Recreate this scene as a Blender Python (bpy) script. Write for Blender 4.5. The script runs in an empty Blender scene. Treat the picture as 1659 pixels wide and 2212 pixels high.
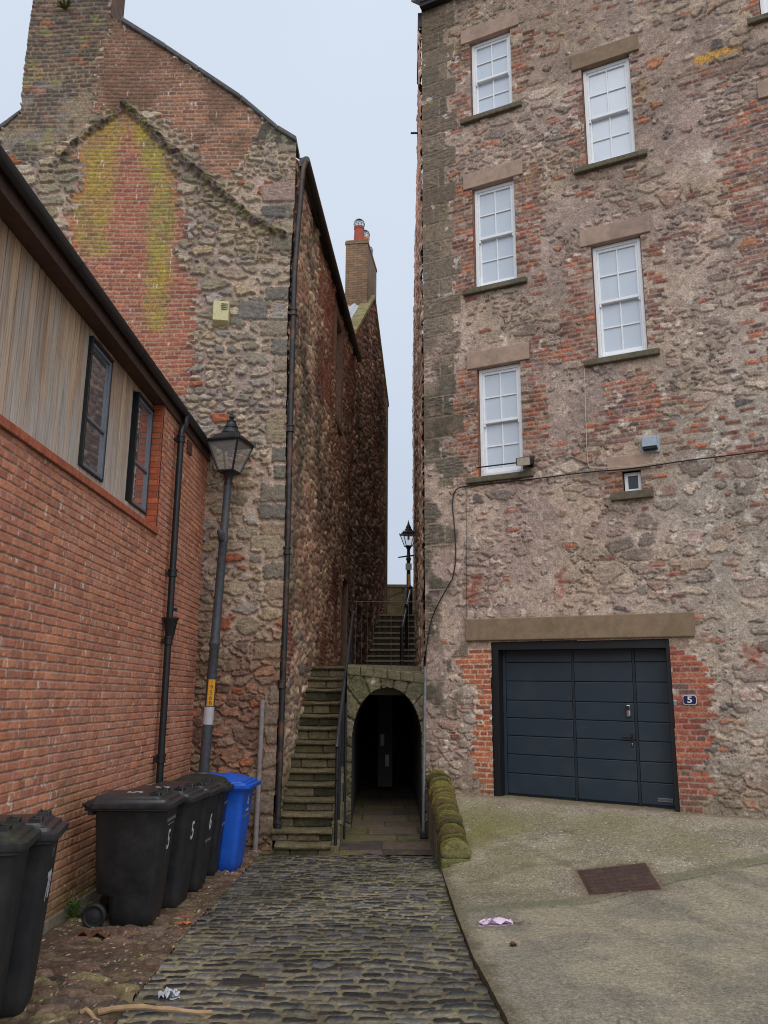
import bpy, bmesh, math, random
import numpy as np
from mathutils import Matrix, Vector

# ------------------------------------------------------------------ camera, sky, sun
C = bpy.context.scene.collection
scene = bpy.context.scene
CAMH = 1.9
PITCH = math.radians(12.8)
ROLL = math.radians(0.3)
FD, CXD, CYD = 1770.0, 829.5, 1106.0      # focal length and centre in photograph units (1659 x 2212)
cam_d = bpy.data.cameras.new("camera")
cam = bpy.data.objects.new("camera", cam_d)
C.objects.link(cam)
cam_d.sensor_fit = 'VERTICAL'
cam_d.sensor_height = 36.0
cam_d.lens = FD / 2212.0 * 36.0
cam_d.clip_start = 0.05
cam_d.clip_end = 2000
cam.matrix_world = (Matrix.Translation((0, 0, CAMH)) @ Matrix.Rotation(math.pi / 2 + PITCH, 4, 'X')
                    @ Matrix.Rotation(ROLL, 4, 'Z'))
scene.camera = cam

world = bpy.data.worlds.new("World")
scene.world = world
world.use_nodes = True
wn = world.node_tree.nodes
wl = world.node_tree.links
SUN_EL, SUN_ROT = math.radians(46), math.radians(172)
sky = wn.new('ShaderNodeTexSky')
sky.sky_type = 'NISHITA'
sky.sun_disc = False
sky.sun_elevation = SUN_EL
sky.sun_rotation = SUN_ROT
sky.air_density = 1.0
sky.dust_density = 6.0
sky.ozone_density = 2.0
tc = wn.new('ShaderNodeTexCoord')
sep = wn.new('ShaderNodeSeparateXYZ')
wl.new(tc.outputs['Generated'], sep.inputs[0])
ramp = wn.new('ShaderNodeValToRGB')                 # overcast cloud deck, paler low down
ramp.color_ramp.elements[0].position = 0.0
ramp.color_ramp.elements[0].color = (4.9, 5.6, 6.7, 1)
ramp.color_ramp.elements[1].position = 0.75
ramp.color_ramp.elements[1].color = (6.7, 7.5, 8.6, 1)
wl.new(sep.outputs['Z'], ramp.inputs[0])
cn = wn.new('ShaderNodeTexNoise')
cn.inputs['Scale'].default_value = 1.6
cn.inputs['Detail'].default_value = 3
wl.new(tc.outputs['Generated'], cn.inputs['Vector'])
cm = wn.new('ShaderNodeMapRange')
cm.inputs[1].default_value = 0.3
cm.inputs[2].default_value = 0.7
cm.inputs[3].default_value = 0.94
cm.inputs[4].default_value = 1.04
wl.new(cn.outputs['Fac'], cm.inputs[0])
mul = wn.new('ShaderNodeVectorMath')
mul.operation = 'SCALE'
wl.new(ramp.outputs[0], mul.inputs[0])
wl.new(cm.outputs[0], mul.inputs['Scale'])
mx = wn.new('ShaderNodeMixRGB')
mx.inputs[0].default_value = 0.9
wl.new(sky.outputs[0], mx.inputs[1])
wl.new(mul.outputs[0], mx.inputs[2])
bg = wn['Background'] if 'Background' in wn else wn.new('ShaderNodeBackground')
bg.inputs['Strength'].default_value = 0.1
wl.new(mx.outputs[0], bg.inputs['Color'])

sun_d = bpy.data.lights.new("sun", 'SUN')
sun_d.energy = 1.3
sun_d.angle = math.radians(70)
sun_d.color = (1.0, 0.97, 0.93)
sun = bpy.data.objects.new("sun", sun_d)
C.objects.link(sun)
sun.rotation_euler = (math.radians(90) - SUN_EL, 0, math.radians(180) - SUN_ROT)

scene.cycles.filter_width = 1.05
scene.view_settings.view_transform = 'Standard'
scene.view_settings.look = 'None'
scene.view_settings.exposure = 0.18
scene.view_settings.gamma = 1.0
scene.view_settings.use_curve_mapping = False

# ------------------------------------------------------------------ helpers: photograph ray -> point on a real plane
OC = np.array([0.0, 0.0, CAMH])


def ray(x, y):
    u = (x - CXD) / FD
    v = -(y - CYD) / FD
    c, s = math.cos(ROLL), math.sin(ROLL)
    u, v = c * u - s * v, s * u + c * v
    cp, sp = math.cos(PITCH), math.sin(PITCH)
    return np.array([u, cp - v * sp, sp + v * cp])


def atY(x, y, Y):
    d = ray(x, y)
    return OC + d * (Y / d[1])


def atX(x, y, X):
    d = ray(x, y)
    return OC + d * (X / d[0])


def zg(Y):
    """street level along the lane"""
    Y = np.asarray(Y, float)
    z = -0.044 * (np.clip(Y, 0, 11.9) - 7.5)
    return z + np.clip(Y - 11.9, 0, 3) * 0.09


def gnd(x, y):
    z = 0.0
    for _ in range(25):
        d = ray(x, y)
        q = OC + d * ((z - CAMH) / d[2])
        z = float(zg(q[1]))
    return q


class Frame:
    """upright plane: origin, u axis (horizontal), outward normal n"""
    def __init__(s, o, u, n):
        s.o = np.array(o, float)
        s.u = np.array(u, float)
        s.n = np.array(n, float)
        s.v = np.array([0, 0, 1.0])

    def px(s, x, y):
        d = ray(x, y)
        q = OC + d * (np.dot(s.o - OC, s.n) / np.dot(d, s.n))
        return float(np.dot(q - s.o, s.u)), float(q[2] - s.o[2])

    def poly(s, pts):
        return [s.px(*p) for p in pts]

    def w(s, u, v, w=0.0):
        return s.o + s.u * u + s.v * v + s.n * w


# ------------------------------------------------------------------ colour
GA = 1.58


def lin(c):
    c = np.asarray(c, float) / 255.0
    return np.where(c <= 0.04045, c / 12.92, ((c + 0.055) / 1.055) ** 2.4)


def S(r, g, b):
    """surface colour that a photographed tone stands for under this sky"""
    return np.clip(lin((r, g, b)) * GA, 0, 0.82)


# ------------------------------------------------------------------ numpy noise
def h32(i, j, seed):
    i = np.asarray(i).astype(np.int64)
    j = np.asarray(j).astype(np.int64)
    x = (i * 374761393 + j * 668265263 + seed * 974634777) & 0xffffffff
    x = ((x ^ (x >> 13)) * 1274126177) & 0xffffffff
    x = ((x ^ (x >> 16)) * 2246822519) & 0xffffffff
    x = x ^ (x >> 15)
    return (x & 0xffffff) / float(0x1000000)


def noise(u, v, seed):
    iu = np.floor(u)
    iv = np.floor(v)
    fu = u - iu
    fv = v - iv
    fu = fu * fu * (3 - 2 * fu)
    fv = fv * fv * (3 - 2 * fv)
    a = h32(iu, iv, seed)
    b = h32(iu + 1, iv, seed)
    c = h32(iu, iv + 1, seed)
    d = h32(iu + 1, iv + 1, seed)
    return (a * (1 - fu) + b * fu) * (1 - fv) + (c * (1 - fu) + d * fu) * fv


def fbm(u, v, scale, seed, octv=4):
    """0..1, mean .5"""
    r = 0
    amp, tot = 1.0, 0
    s = 1.0 / scale
    for k in range(octv):
        r = r + amp * noise(u * s + 17.3 * k, v * s + 5.1 * k, seed + k * 13)
        tot += amp
        amp *= 0.55
        s *= 2.03
    return r / tot


def sstep(a, b, x):
    t = np.clip((x - a) / (b - a), 0, 1)
    return t * t * (3 - 2 * t)


def mixc(c, d, t):
    d = np.asarray(d, float)
    if np.ndim(t):
        t = t[:, None]
    return c * (1 - t) + d * t


def sdpoly(u, v, poly):
    """signed distance, positive inside"""
    ins = np.zeros(u.shape, bool)
    dist = np.full(u.shape, 1e9)
    n = len(poly)
    for i in range(n):
        x1, y1 = poly[i]
        x2, y2 = poly[(i + 1) % n]
        ex, ey = x2 - x1, y2 - y1
        t = np.clip(((u - x1) * ex + (v - y1) * ey) / (ex * ex + ey * ey + 1e-12), 0, 1)
        dist = np.minimum(dist, (u - x1 - t * ex) ** 2 + (v - y1 - t * ey) ** 2)
        c = (y1 > v) != (y2 > v)
        with np.errstate(divide='ignore', invalid='ignore'):
            xi = x1 + (v - y1) * ex / (ey if abs(ey) > 1e-9 else 1e-9)
        ins ^= c & (u < xi)
    return np.where(ins, 1, -1) * np.sqrt(dist)


def sdline(u, v, pts):
    dist = np.full(u.shape, 1e9)
    for (x1, y1), (x2, y2) in zip(pts[:-1], pts[1:]):
        ex, ey = x2 - x1, y2 - y1
        t = np.clip(((u - x1) * ex + (v - y1) * ey) / (ex * ex + ey * ey + 1e-12), 0, 1)
        dist = np.minimum(dist, (u - x1 - t * ex) ** 2 + (v - y1 - t * ey) ** 2)
    return np.sqrt(dist)


def palette(r, cols):
    cols = np.array(cols)
    idx = np.minimum((r * len(cols)).astype(int), len(cols) - 1)
    return cols[idx]


def rubble(u, v, a, b, seed, jit=0.75, keep=0.8, p=3.0, warp=0.05):
    """random rubble: mortar distance, stone id hash, stone centre"""
    uu = u + (fbm(u, v, 0.25, seed + 91, 3) - 0.5) * warp * 2
    vv = v + (fbm(u, v, 0.25, seed + 92, 3) - 0.5) * warp * 1.4
    ci = np.floor(uu / a)
    cj = np.floor(vv / b)
    F1 = np.full(u.shape, 9.0)
    F2 = np.full(u.shape, 9.0)
    I = np.zeros(u.shape)
    J = np.zeros(u.shape)
    cu = np.zeros(u.shape)
    cv = np.zeros(u.shape)
    for dj in (-2, -1, 0, 1, 2):
        for di in (-2, -1, 0, 1, 2):
            i = ci + di
            j = cj + dj
            su = (i + 0.5 + jit * (h32(i, j, seed) - 0.5) + 0.5 * (h32(j, j, seed + 7) - 0.5)) * a
            sv = (j + 0.5 + jit * (h32(i, j, seed + 1) - 0.5)) * b
            w = 0.75 + 0.55 * h32(i, j, seed + 2)
            asp = 0.8 + 0.5 * h32(i, j, seed + 5)
            d = ((np.abs(uu - su) / (a * asp)) ** p + (np.abs(vv - sv) / (b * 1.02)) ** p) ** (1 / p) / w
            d = np.where(h32(i, j, seed + 3) > keep, 9.0, d)
            new = d < F1
            F2 = np.where(new, F1, np.minimum(F2, d))
            F1 = np.where(new, d, F1)
            I = np.where(new, i, I)
            J = np.where(new, j, J)
            cu = np.where(new, su, cu)
            cv = np.where(new, sv, cv)
    return (F2 - F1), h32(I, J, seed + 11), h32(I, J, seed + 12), cu, cv


def bricks(u, v, L, Hc, seed, mort=0.011, wob=0.006, hdr=5, soft=0.006):
    vv = v + (fbm(u, v, 0.7, seed + 31, 2) - 0.5) * wob * 2
    row = np.floor(vv / Hc)
    fv = vv / Hc - row
    Lr = np.where(np.mod(row, hdr) == 0, L * 0.5, L)
    off = np.mod(row, 2) * 0.5 * L + (h32(row, row, seed) - 0.5) * 0.25 * L + np.where(np.mod(row, hdr) == 0, L * 0.25, 0)
    t = (u + off) / Lr
    col = np.floor(t)
    fu = t - col
    jit = (h32(col, row, seed + 4) - 0.5) * 0.006
    e = np.minimum(np.minimum(fu, 1 - fu) * Lr, np.minimum(fv, 1 - fv) * Hc + jit)
    e = e + (fbm(u, v, 0.05, seed + 8, 2) - 0.5) * wob
    m = sstep(mort * 0.5 - soft * 0.5, mort * 0.5 + soft, e)
    cu = (col + 0.5) * Lr - off
    cv = (row + 0.5) * Hc
    return m, h32(col, row, seed + 1), h32(col, row, seed + 2), cu, cv


# ------------------------------------------------------------------ object helpers
def wpos(o):
    p = Vector((0, 0, 0))
    while o is not None:
        p = p + o.location
        o = o.parent
    return p


def tag(o, label=None, cat=None, group=None, kind=None):
    if label: o["label"] = label
    if cat: o["category"] = cat
    if group: o["group"] = group
    if kind: o["kind"] = kind
    return o


def thing(name, loc, label, cat, group=None, rot=(0, 0, 0)):
    o = bpy.data.objects.new(name, None)
    C.objects.link(o)
    o.location = loc
    o.rotation_euler = rot
    o.empty_display_size = 0.2
    return tag(o, label, cat, group)


def link(name, me, mat, parent=None):
    o = bpy.data.objects.new(name, me)
    C.objects.link(o)
    for m in (mat if isinstance(mat, (list, tuple)) else [mat]):
        me.materials.append(m)
    if parent is not None:
        o.parent = parent
    return o


def grid_mesh(name, P, col, keep, nu, nv, mat, parent=None, extra=None, smooth=True):
    """P (nv*nu,3) world points, col (nv*nu,3), keep (nv-1,nu-1) bool"""
    if parent is not None:
        P = P - np.array(wpos(parent))
    idx = np.arange(nu * nv).reshape(nv, nu)
    q = np.stack([idx[:-1, :-1], idx[:-1, 1:], idx[1:, 1:], idx[1:, :-1]], -1).reshape(-1, 4)
    if keep is not None:
        q = q[keep.reshape(-1)]
    if extra is not None:
        eP, eQ, eC = extra
        if parent is not None:
            eP = eP - np.array(wpos(parent))
        q = np.concatenate([q, eQ + len(P)])
        P = np.concatenate([P, eP])
        col = np.concatenate([col, eC])
    used = np.unique(q)
    remap = np.zeros(len(P), np.int64)
    remap[used] = np.arange(len(used))
    q = remap[q]
    P = P[used]
    col = col[used]
    me = bpy.data.meshes.new(name)
    me.vertices.add(len(P))
    me.vertices.foreach_set("co", P.astype(np.float32).ravel())
    me.loops.add(q.size)
    me.loops.foreach_set("vertex_index", q.astype(np.int32).ravel())
    me.polygons.add(len(q))
    me.polygons.foreach_set("loop_start", (np.arange(len(q)) * 4).astype(np.int32))
    me.polygons.foreach_set("loop_total", np.full(len(q), 4, np.int32))
    if smooth:
        me.polygons.foreach_set("use_smooth", np.ones(len(q), bool))
    at = me.color_attributes.new("col", 'FLOAT_COLOR', 'POINT')
    c4 = np.ones((len(P), 4), np.float32)
    c4[:, :3] = np.clip(col, 0.002, 0.9)
    at.data.foreach_set("color", c4.ravel())
    me.update(calc_edges=True)
    me.validate()
    return link(name, me, mat, parent)


def core_box(fr, u0, u1, v0, v1, w0, w1, c):
    """solid core behind a wall skin, as extra geometry"""
    P = []
    for w in (w0, w1):
        for (u, v) in ((u0, v0), (u1, v0), (u1, v1), (u0, v1)):
            P.append(fr.w(u, v, w))
    Q = np.array([[0, 1, 2, 3], [7, 6, 5, 4], [0, 4, 5, 1], [1, 5, 6, 2], [2, 6, 7, 3], [3, 7, 4, 0]])
    return np.array(P), Q, np.tile(np.asarray(c, float), (8, 1))


def wall(name, fr, u0, u1, v0, v1, du, dv, func, mask, mat, parent, core=None):
    nu = int(round((u1 - u0) / du)) + 1
    nv = int(round((v1 - v0) / dv)) + 1
    uu = np.linspace(u0, u1, nu)
    vv = np.linspace(v0, v1, nv)
    U, V = np.meshgrid(uu, vv)
    uf, vf = U.ravel(), V.ravel()
    h, col = func(uf, vf)
    P = fr.o + fr.u * uf[:, None] + fr.v * vf[:, None] + fr.n * h[:, None]
    keep = None
    if mask is not None:
        Uc = (U[:-1, :-1] + U[1:, 1:]) / 2
        Vc = (V[:-1, :-1] + V[1:, 1:]) / 2
        keep = mask(Uc.ravel(), Vc.ravel())
    return grid_mesh(name, P, col, keep, nu, nv, mat, parent, core)


class MB:
    """collects shapes, then links them as ONE mesh object"""
    def __init__(s, xf=None):
        s.v, s.f, s.c = [], [], []
        s.xf = xf
        s.col = (0.5, 0.5, 0.5)

    def add(s, verts, faces):
        b = len(s.v)
        for p in verts:
            s.v.append(tuple(s.xf(*p)) if s.xf else tuple(p))
            s.c.append(tuple(s.col))
        for f in faces:
            s.f.append([b + i for i in f])

    def hexa(s, p):
        s.add(p, [(0, 3, 2, 1), (4, 5, 6, 7), (0, 1, 5, 4), (1, 2, 6, 5), (2, 3, 7, 6), (3, 0, 4, 7)])
        return s

    def box(s, x0, x1, y0, y1, z0, z1):
        return s.hexa([(x0, y0, z0), (x1, y0, z0), (x1, y1, z0), (x0, y1, z0),
                       (x0, y0, z1), (x1, y0, z1), (x1, y1, z1), (x0, y1, z1)])

    def tube(s, pts, r, n=10, caps=True):
        pts = [Vector(p) for p in pts]
        rr = r if isinstance(r, (list, tuple)) else [r] * len(pts)
        V, F = [], []
        prev = None
        for k, p in enumerate(pts):
            d = (pts[min(k + 1, len(pts) - 1)] - pts[max(k - 1, 0)]).normalized()
            ref = prev if prev is not None else (Vector((0, 0, 1)) if abs(d.z) < 0.9 else Vector((1, 0, 0)))
            a = d.cross(ref)
            if a.length < 1e-4:
                a = d.cross(Vector((0, 1, 0)))
            a.normalize()
            b = a.cross(d).normalized()
            prev = b
            for i in range(n):
                t = 2 * math.pi * i / n
                V.append(p + (a * math.cos(t) + b * math.sin(t)) * rr[k])
        for k in range(len(pts) - 1):
            for i in range(n):
                j = (i + 1) % n
                F.append((k * n + i, k * n + j, (k + 1) * n + j, (k + 1) * n + i))
        if caps:
            F.append(tuple(range(n))[::-1])
            F.append(tuple((len(pts) - 1) * n + i for i in range(n)))
        s.add(V, F)
        return s

    def lathe(s, prof, c=(0, 0, 0), n=16):
        V, F = [], []
        for (r, z) in prof:
            for i in range(n):
                t = 2 * math.pi * i / n
                V.append((c[0] + r * math.cos(t), c[1] + r * math.sin(t), c[2] + z))
        for k in range(len(prof) - 1):
            for i in range(n):
                j = (i + 1) % n
                F.append((k * n + i, k * n + j, (k + 1) * n + j, (k + 1) * n + i))
        F.append(tuple(range(n))[::-1])
        F.append(tuple((len(prof) - 1) * n + i for i in range(n)))
        s.add(V, F)
        return s

    def loft(s, rings):
        n = len(rings[0])
        V, F = [], []
        for r in rings:
            V += list(r)
        for k in range(len(rings) - 1):
            for i in range(n):
                j = (i + 1) % n
                F.append((k * n + i, k * n + j, (k + 1) * n + j, (k + 1) * n + i))
        F.append(tuple(range(n))[::-1])
        F.append(tuple((len(rings) - 1) * n + i for i in range(n)))
        s.add(V, F)
        return s

    def prism(s, poly, d0, d1, ax='y'):
        n = len(poly)
        def mk(p, d):
            return {'y': (p[0], d, p[1]), 'x': (d, p[0], p[1]), 'z': (p[0], p[1], d)}[ax]
        V = [mk(p, d0) for p in poly] + [mk(p, d1) for p in poly]
        F = [tuple(range(n)), tuple(range(2 * n - 1, n - 1, -1))]
        for i in range(n):
            j = (i + 1) % n
            F.append((i, i + n, j + n, j))
        s.add(V, F)
        return s

    def build(s, name, mat, parent=None, bevel=0, smooth=False, local=False, seg=2):
        off = Vector((0, 0, 0)) if (parent is None or local) else wpos(parent)
        me = bpy.data.meshes.new(name)
        me.from_pydata([Vector(p) - off for p in s.v], [], s.f)
        bm = bmesh.new()
        bm.from_mesh(me)
        bmesh.ops.recalc_face_normals(bm, faces=bm.faces)
        bm.to_mesh(me)
        bm.free()
        at = me.color_attributes.new("col", 'FLOAT_COLOR', 'POINT')
        c4 = np.ones((len(s.v), 4), np.float32)
        c4[:, :3] = np.array(s.c)
        at.data.foreach_set("color", c4.ravel())
        o = link(name, me, mat, parent)
        if bevel:
            b = o.modifiers.new("bevel", 'BEVEL')
            b.width = bevel
            b.segments = seg
            b.limit_method = 'ANGLE'
            b.angle_limit = math.radians(40)
        if smooth:
            me.polygons.foreach_set("use_smooth", np.ones(len(me.polygons), bool))
            me.set_sharp_from_angle(angle=math.radians(42))
        return o


def text(name, s, size, mat, parent, M, depth=0.001, sx=1.0, offset=0.0):
    cu = bpy.data.curves.new(name, 'FONT')
    cu.body = s
    cu.size = size
    cu.align_x = 'CENTER'
    cu.align_y = 'CENTER'
    cu.extrude = depth
    cu.offset = offset
    cu.resolution_u = 3
    t = bpy.data.objects.new(name, cu)
    C.objects.link(t)
    bpy.context.view_layer.update()
    me = bpy.data.meshes.new_from_object(t.evaluated_get(bpy.context.evaluated_depsgraph_get()))
    me.transform(M @ Matrix.Diagonal((sx, 1, 1, 1)))
    bpy.data.objects.remove(t)
    bpy.data.curves.remove(cu)
    me.name = name
    me.materials.clear()
    return link(name, me, mat, parent)


def basis(o, x, y, z):
    return Matrix(((x[0], y[0], z[0], o[0]), (x[1], y[1], z[1], o[1]), (x[2], y[2], z[2], o[2]), (0, 0, 0, 1)))


# ------------------------------------------------------------------ materials
def newmat(name):
    m = bpy.data.materials.new(name)
    m.use_nodes = True
    nt = m.node_tree
    return m, nt, nt.nodes['Principled BSDF']


def add_noise(nt, scale, detail=4, rough=0.6, vec=None):
    n = nt.nodes.new('ShaderNodeTexNoise')
    n.inputs['Scale'].default_value = scale
    n.inputs['Detail'].default_value = detail
    n.inputs['Roughness'].default_value = rough
    if vec is not None:
        nt.links.new(vec, n.inputs['Vector'])
    return n


def objcoord(nt):
    t = nt.nodes.new('ShaderNodeTexCoord')
    return t.outputs['Object']


def mapr(nt, sock, a, b, c, d):
    m = nt.nodes.new('ShaderNodeMapRange')
    for i, x in enumerate((a, b, c, d)):
        m.inputs[i + 1].default_value = x
    nt.links.new(sock, m.inputs[0])
    return m.outputs[0]


def vscale(nt, col, fac):
    m = nt.nodes.new('ShaderNodeVectorMath')
    m.operation = 'SCALE'
    nt.links.new(col, m.inputs[0])
    nt.links.new(fac, m.inputs['Scale'])
    return m.outputs[0]


def bump(nt, bsdf, h, strength, dist):
    b = nt.nodes.new('ShaderNodeBump')
    b.inputs['Strength'].default_value = strength
    b.inputs['Distance'].default_value = dist
    nt.links.new(h, b.inputs['Height'])
    nt.links.new(b.outputs[0], bsdf.inputs['Normal'])


def mat_attr(name, rough=0.9, s1=60, amt=0.35, bs=0.6, bd=0.006, spec=0.3, s2=14, wet=None, moss=None, mscale=5):
    """vertex colour (stones, bricks, lichen laid out in numpy) with fine grain and relief"""
    m, nt, p = newmat(name)
    a = nt.nodes.new('ShaderNodeAttribute')
    a.attribute_name = 'col'
    oc = objcoord(nt)
    n1 = add_noise(nt, s1, 5, 0.65, oc)
    n2 = add_noise(nt, s2, 4, 0.6, oc)
    f1 = mapr(nt, n1.outputs['Fac'], 0.3, 0.7, 1 - amt, 1 + amt)
    f2 = mapr(nt, n2.outputs['Fac'], 0.3, 0.7, 1 - amt * 0.6, 1 + amt * 0.6)
    src = a.outputs['Color']
    if moss is not None:
        nm = add_noise(nt, mscale, 5, 0.65, oc)
        mm = nt.nodes.new('ShaderNodeMixRGB')
        nt.links.new(mapr(nt, nm.outputs['Fac'], 0.46, 0.66, 0, 0.6), mm.inputs[0])
        nt.links.new(src, mm.inputs[1])
        mm.inputs[2].default_value = (*moss, 1)
        src = mm.outputs[0]
    c = vscale(nt, vscale(nt, src, f1), f2)
    nt.links.new(c, p.inputs['Base Color'])
    p.inputs['Roughness'].default_value = rough
    p.inputs['Specular IOR Level'].default_value = spec
    if wet:
        nt.links.new(mapr(nt, n2.outputs['Fac'], 0.35, 0.65, wet[0], wet[1]), p.inputs['Roughness'])
    ad = nt.nodes.new('ShaderNodeMath')
    ad.operation = 'ADD'
    nt.links.new(n1.outputs['Fac'], ad.inputs[0])
    nt.links.new(n2.outputs['Fac'], ad.inputs[1])
    bump(nt, p, ad.outputs[0], bs, bd)
    return m


def mat_plain(name, col, rough=0.6, metal=0.0, s=25, amt=0.15, bs=0.0, bd=0.002, spec=0.5, dirt=None, dscale=4, rvar=0.0):
    m, nt, p = newmat(name)
    oc = objcoord(nt)
    n = add_noise(nt, s, 4, 0.6, oc)
    rgb = nt.nodes.new('ShaderNodeRGB')
    rgb.outputs[0].default_value = (*col, 1)
    c = vscale(nt, rgb.outputs[0], mapr(nt, n.outputs['Fac'], 0.3, 0.7, 1 - amt, 1 + amt))
    if dirt is not None:
        d = add_noise(nt, dscale, 6, 0.7, oc)
        mxn = nt.nodes.new('ShaderNodeMixRGB')
        nt.links.new(mapr(nt, d.outputs['Fac'], 0.5, 0.68, 0, 0.85), mxn.inputs[0])
        nt.links.new(c, mxn.inputs[1])
        mxn.inputs[2].default_value = (*dirt, 1)
        c = mxn.outputs[0]
    nt.links.new(c, p.inputs['Base Color'])
    p.inputs['Roughness'].default_value = rough
    if rvar:
        nt.links.new(mapr(nt, n.outputs['Fac'], 0.3, 0.7, rough - rvar, rough + rvar), p.inputs['Roughness'])
    p.inputs['Metallic'].default_value = metal
    p.inputs['Specular IOR Level'].default_value = spec
    if bs:
        bump(nt, p, n.outputs['Fac'], bs, bd)
    return m


def mat_brick(name, c1, c2, mort, L=0.225, Hc=0.075, ms=0.010, dirt=None, zfade=None):
    m, nt, p = newmat(name)
    oc = objcoord(nt)
    sp = nt.nodes.new('ShaderNodeSeparateXYZ')
    nt.links.new(oc, sp.inputs[0])
    ad = nt.nodes.new('ShaderNodeMath')
    ad.operation = 'ADD'
    nt.links.new(sp.outputs['X'], ad.inputs[0])
    nt.links.new(sp.outputs['Y'], ad.inputs[1])
    cb = nt.nodes.new('ShaderNodeCombineXYZ')
    nt.links.new(ad.outputs[0], cb.inputs[0])
    nt.links.new(sp.outputs['Z'], cb.inputs[1])
    wn_ = add_noise(nt, 9, 3, 0.6, oc)
    wv = nt.nodes.new('ShaderNodeVectorMath')
    wv.operation = 'SCALE'
    wv.inputs['Scale'].default_value = 0.008
    nt.links.new(wn_.outputs['Color'], wv.inputs[0])
    av = nt.nodes.new('ShaderNodeVectorMath')
    nt.links.new(cb.outputs[0], av.inputs[0])
    nt.links.new(wv.outputs[0], av.inputs[1])
    b = nt.nodes.new('ShaderNodeTexBrick')
    b.offset = 0.5
    b.inputs['Scale'].default_value = 1
    b.inputs['Brick Width'].default_value = L
    b.inputs['Row Height'].default_value = Hc
    b.inputs['Mortar Size'].default_value = ms * 0.5
    b.inputs['Mortar Smooth'].default_value = 0.25
    b.inputs['Bias'].default_value = 0.0
    b.inputs['Color1'].default_value = (*c1, 1)
    b.inputs['Color2'].default_value = (*c2, 1)
    b.inputs['Mortar'].default_value = (*mort, 1)
    nt.links.new(av.outputs[0], b.inputs['Vector'])
    n1 = add_noise(nt, 70, 5, 0.7, oc)
    n2 = add_noise(nt, 1.3, 5, 0.6, oc)
    n3 = add_noise(nt, 22, 3, 0.6, oc)
    c = vscale(nt, b.outputs['Color'], mapr(nt, n1.outputs['Fac'], 0.3, 0.7, 0.72, 1.28))
    c = vscale(nt, c, mapr(nt, n2.outputs['Fac'], 0.3, 0.7, 0.82, 1.16))
    c = vscale(nt, c, mapr(nt, n3.outputs['Fac'], 0.3, 0.7, 0.85, 1.15))
    if dirt is not None:
        # algae and damp rising from the ground, ragged edge
        zz = nt.nodes.new('ShaderNodeMath')
        zz.operation = 'ADD'
        nt.links.new(mapr(nt, n2.outputs['Fac'], 0.3, 0.7, -zfade, zfade), zz.inputs[0])
        nt.links.new(sp.outputs['Z'], zz.inputs[1])
        f = mapr(nt, zz.outputs[0], 0.0, zfade * 2, 0.6, 0.0)
        mm = nt.nodes.new('ShaderNodeMixRGB')
        nt.links.new(f, mm.inputs[0])
        nt.links.new(c, mm.inputs[1])
        mm.inputs[2].default_value = (*dirt, 1)
        c = mm.outputs[0]
    nt.links.new(c, p.inputs['Base Color'])
    p.inputs['Roughness'].default_value = 0.9
    p.inputs['Specular IOR Level'].default_value = 0.25
    inv = nt.nodes.new('ShaderNodeMath')
    inv.operation = 'MULTIPLY_ADD'
    inv.inputs[1].default_value = -1.0
    nt.links.new(b.outputs['Fac'], inv.inputs[0])
    sm = nt.nodes.new('ShaderNodeMath')
    sm.operation = 'MULTIPLY'
    sm.inputs[1].default_value = 0.35
    nt.links.new(n1.outputs['Fac'], sm.inputs[0])
    nt.links.new(sm.outputs[0], inv.inputs[2])
    bump(nt, p, inv.outputs[0], 1.0, 0.012)
    return m


def mat_glass(name, col, rough, spec=1.0, coat=0.0, metal=0.0):
    m, nt, p = newmat(name)
    p.inputs['Base Color'].default_value = (*col, 1)
    p.inputs['Roughness'].default_value = rough
    p.inputs['Specular IOR Level'].default_value = spec
    p.inputs['Coat Weight'].default_value = coat
    p.inputs['Metallic'].default_value = metal
    p.inputs['Coat Roughness'].default_value = 0.02
    return m


M_STONE = mat_attr("masonry", 0.92, 42, 0.42, 0.9, 0.010)
M_BRICKW = mat_attr("rustic brick", 0.9, 60, 0.24, 0.5, 0.005, s2=9)
M_COBBLE = mat_attr("setts", 0.6, 45, 0.35, 0.7, 0.006, spec=0.6, wet=(0.16, 0.7))
M_VERGE = mat_attr("rough cobbles", 0.9, 50, 0.4, 0.8, 0.01)
M_CONC = mat_attr("concrete", 0.93, 90, 0.45, 0.7, 0.006, s2=35)
M_ATTR = mat_attr("mixed stone", 0.9, 40, 0.3, 0.6, 0.006)
M_STEP = mat_attr("worn mossy step", 0.92, 45, 0.42, 0.9, 0.010, moss=S(74, 70, 36), mscale=4)
M_MOSS = mat_attr("mossy stone", 0.95, 60, 0.45, 1.0, 0.012)
M_WOOD = None
M_NEWBRICK = mat_brick("new red brick", S(166, 88, 60), S(124, 66, 48), S(92, 76, 66), dirt=S(80, 74, 50), zfade=0.35)
M_OLDBRICK = mat_brick("sooty brick", S(104, 80, 64), S(80, 66, 56), S(100, 90, 76))
M_BLACKMETAL = mat_plain("black painted metal", (0.012, 0.013, 0.016), 0.42, 0, 30, 0.3, 0.3, 0.002)
M_OLDIRON = mat_plain("old iron pipe", (0.022, 0.021, 0.022), 0.5, 0, 12, 0.35, 0.4, 0.003, dirt=S(88, 58, 44), dscale=3)
M_GREYPAINT = mat_plain("grey painted post", (0.055, 0.06, 0.072), 0.55, 0, 18, 0.25, 0.3, 0.002, dirt=(0.09, 0.09, 0.095), dscale=9)
M_GALV = mat_plain("galvanised steel", (0.2, 0.21, 0.23), 0.5, 0.3, 25, 0.25)
M_OLDGREY = mat_plain("weathered grey pipe", S(112, 104, 102), 0.75, 0, 12, 0.25, 0.3, 0.003)
M_WHITE = mat_plain("white paint", (0.84, 0.85, 0.86), 0.45, 0, 14, 0.05)
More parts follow.
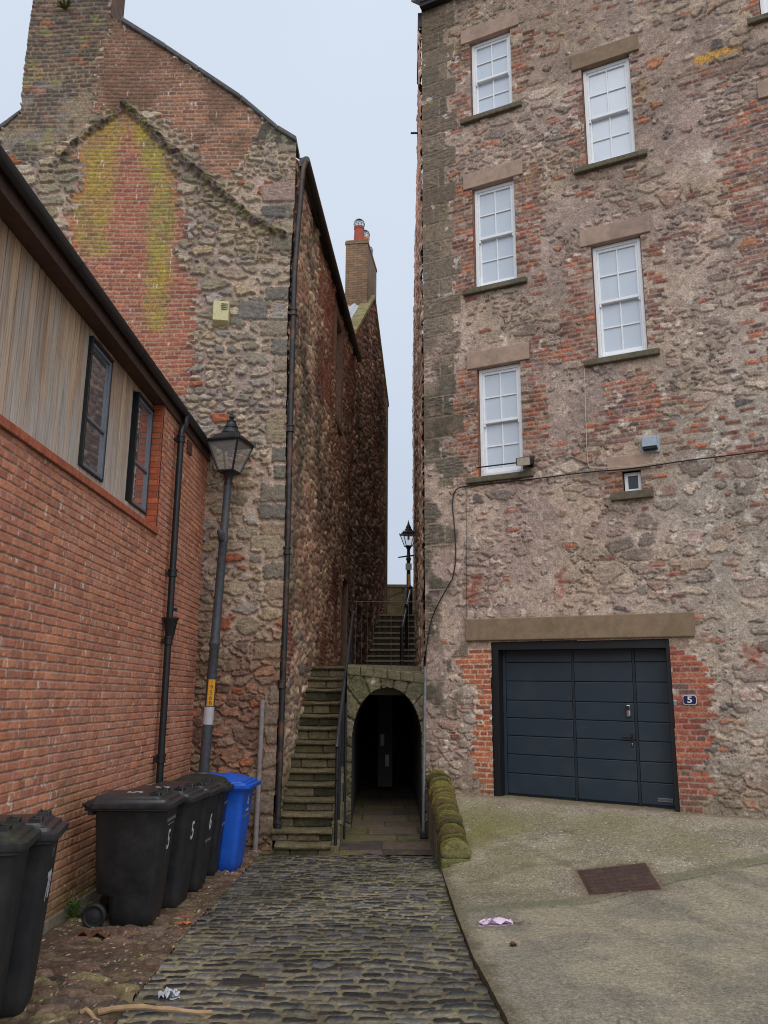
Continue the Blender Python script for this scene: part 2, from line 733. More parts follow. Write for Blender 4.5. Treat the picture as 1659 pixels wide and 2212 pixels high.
M_FROST = mat_glass("window glass with white blind", (0.55, 0.60, 0.67), 0.18, 1.0, 0.6)
M_DARKGLASS = mat_glass("dark glass", (0.012, 0.014, 0.018), 0.04, 0.8)
M_LINTEL = mat_plain("sandstone lintel", S(138, 116, 102), 0.9, 0, 9, 0.16, 0.5, 0.004, dirt=S(112, 96, 84), dscale=2.2)
M_GLINTEL = mat_plain("stained sandstone lintel", S(110, 92, 74), 0.9, 0, 9, 0.18, 0.5, 0.004, dirt=S(92, 80, 56), dscale=2.0)
M_SILL = mat_plain("mossy sandstone sill", S(78, 72, 58), 0.92, 0, 18, 0.3, 0.6, 0.005, dirt=S(98, 88, 76), dscale=5)
M_REVEAL = mat_plain("brick reveal", S(112, 78, 62), 0.92, 0, 14, 0.3, 0.6, 0.006)
M_DOOR = mat_plain("anthracite door panel", (0.020, 0.034, 0.050), 0.42, 0, 140, 0.12, 0.25, 0.001, spec=0.5, dirt=(0.033, 0.046, 0.058), dscale=2.2)
M_BLACKFRAME = mat_plain("black frame", (0.007, 0.007, 0.009), 0.5, 0, 20, 0.2)
M_RAIL = mat_plain("rusty thin railing", S(44, 37, 33), 0.7, 0, 30, 0.3)
M_CHROME = mat_plain("satin steel", (0.55, 0.56, 0.57), 0.25, 1.0, 30, 0.1)
M_BIN = mat_plain("black bin plastic", (0.015, 0.0155, 0.0175), 0.45, 0, 6, 0.3, 0.15, 0.002, spec=0.5, dirt=(0.034, 0.033, 0.032), dscale=5, rvar=0.08)
M_BINLID = mat_plain("worn lit-tone bin lid plastic", (0.028, 0.029, 0.033), 0.40, 0, 9, 0.3, 0.2, 0.002, spec=0.6, dirt=(0.055, 0.054, 0.052), dscale=6, rvar=0.1)  # bin plastic lightened for light reflected off the lids, plus scuffs
M_BIN2 = mat_plain("faded black bin plastic", (0.019, 0.0195, 0.021), 0.6, 0, 6, 0.3, 0.15, 0.002, spec=0.4, dirt=(0.045, 0.043, 0.04), dscale=2.6)
M_BINMOSS = mat_plain("mossy bin lid", (0.022, 0.022, 0.02), 0.7, 0, 20, 0.35, 0.4, 0.003, dirt=S(52, 50, 26), dscale=6)
M_BLUE = mat_plain("blue bin plastic", (0.014, 0.115, 0.62), 0.42, 0, 5, 0.12, 0.1, 0.002, spec=0.5, dirt=(0.012, 0.08, 0.40), dscale=3)
M_RUBBER = mat_plain("wheel rubber", (0.012, 0.012, 0.013), 0.65, 0, 30, 0.25)
M_HUB = mat_plain("wheel hub", (0.03, 0.03, 0.034), 0.4, 0, 30, 0.2)
M_LETTER = mat_plain("white lettering", (0.6, 0.6, 0.62), 0.6, 0, 40, 0.2)
M_FADED = mat_plain("faded lettering", (0.22, 0.23, 0.25), 0.7, 0, 60, 0.5)
M_YELLOW = mat_plain("yellow plate", (0.78, 0.36, 0.02), 0.5, 0, 20, 0.08)
M_BROWNTXT = mat_plain("brown figures", (0.07, 0.015, 0.008), 0.6)
M_TAPE = mat_plain("white band", (0.50, 0.49, 0.52), 0.6, 0, 12, 0.12)
M_NAVY = mat_plain("navy enamel", (0.01, 0.014, 0.07), 0.25, 0, 20, 0.1)
M_ENAMEL = mat_plain("white enamel", (0.72, 0.74, 0.76), 0.3)
M_CREAM = mat_plain("cream painted box", S(168, 160, 120), 0.6, 0, 7, 0.15, 0.2, 0.002, dirt=S(96, 92, 44), dscale=7)
M_GREYBOX = mat_plain("grey plastic cowl", S(128, 140, 150), 0.5, 0, 20, 0.12)
M_CABLE = mat_plain("black cable", (0.012, 0.012, 0.013), 0.6)
M_WHITECABLE = mat_plain("old white cable", S(165, 150, 132), 0.7)
M_RUST = mat_plain("rusty cover", S(58, 42, 36), 0.8, 0, 60, 0.35, 0.8, 0.004, dirt=S(76, 58, 46), dscale=9)
M_SOFFIT = mat_plain("brown soffit board", S(62, 44, 36), 0.7, 0, 9, 0.25)
M_LEAD = mat_plain("lead flashing", S(150, 156, 160), 0.55, 0.2, 14, 0.2)
M_SLATE = mat_plain("slate", S(70, 68, 70), 0.7, 0, 12, 0.3)
M_PANTILE = mat_plain("clay pantile", S(150, 92, 68), 0.85, 0, 10, 0.3, dirt=S(120, 90, 60), dscale=4)
M_POT = mat_plain("red clay pot", S(134, 66, 52), 0.85, 0, 12, 0.2)
M_POT2 = mat_plain("buff clay pot", S(172, 128, 104), 0.85, 0, 12, 0.2)
M_WIRE = mat_plain("wire", (0.03, 0.03, 0.035), 0.5)
M_LAMPGLASS, nt_, p_ = newmat("lantern glass")
p_.inputs['Base Color'].default_value = (0.55, 0.52, 0.48, 1)
p_.inputs['Roughness'].default_value = 0.25
p_.inputs['Transmission Weight'].default_value = 0.0
p_.inputs['Alpha'].default_value = 0.32
M_CLEARGLASS, nt_, p_ = newmat("clear lantern glass")
p_.inputs['Base Color'].default_value = (0.8, 0.82, 0.86, 1)
p_.inputs['Roughness'].default_value = 0.1
p_.inputs['Alpha'].default_value = 0.18
M_LEAF = mat_plain("leaf green", (0.07, 0.16, 0.02), 0.55, 0, 30, 0.35)
M_FERN = mat_plain("fern green", S(74, 78, 36), 0.7, 0, 30, 0.35)
M_STICK = mat_plain("bare wood", S(138, 112, 84), 0.85, 0, 14, 0.3, 0.5, 0.004)
M_PAPER = mat_plain("white scrap", (0.55, 0.58, 0.63), 0.6, 0, 20, 0.15)
M_PINK = mat_plain("pink tissue", (0.72, 0.56, 0.70), 0.85, 0, 20, 0.08)
M_ORANGE = mat_plain("orange wrapper", S(170, 96, 50), 0.6)
M_BARK = mat_plain("broken wood", S(84, 54, 40), 0.9, 0, 18, 0.4, 0.7, 0.006, dirt=S(160, 120, 90), dscale=12)
M_DARKIN = mat_plain("dark interior", (0.01, 0.01, 0.01), 0.95)
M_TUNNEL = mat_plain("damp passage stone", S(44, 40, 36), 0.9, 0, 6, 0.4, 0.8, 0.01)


def mat_timber():
    m, nt, p = newmat("weathered larch boards")
    a = nt.nodes.new('ShaderNodeAttribute')
    a.attribute_name = 'col'
    oc = objcoord(nt)
    mp = nt.nodes.new('ShaderNodeMapping')
    mp.inputs['Scale'].default_value = (30, 30, 1.2)
    nt.links.new(oc, mp.inputs['Vector'])
    g = add_noise(nt, 1.6, 6, 0.7, mp.outputs[0])
    mp2 = nt.nodes.new('ShaderNodeMapping')
    mp2.inputs['Scale'].default_value = (5, 5, 0.7)
    nt.links.new(oc, mp2.inputs['Vector'])
    g2 = add_noise(nt, 1.2, 4, 0.6, mp2.outputs[0])
    sp = nt.nodes.new('ShaderNodeSeparateXYZ')
    nt.links.new(oc, sp.inputs[0])
    # silvering: boards bleach grey where rain reaches them, ragged upper limit
    zz = nt.nodes.new('ShaderNodeMath')
    zz.operation = 'ADD'
    nt.links.new(sp.outputs['Z'], zz.inputs[0])
    nt.links.new(mapr(nt, g2.outputs['Fac'], 0.3, 0.7, -0.9, 0.9), zz.inputs[1])
    f = mapr(nt, zz.outputs[0], 4.1, 5.3, 0.9, 0.1)
    mm = nt.nodes.new('ShaderNodeMixRGB')
    nt.links.new(f, mm.inputs[0])
    nt.links.new(a.outputs['Color'], mm.inputs[1])
    mm.inputs[2].default_value = (*S(160, 152, 144), 1)
    c = vscale(nt, mm.outputs[0], mapr(nt, g.outputs['Fac'], 0.32, 0.68, 0.66, 1.28))
    c = vscale(nt, c, mapr(nt, g2.outputs['Fac'], 0.25, 0.75, 0.8, 1.15))
    nt.links.new(c, p.inputs['Base Color'])
    p.inputs['Roughness'].default_value = 0.8
    p.inputs['Specular IOR Level'].default_value = 0.25
    bump(nt, p, g.outputs['Fac'], 0.4, 0.004)
    return m


M_WOOD = mat_timber()

# ================================================================== SETTING
def struct(o):
    o["kind"] = "structure"
    return o


struct(MB().box(-120, 120, -60, 160, -1.2, -0.9).build("ground", mat_plain("earth", S(84, 78, 66), 0.95, 0, 2, 0.3)))

# lane edges measured on the ground
Y_ED = [3.0, 5.17, 6.47, 7.94, 10.3, 11.9]
XR_ED = [0.70, 0.70, 0.655, 0.66, 0.70, 0.72]
XL_Y = [3.0, 5.14, 7.6, 11.8, 11.9]
XL_ED = [-1.44, -1.495, -1.60, -1.66, -1.66]
XWALL = -2.72


def x_right(Y):
    return np.interp(Y, Y_ED, XR_ED)


def x_left(Y):
    return np.interp(Y, XL_Y, XL_ED)


def ground_patch(name, xl, xr, y0, y1, dx, dy, func, mat):
    ny = int((y1 - y0) / dy) + 1
    ym = np.linspace(y0, y1, ny)
    nx = int(np.max(xr(ym) - xl(ym)) / dx) + 1
    t = np.linspace(0, 1, nx)
    Yg = np.repeat(ym[:, None], nx, 1)
    Xg = xl(ym)[:, None] * (1 - t) + xr(ym)[:, None] * t
    x, y = Xg.ravel(), Yg.ravel()
    h, col = func(x, y)
    P = np.stack([x, y, zg(y) + h], 1)
    return struct(grid_mesh(name, P, col, None, nx, ny, mat))


def cobble_func(x, y):
    # narrow setts laid in rows across the lane
    xx = x + (fbm(x, y, 0.5, 5, 3) - 0.5) * 0.10
    yy = y + (fbm(x, y, 0.6, 6, 3) - 0.5) * 0.16 + 0.02 * np.sin(x * 2.2)
    Hc = 0.118
    row = np.floor(yy / Hc)
    fv = yy / Hc - row
    L = 0.15 + 0.10 * h32(row, row, 3)
    off = h32(row, row, 9) * 3
    tcol = xx / L + off + 0.25 * (noise(xx / L * 0.9, row * 3.7, 12) - 0.5)
    colm = np.floor(tcol)
    fu = tcol - colm
    idh = h32(colm, row, 21)
    id2 = h32(colm, row, 22)
    wdt = 0.22 + 0.15 * h32(colm, row, 23)
    cy = 0.5 + (h32(colm, row, 24) - 0.5) * 0.22
    ev = (wdt - np.abs(fv - cy)) * Hc
    eu = (0.5 - 0.05 - np.abs(fu - 0.5)) * L
    n1 = fbm(x * 0.6, y, 0.05, 31, 3) - 0.5
    # rounded sett outline
    kk = 0.022
    e = np.minimum(ev, eu)
    e = e - np.maximum(0, kk - np.maximum(ev, 0)) * np.maximum(0, kk - np.maximum(eu, 0)) / kk * 0.6
    e = e + n1 * 0.034
    m = sstep(-0.002, 0.008, e)
    dome = np.clip(e / 0.016, 0, 1) ** 0.6
    big = fbm(x, y, 0.9, 44, 4)
    h = m * dome * 0.012 + (idh - 0.5) * 0.014 * m + (fbm(x, y, 1.1, 45, 3) - 0.5) * 0.05 + n1 * 0.012
    stone = palette(idh, [S(30, 30, 32), S(40, 40, 42), S(54, 54, 57), S(32, 32, 33), S(72, 71, 72), S(44, 44, 46), S(62, 58, 53), S(36, 36, 36)]) * (0.62 + 0.6 * id2)[:, None]
    joint = mixc(np.tile(S(112, 103, 82), (len(x), 1)), S(92, 90, 54), sstep(0.48, 0.66, big) * 0.7)
    joint = mixc(joint, S(84, 76, 60), sstep(0.45, 0.6, fbm(x, y, 0.35, 46, 3)) * .7)
    c = mixc(joint, stone, m)
    # mud and moss lying over setts in the wide middle
    film = sstep(0.58, 0.76, fbm(x, y, 0.5, 47, 4)) * 0.4
    c = mixc(c, S(98, 92, 72), film)
    dk = sstep(0.3, 0.7, fbm(x, y, 1.7, 48, 3))
    c = c * (0.82 + 0.3 * dk)[:, None]
    return h, c


ground_patch("cobbled_lane", x_left, x_right, 3.0, 11.95, 0.010, 0.0115, cobble_func, M_COBBLE)


def verge_func(x, y):
    e, i1, i2, cu, cv = rubble(x, y, 0.17, 0.10, 71, 0.8, 0.85, 2.4, 0.03)
    n = fbm(x, y, 0.06, 72, 3) - 0.5
    m = sstep(0.05, 0.22, e + n * 0.35)
    bury = sstep(0.40, 0.62, fbm(x, y, 0.45, 73, 4))
    m = m * (1 - 0.75 * bury)
    h = m * 0.030 * np.clip(e / 0.5, 0, 1) ** 0.5 + (i2 - 0.5) * 0.018 * m + n * 0.02 + (fbm(x, y, 0.5, 76, 3) - 0.5) * 0.05
    st = palette(i1, [S(92, 72, 60), S(104, 84, 70), S(82, 66, 56), S(112, 76, 62), S(110, 98, 70), S(70, 60, 54), S(96, 82, 72)]) * (0.65 + 0.55 * i2)[:, None]
    dirt = mixc(np.tile(S(74, 58, 46), (len(x), 1)), S(98, 84, 66), sstep(0.5, 0.7, fbm(x, y, 0.12, 74, 3)))
    dirt = mixc(dirt, S(72, 70, 40), sstep(0.55, 0.7, fbm(x, y, 0.6, 75, 3)) * 0.6)
    c = mixc(dirt, st, m)
    chip = sstep(0.80, 0.83, fbm(x, y, 0.02, 77, 2))
    c = mixc(c, S(186, 172, 150), chip * 0.7)
    return h, c


ground_patch("cobble_verge", lambda Y: np.full(np.shape(Y), XWALL - 0.03), x_left, 3.0, 12.2, 0.011, 0.0125, verge_func, M_VERGE)


def paving_func(x, y):
    L, Wd = 0.75, 0.42
    row = np.floor(y / Wd)
    off = h32(row, row, 81)
    t = x / L + off
    cl = np.floor(t)
    fu, fv = t - cl, y / Wd - row
    e = np.minimum(np.minimum(fu, 1 - fu) * L, np.minimum(fv, 1 - fv) * Wd) + (fbm(x, y, 0.1, 82, 3) - 0.5) * 0.02
    m = sstep(0.002, 0.014, e)
    i1 = h32(cl, row, 83)
    h = m * 0.012 + (i1 - 0.5) * 0.012 + (fbm(x, y, 0.3, 84, 3) - 0.5) * 0.015
    st = palette(i1, [S(74, 64, 56), S(84, 72, 64), S(66, 58, 54), S(80, 68, 58), S(60, 54, 50)])
    moss = sstep(0.50, 0.68, fbm(x, y, 0.4, 85, 4) + 0.22 * sstep(-0.1, -0.5, x))
    st = mixc(st, S(88, 84, 46), moss * 0.55)
    return h, mixc(np.tile(S(50, 46, 38), (len(x), 1)), st, m)


ground_patch("stone_paving", lambda Y: np.full(np.shape(Y), -1.75), lambda Y: np.full(np.shape(Y), 0.9), 11.9, 20.0, 0.02, 0.02, paving_func, M_ATTR)

# ================================================================== RIGHT-HAND TALL HOUSE
FA = math.radians(-26.5)
fn = np.array([math.sin(FA), -math.cos(FA), 0])
fu_ = np.array([math.cos(FA), math.sin(FA), 0])
fp0 = atY(1260, 1500, 12.0)
_d = ray(920, 1500)
fc = OC + _d * (np.dot(fp0 - OC, fn) / np.dot(_d, fn))
FR = Frame((fc[0], fc[1], 0), fu_, fn)
F_TOP = 14.75
F_U1 = 7.4

# openings in facade coordinates (u0, u1, v0, v1)
OP_A = [(0.945, 1.715, 11.975, 13.55), (0.940, 1.693, 8.655, 10.565), (0.950, 1.690, 5.365, 7.215)]
OP_B = [(2.915, 3.703, 10.375, 12.24), (2.907, 3.670, 7.015, 8.948)]
OP_C = [(5.665, 6.43, 12.11, 13.95), (5.665, 6.43, 8.75, 10.70)]
OP_S = (3.175, 3.447, 4.858, 5.186)
GAR = [FR.px(1060.5, 1387), FR.px(1446, 1380), FR.px(1468, 1752), FR.px(1065.5, 1718)]   # TL TR BR BL


def z6(pts):
    return FR.poly([(829.5 + 0.5 * x, 1194.5 + 0.5 * y) for x, y in pts])


# each: polygon in photo units -> facade plane, chance of brick, sootiness
BRK = [([(960, 200), (1012, 190), (1018, 258), (985, 275)], .75, .2), ([(985, 100), (1015, 95), (1017, 200), (975, 205)], .45, .5),
       ([(1105, 65), (1160, 65), (1142, 130), (1132, 228), (1108, 230)], .85, .15),
       ([(978, 390), (1018, 400), (1027, 628), (990, 632), (972, 520)], .9, .1), ([(985, 560), (1030, 560), (1030, 650), (1000, 660)], .8, .0),
       ([(1110, 370), (1165, 350), (1172, 430), (1165, 560), (1137, 602), (1120, 604)], .85, .1),
       ([(1120, 600), (1180, 580), (1160, 660), (1135, 625)], .25, .1),
       ([(1000, 790), (1030, 795), (1036, 1035), (990, 1037), (982, 900), (965, 860)], .88, .1),
       ([(1124, 745), (1185, 710), (1175, 850), (1180, 1000), (1133, 1012)], .85, .25),
       ([(1228, 180), (1258, 165), (1267, 382), (1225, 372)], .75, .4), ([(1362, 105), (1392, 100), (1386, 330), (1374, 332)], .7, .45),
       ([(1222, 560), (1277, 545), (1290, 778), (1262, 795), (1200, 770), (1225, 650)], .9, .05),
       ([(1386, 515), (1440, 520), (1432, 690), (1400, 752)], .7, .3),
       ([(1300, 830), (1385, 800), (1432, 850), (1425, 920), (1335, 965), (1265, 965), (1285, 885)], .88, .25),
       ([(1400, 820), (1540, 870), (1659, 890), (1659, 985), (1480, 975), (1420, 935)], .42, .35),
       ([(1470, 160), (1570, 125), (1582, 185), (1525, 215), (1470, 205)], .55, .6),
       ([(1545, 250), (1720, 190), (1720, 420), (1600, 490), (1560, 440)], .72, .45), ([(1585, 490), (1720, 430), (1720, 800), (1610, 780)], .5, .4),
       ([(1295, 1025), (1343, 1018), (1348, 1066), (1298, 1070)], .85, .0), ([(1386, 1015), (1430, 1005), (1430, 1040), (1390, 1060)], .4, .5),
       ([(1600, 0), (1640, 0), (1645, 40), (1610, 60)], .8, .0)]
BRK = [(FR.poly(p), a, b) for p, a, b in BRK]
GBR = [z6([(318, 412), (462, 412), (474, 1052), (430, 1044), (378, 880), (412, 700), (402, 560), (368, 540), (322, 480)]),
       z6([(1230, 412), (1322, 425), (1390, 480), (1412, 540), (1388, 600), (1415, 640), (1380, 740), (1428, 800), (1380, 860), (1332, 900), (1392, 960), (1415, 1025), (1372, 1130), (1270, 1115)])]
LICH = FR.poly([(1487, 138), (1500, 118), (1560, 105), (1602, 94), (1596, 112), (1545, 128), (1520, 140)])
RUSTS = [FR.poly([(1205, 1235), (1220, 1230), (1222, 1290), (1208, 1300)]), FR.poly([(1012, 1250), (1040, 1245), (1036, 1300), (1014, 1310)]), FR.poly([(1600, 1390), (1645, 1388), (1650, 1440), (1610, 1445)])]


def facade_func(u, v):
    N = len(u)
    n_f = fbm(u, v, 0.045, 101, 4) - 0.5
    n_m = fbm(u, v, 0.35, 102, 4) - 0.5
    n_b = fbm(u, v, 1.6, 103, 4)
    # --- lime mortar slobbered over rubble
    hgt = np.clip(v / F_TOP, 0, 1)
    mort = np.tile(S(141, 122, 112), (N, 1))
    mort = mixc(mort, S(158, 138, 124), sstep(0.45, 0.65, fbm(u, v, 0.8, 104, 4)))
    mort = mixc(mort, S(122, 107, 100), sstep(0.5, 0.72, fbm(u, v, 0.5, 105, 4)) * 0.7)
    grey = sstep(3.2, 4.8, u + (n_b - 0.5) * 2.5) * sstep(8.5, 5.5, v)
    mort = mixc(mort, S(138, 130, 119), grey * 0.75)
    e, i1, i2, cu, cv = rubble(u, v, 0.36, 0.19, 111, 0.8, 0.8, 2.6, 0.07)
    e2, j1, j2, _, _ = rubble(u + 9, v, 0.17, 0.10, 115, 0.8, 0.8, 2.6, 0.04)
    big = h32(np.floor(u / 0.9 + n_m), np.floor(v / 0.7 + n_m), 5) > 0.72
    e = np.where(big, e2 * 0.9, e)
    i1 = np.where(big, j1, i1)
    i2 = np.where(big, j2, i2)
    show = fbm(u, v, 0.9, 121, 4) + 0.10 * sstep(5, 1, v)
    edge = e - 0.16 + n_f * 0.50 - 0.50 * sstep(0.62, 0.38, show) * (0.5 + i2)
    m = sstep(-0.02, 0.09, edge)
    st = palette(i1, [S(128, 108, 96), S(142, 122, 106), S(116, 102, 94), S(150, 132, 116), S(108, 97, 90), S(134, 108, 96), S(166, 148, 134),
                      S(124, 114, 104), S(140, 118, 102), S(136, 119, 108), S(156, 134, 124), S(132, 115, 105), S(122, 107, 99), S(148, 129, 117)])
    st = np.where(((i1 > .8) & (i1 < .825))[:, None], S(78, 72, 72), st)
    st = st * (0.84 + 0.30 * i2)[:, None]
    strata = fbm(u * 0.25, v + n_m * 0.05, 0.03, 122, 3)
    st = st * (0.74 + 0.52 * strata)[:, None]
    rust = (i1 > 0.5) & (i1 < 0.53)
    st = np.where(rust[:, None], S(150, 100, 74), st)
    pale = sstep(.56, .72, fbm(u, v, 0.28, 125, 4))
    c = mixc(mort, st, m * 0.88)
    c = mixc(c, S(172, 154, 138), pale * 0.32)
    dk_ = sstep(.55, .72, fbm(u, v, 0.33, 126, 4))
    c = mixc(c, S(104, 92, 84), dk_ * 0.32)
    h = m * (0.010 + 0.012 * i2 + strata * 0.008) * np.clip(edge / 0.1, 0, 1) ** 0.5 + n_f * 0.010 + n_m * 0.02 + (fbm(u * 0.4, v, 0.10, 124, 3) - .5) * 0.014
    # crack-like gaps cut along some stone edges, their shade painted into the colour
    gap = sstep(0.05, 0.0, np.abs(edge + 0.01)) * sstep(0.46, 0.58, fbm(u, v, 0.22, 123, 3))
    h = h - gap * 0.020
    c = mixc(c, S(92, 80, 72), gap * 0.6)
    # --- brick patches, whole bricks in or out
    bm, b1, b2, bu, bv = bricks(u, v + 0.01 * np.sin(u * 3), 0.225, 0.076, 131, 0.020, 0.014, 4, 0.010)
    bh = h32(np.floor(bu * 400), np.floor(bv * 400), 132)
    prob = np.zeros(N)
    soot = np.zeros(N)
    for P, a, s in BRK:
        x0 = min(p[0] for p in P) - .3; x1 = max(p[0] for p in P) + .3
        y0 = min(p[1] for p in P) - .3; y1 = max(p[1] for p in P) + .3
        k = np.where((bu > x0) & (bu < x1) & (bv > y0) & (bv < y1))[0]
        if len(k) == 0: continue
        s_ = sdpoly(bu[k], bv[k], P)
        pr = a * sstep(-0.06, 0.06, s_)
        prob[k] = np.maximum(prob[k], pr)
        soot[k] = np.where(pr >= prob[k], s, soot[k])
    prob = np.maximum(prob, 0.045 * (fbm(bu, bv, 0.7, 133, 3) > 0.5))
    inb = (bh < prob)
    bcol = palette(b1, [S(142, 78, 58), S(158, 86, 58), S(120, 68, 56), S(132, 78, 60), S(146, 94, 74), S(106, 66, 58), S(166, 92, 62)])
    dark = palette(b2, [S(92, 60, 56), S(82, 62, 62), S(110, 72, 60), S(96, 56, 50)])
    bcol = np.where((h32(np.floor(bu * 300), np.floor(bv * 300), 134) < soot)[:, None], dark, bcol)
    bcol = bcol * (0.75 + 0.45 * b2)[:, None]
    worn = sstep(0.42, 0.60, fbm(u, v, 0.14, 135, 4) + 0.03)
    bmk = bm * (1 - 0.45 * worn)
    inb = inb * 1.0
    bmort = mixc(np.tile(S(134, 116, 104), (N, 1)), S(118, 104, 96), sstep(.4, .6, fbm(u, v, .3, 136, 2)))
    smear = sstep(0.04, 0.6, prob)
    c = mixc(c, bmort, inb * 0.9)
    c = mixc(c, bcol, inb * bmk * 0.92)
    h = h * (1 - inb) + inb * (bmk * 0.014 + n_f * 0.010 + (b1 - .5) * 0.008)
    # --- garage jamb brickwork: neat new bricks, toothed edge
    gm, g1, g2, gu, gv = bricks(u - 0.006, v, 0.235, 0.0755, 141, 0.013, 0.004, 6, 0.009)
    gin = np.zeros(N)
    for P in GBR:
        k = np.where((gv < 3.2) & (gu > -0.2) & (gu < 5.2))[0]
        gin[k] = np.maximum(gin[k], (sdpoly(gu[k], gv[k], P) > -0.02) * 1.0)
    gcol = palette(g1, [S(146, 84, 62), S(158, 94, 68), S(136, 76, 60), S(126, 76, 62), S(152, 88, 64)])
    gdark = (g2 > 0.93)
    gcol = np.where(gdark[:, None], S(96, 74, 66), gcol) * (0.85 + 0.3 * g2)[:, None]
    right = (u > 2.4)
    gcol = np.where(right[:, None], gcol * np.array([0.8, 0.78, 0.86]), gcol)
    gcol = mixc(gcol, S(112, 84, 70), sstep(1.1, 0.4, v + n_m * 0.5) * 0.6)
    gmort = np.tile(S(168, 146, 122), (N, 1))
    gmort = np.where(right[:, None], S(136, 112, 100), gmort)
    c = mixc(c, mixc(gmort, gcol, gm), gin)
    h = h * (1 - gin) + gin * (gm * 0.006 + n_f * 0.004)
    # cement render round the left jamb
    ren = sstep(0.0, 0.12, sdpoly(u, v, z6([(330, 560), (380, 545), (408, 600), (380, 700), (372, 860), (340, 800), (325, 680)])) + n_f * 0.25)
    c = mixc(c, S(140, 128, 118), ren * (1 - gin) * 0.85)
    # smooth rendered heads beside garage lintel
    ren2 = np.maximum(sstep(0.0, 0.03, sdpoly(u, v, z6([(352, 378), (458, 378), (458, 416), (345, 416)]))),
                      sstep(0.0, 0.03, sdpoly(u, v, z6([(1234, 366), (1395, 366), (1395, 416), (1236, 416)])) + n_f * 0.1))
    c = mixc(c, S(132, 112, 98), ren2)
    h = h * (1 - ren2)
    # --- corner quoins of big squared blocks
    Hq = 0.36
    row = np.floor(v / Hq)
    fv = v / Hq - row
    odd = np.mod(row, 2)
    ul = np.where(odd > 0, 0.66, 0.50) + (h32(row, row, 151) - 0.5) * 0.20
    split = 0.30 + 0.10 * h32(row, row, 152)
    inq = (u < ul)
    first = (u < split) | (odd > 0)
    ul_l = np.where(odd > 0, 0, np.where(u < split, 0, split))
    ul_r = np.where(odd > 0, ul, np.where(u < split, split, ul))
    eq = np.minimum(np.minimum(fv, 1 - fv) * Hq, np.minimum(np.where(ul_l > 0, u - ul_l, 9), ul_r - u)) + n_f * 0.03
    qm = sstep(0.002, 0.016, eq)
    worn_q = sstep(8.6, 6.6, v + n_m * 2)
    qid = h32(row, np.where(first, 0, 1), 153)
    qc = palette(qid, [S(102, 90, 78), S(114, 100, 86), S(92, 84, 74), S(108, 96, 84), S(98, 86, 76)])
    qstr = fbm(u * 0.3, v, 0.025, 154, 3)
    rough_ = (h32(row, np.where(first, 2, 3), 155) > 0.45)
    qc = qc * (0.84 + 0.32 * np.where(rough_, qstr, 0.5))[:, None]
    qc = mixc(qc, S(72, 68, 60), worn_q * sstep(0.5, 0.65, fbm(u, v, 0.4, 156, 3)) * 0.8)
    qin = inq * (1 - worn_q * sstep(0.42, 0.56, fbm(u, v, 0.5, 157, 3) + 0.2 * sstep(3.5, 1.5, v)))
    c = mixc(c, mixc(np.tile(S(124, 112, 98), (N, 1)), qc, qm), qin)
    h = h * (1 - qin) + qin * (qm * 0.014 + np.where(rough_, (qstr - .5) * 0.03, n_f * 0.01))
    # --- growth and weather
    alg = sstep(0.48, 0.72, fbm(u, v, 1.3, 161, 5) + 0.12 * sstep(8, 13, v) - 0.03)
    c = mixc(c, c * np.array([0.82, 0.82, 0.76]), alg * 0.8)
    top = sstep(11.0, 14.0, v + (n_b - .5) * 3)
    c = mixc(c, c * np.array([0.90, 0.89, 0.85]), top)
    lic = sstep(-0.02, 0.07, sdpoly(u, v, LICH) + n_f * 0.22)
    c = mixc(c, palette(h32(np.floor(u * 90), np.floor(v * 90), 7), [S(170, 122, 40), S(150, 108, 36), S(184, 138, 58)]), lic * 0.85)
    lic2 = sstep(0.70, 0.80, fbm(u, v, 0.5, 162, 5)) * sstep(9, 12, v)
    c = mixc(c, S(140, 108, 50), lic2 * 0.3)
    for P in RUSTS:
        r_ = sstep(-0.05, 0.10, sdpoly(u, v, P) + n_f * 0.3)
        c = mixc(c, S(124, 60, 42), r_ * 0.65)
    white = sstep(0.73, 0.78, fbm(u, v, 0.16, 163, 4))
    c = mixc(c, S(186, 178, 166), white * 0.5 * (1 - gin))
    mossb = sstep(1.25, 0.5, v + n_m * 0.7) * (1 - gin) * 0.45
    c = mixc(c, S(100, 90, 70), mossb)
    return h, c


def facade_mask(u, v):
    k = np.ones(len(u), bool)
    for (a, b, c_, d) in OP_A + OP_B + OP_C + [OP_S]:
        k &= ~((u > a) & (u < b) & (v > c_) & (v < d))
    gx = [p[0] for p in GAR]; gy = [p[1] for p in GAR]
    j = np.where((u > min(gx) - .1) & (u < max(gx) + .1) & (v < max(gy) + .1))[0]
    k[j] &= ~(sdpoly(u[j], v[j], [GAR[0], GAR[1], (GAR[2][0], 0.0), (GAR[3][0], 0.0)]) > 0)
    return k


tall = thing("tall_stone_house", tuple(FR.w(0, 0.4)), "tall rubble stone house with brick patches, white sash windows and a garage", "house")
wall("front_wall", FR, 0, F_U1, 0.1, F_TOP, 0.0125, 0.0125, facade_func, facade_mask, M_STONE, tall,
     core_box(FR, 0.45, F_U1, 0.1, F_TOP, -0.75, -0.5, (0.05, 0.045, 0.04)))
# side wall along the alley
SA = math.radians(1.62)
sR = np.array([math.sin(SA), math.cos(SA), 0])
SRF = Frame((fc[0], fc[1], 0), sR, (-math.cos(SA), math.sin(SA), 0))


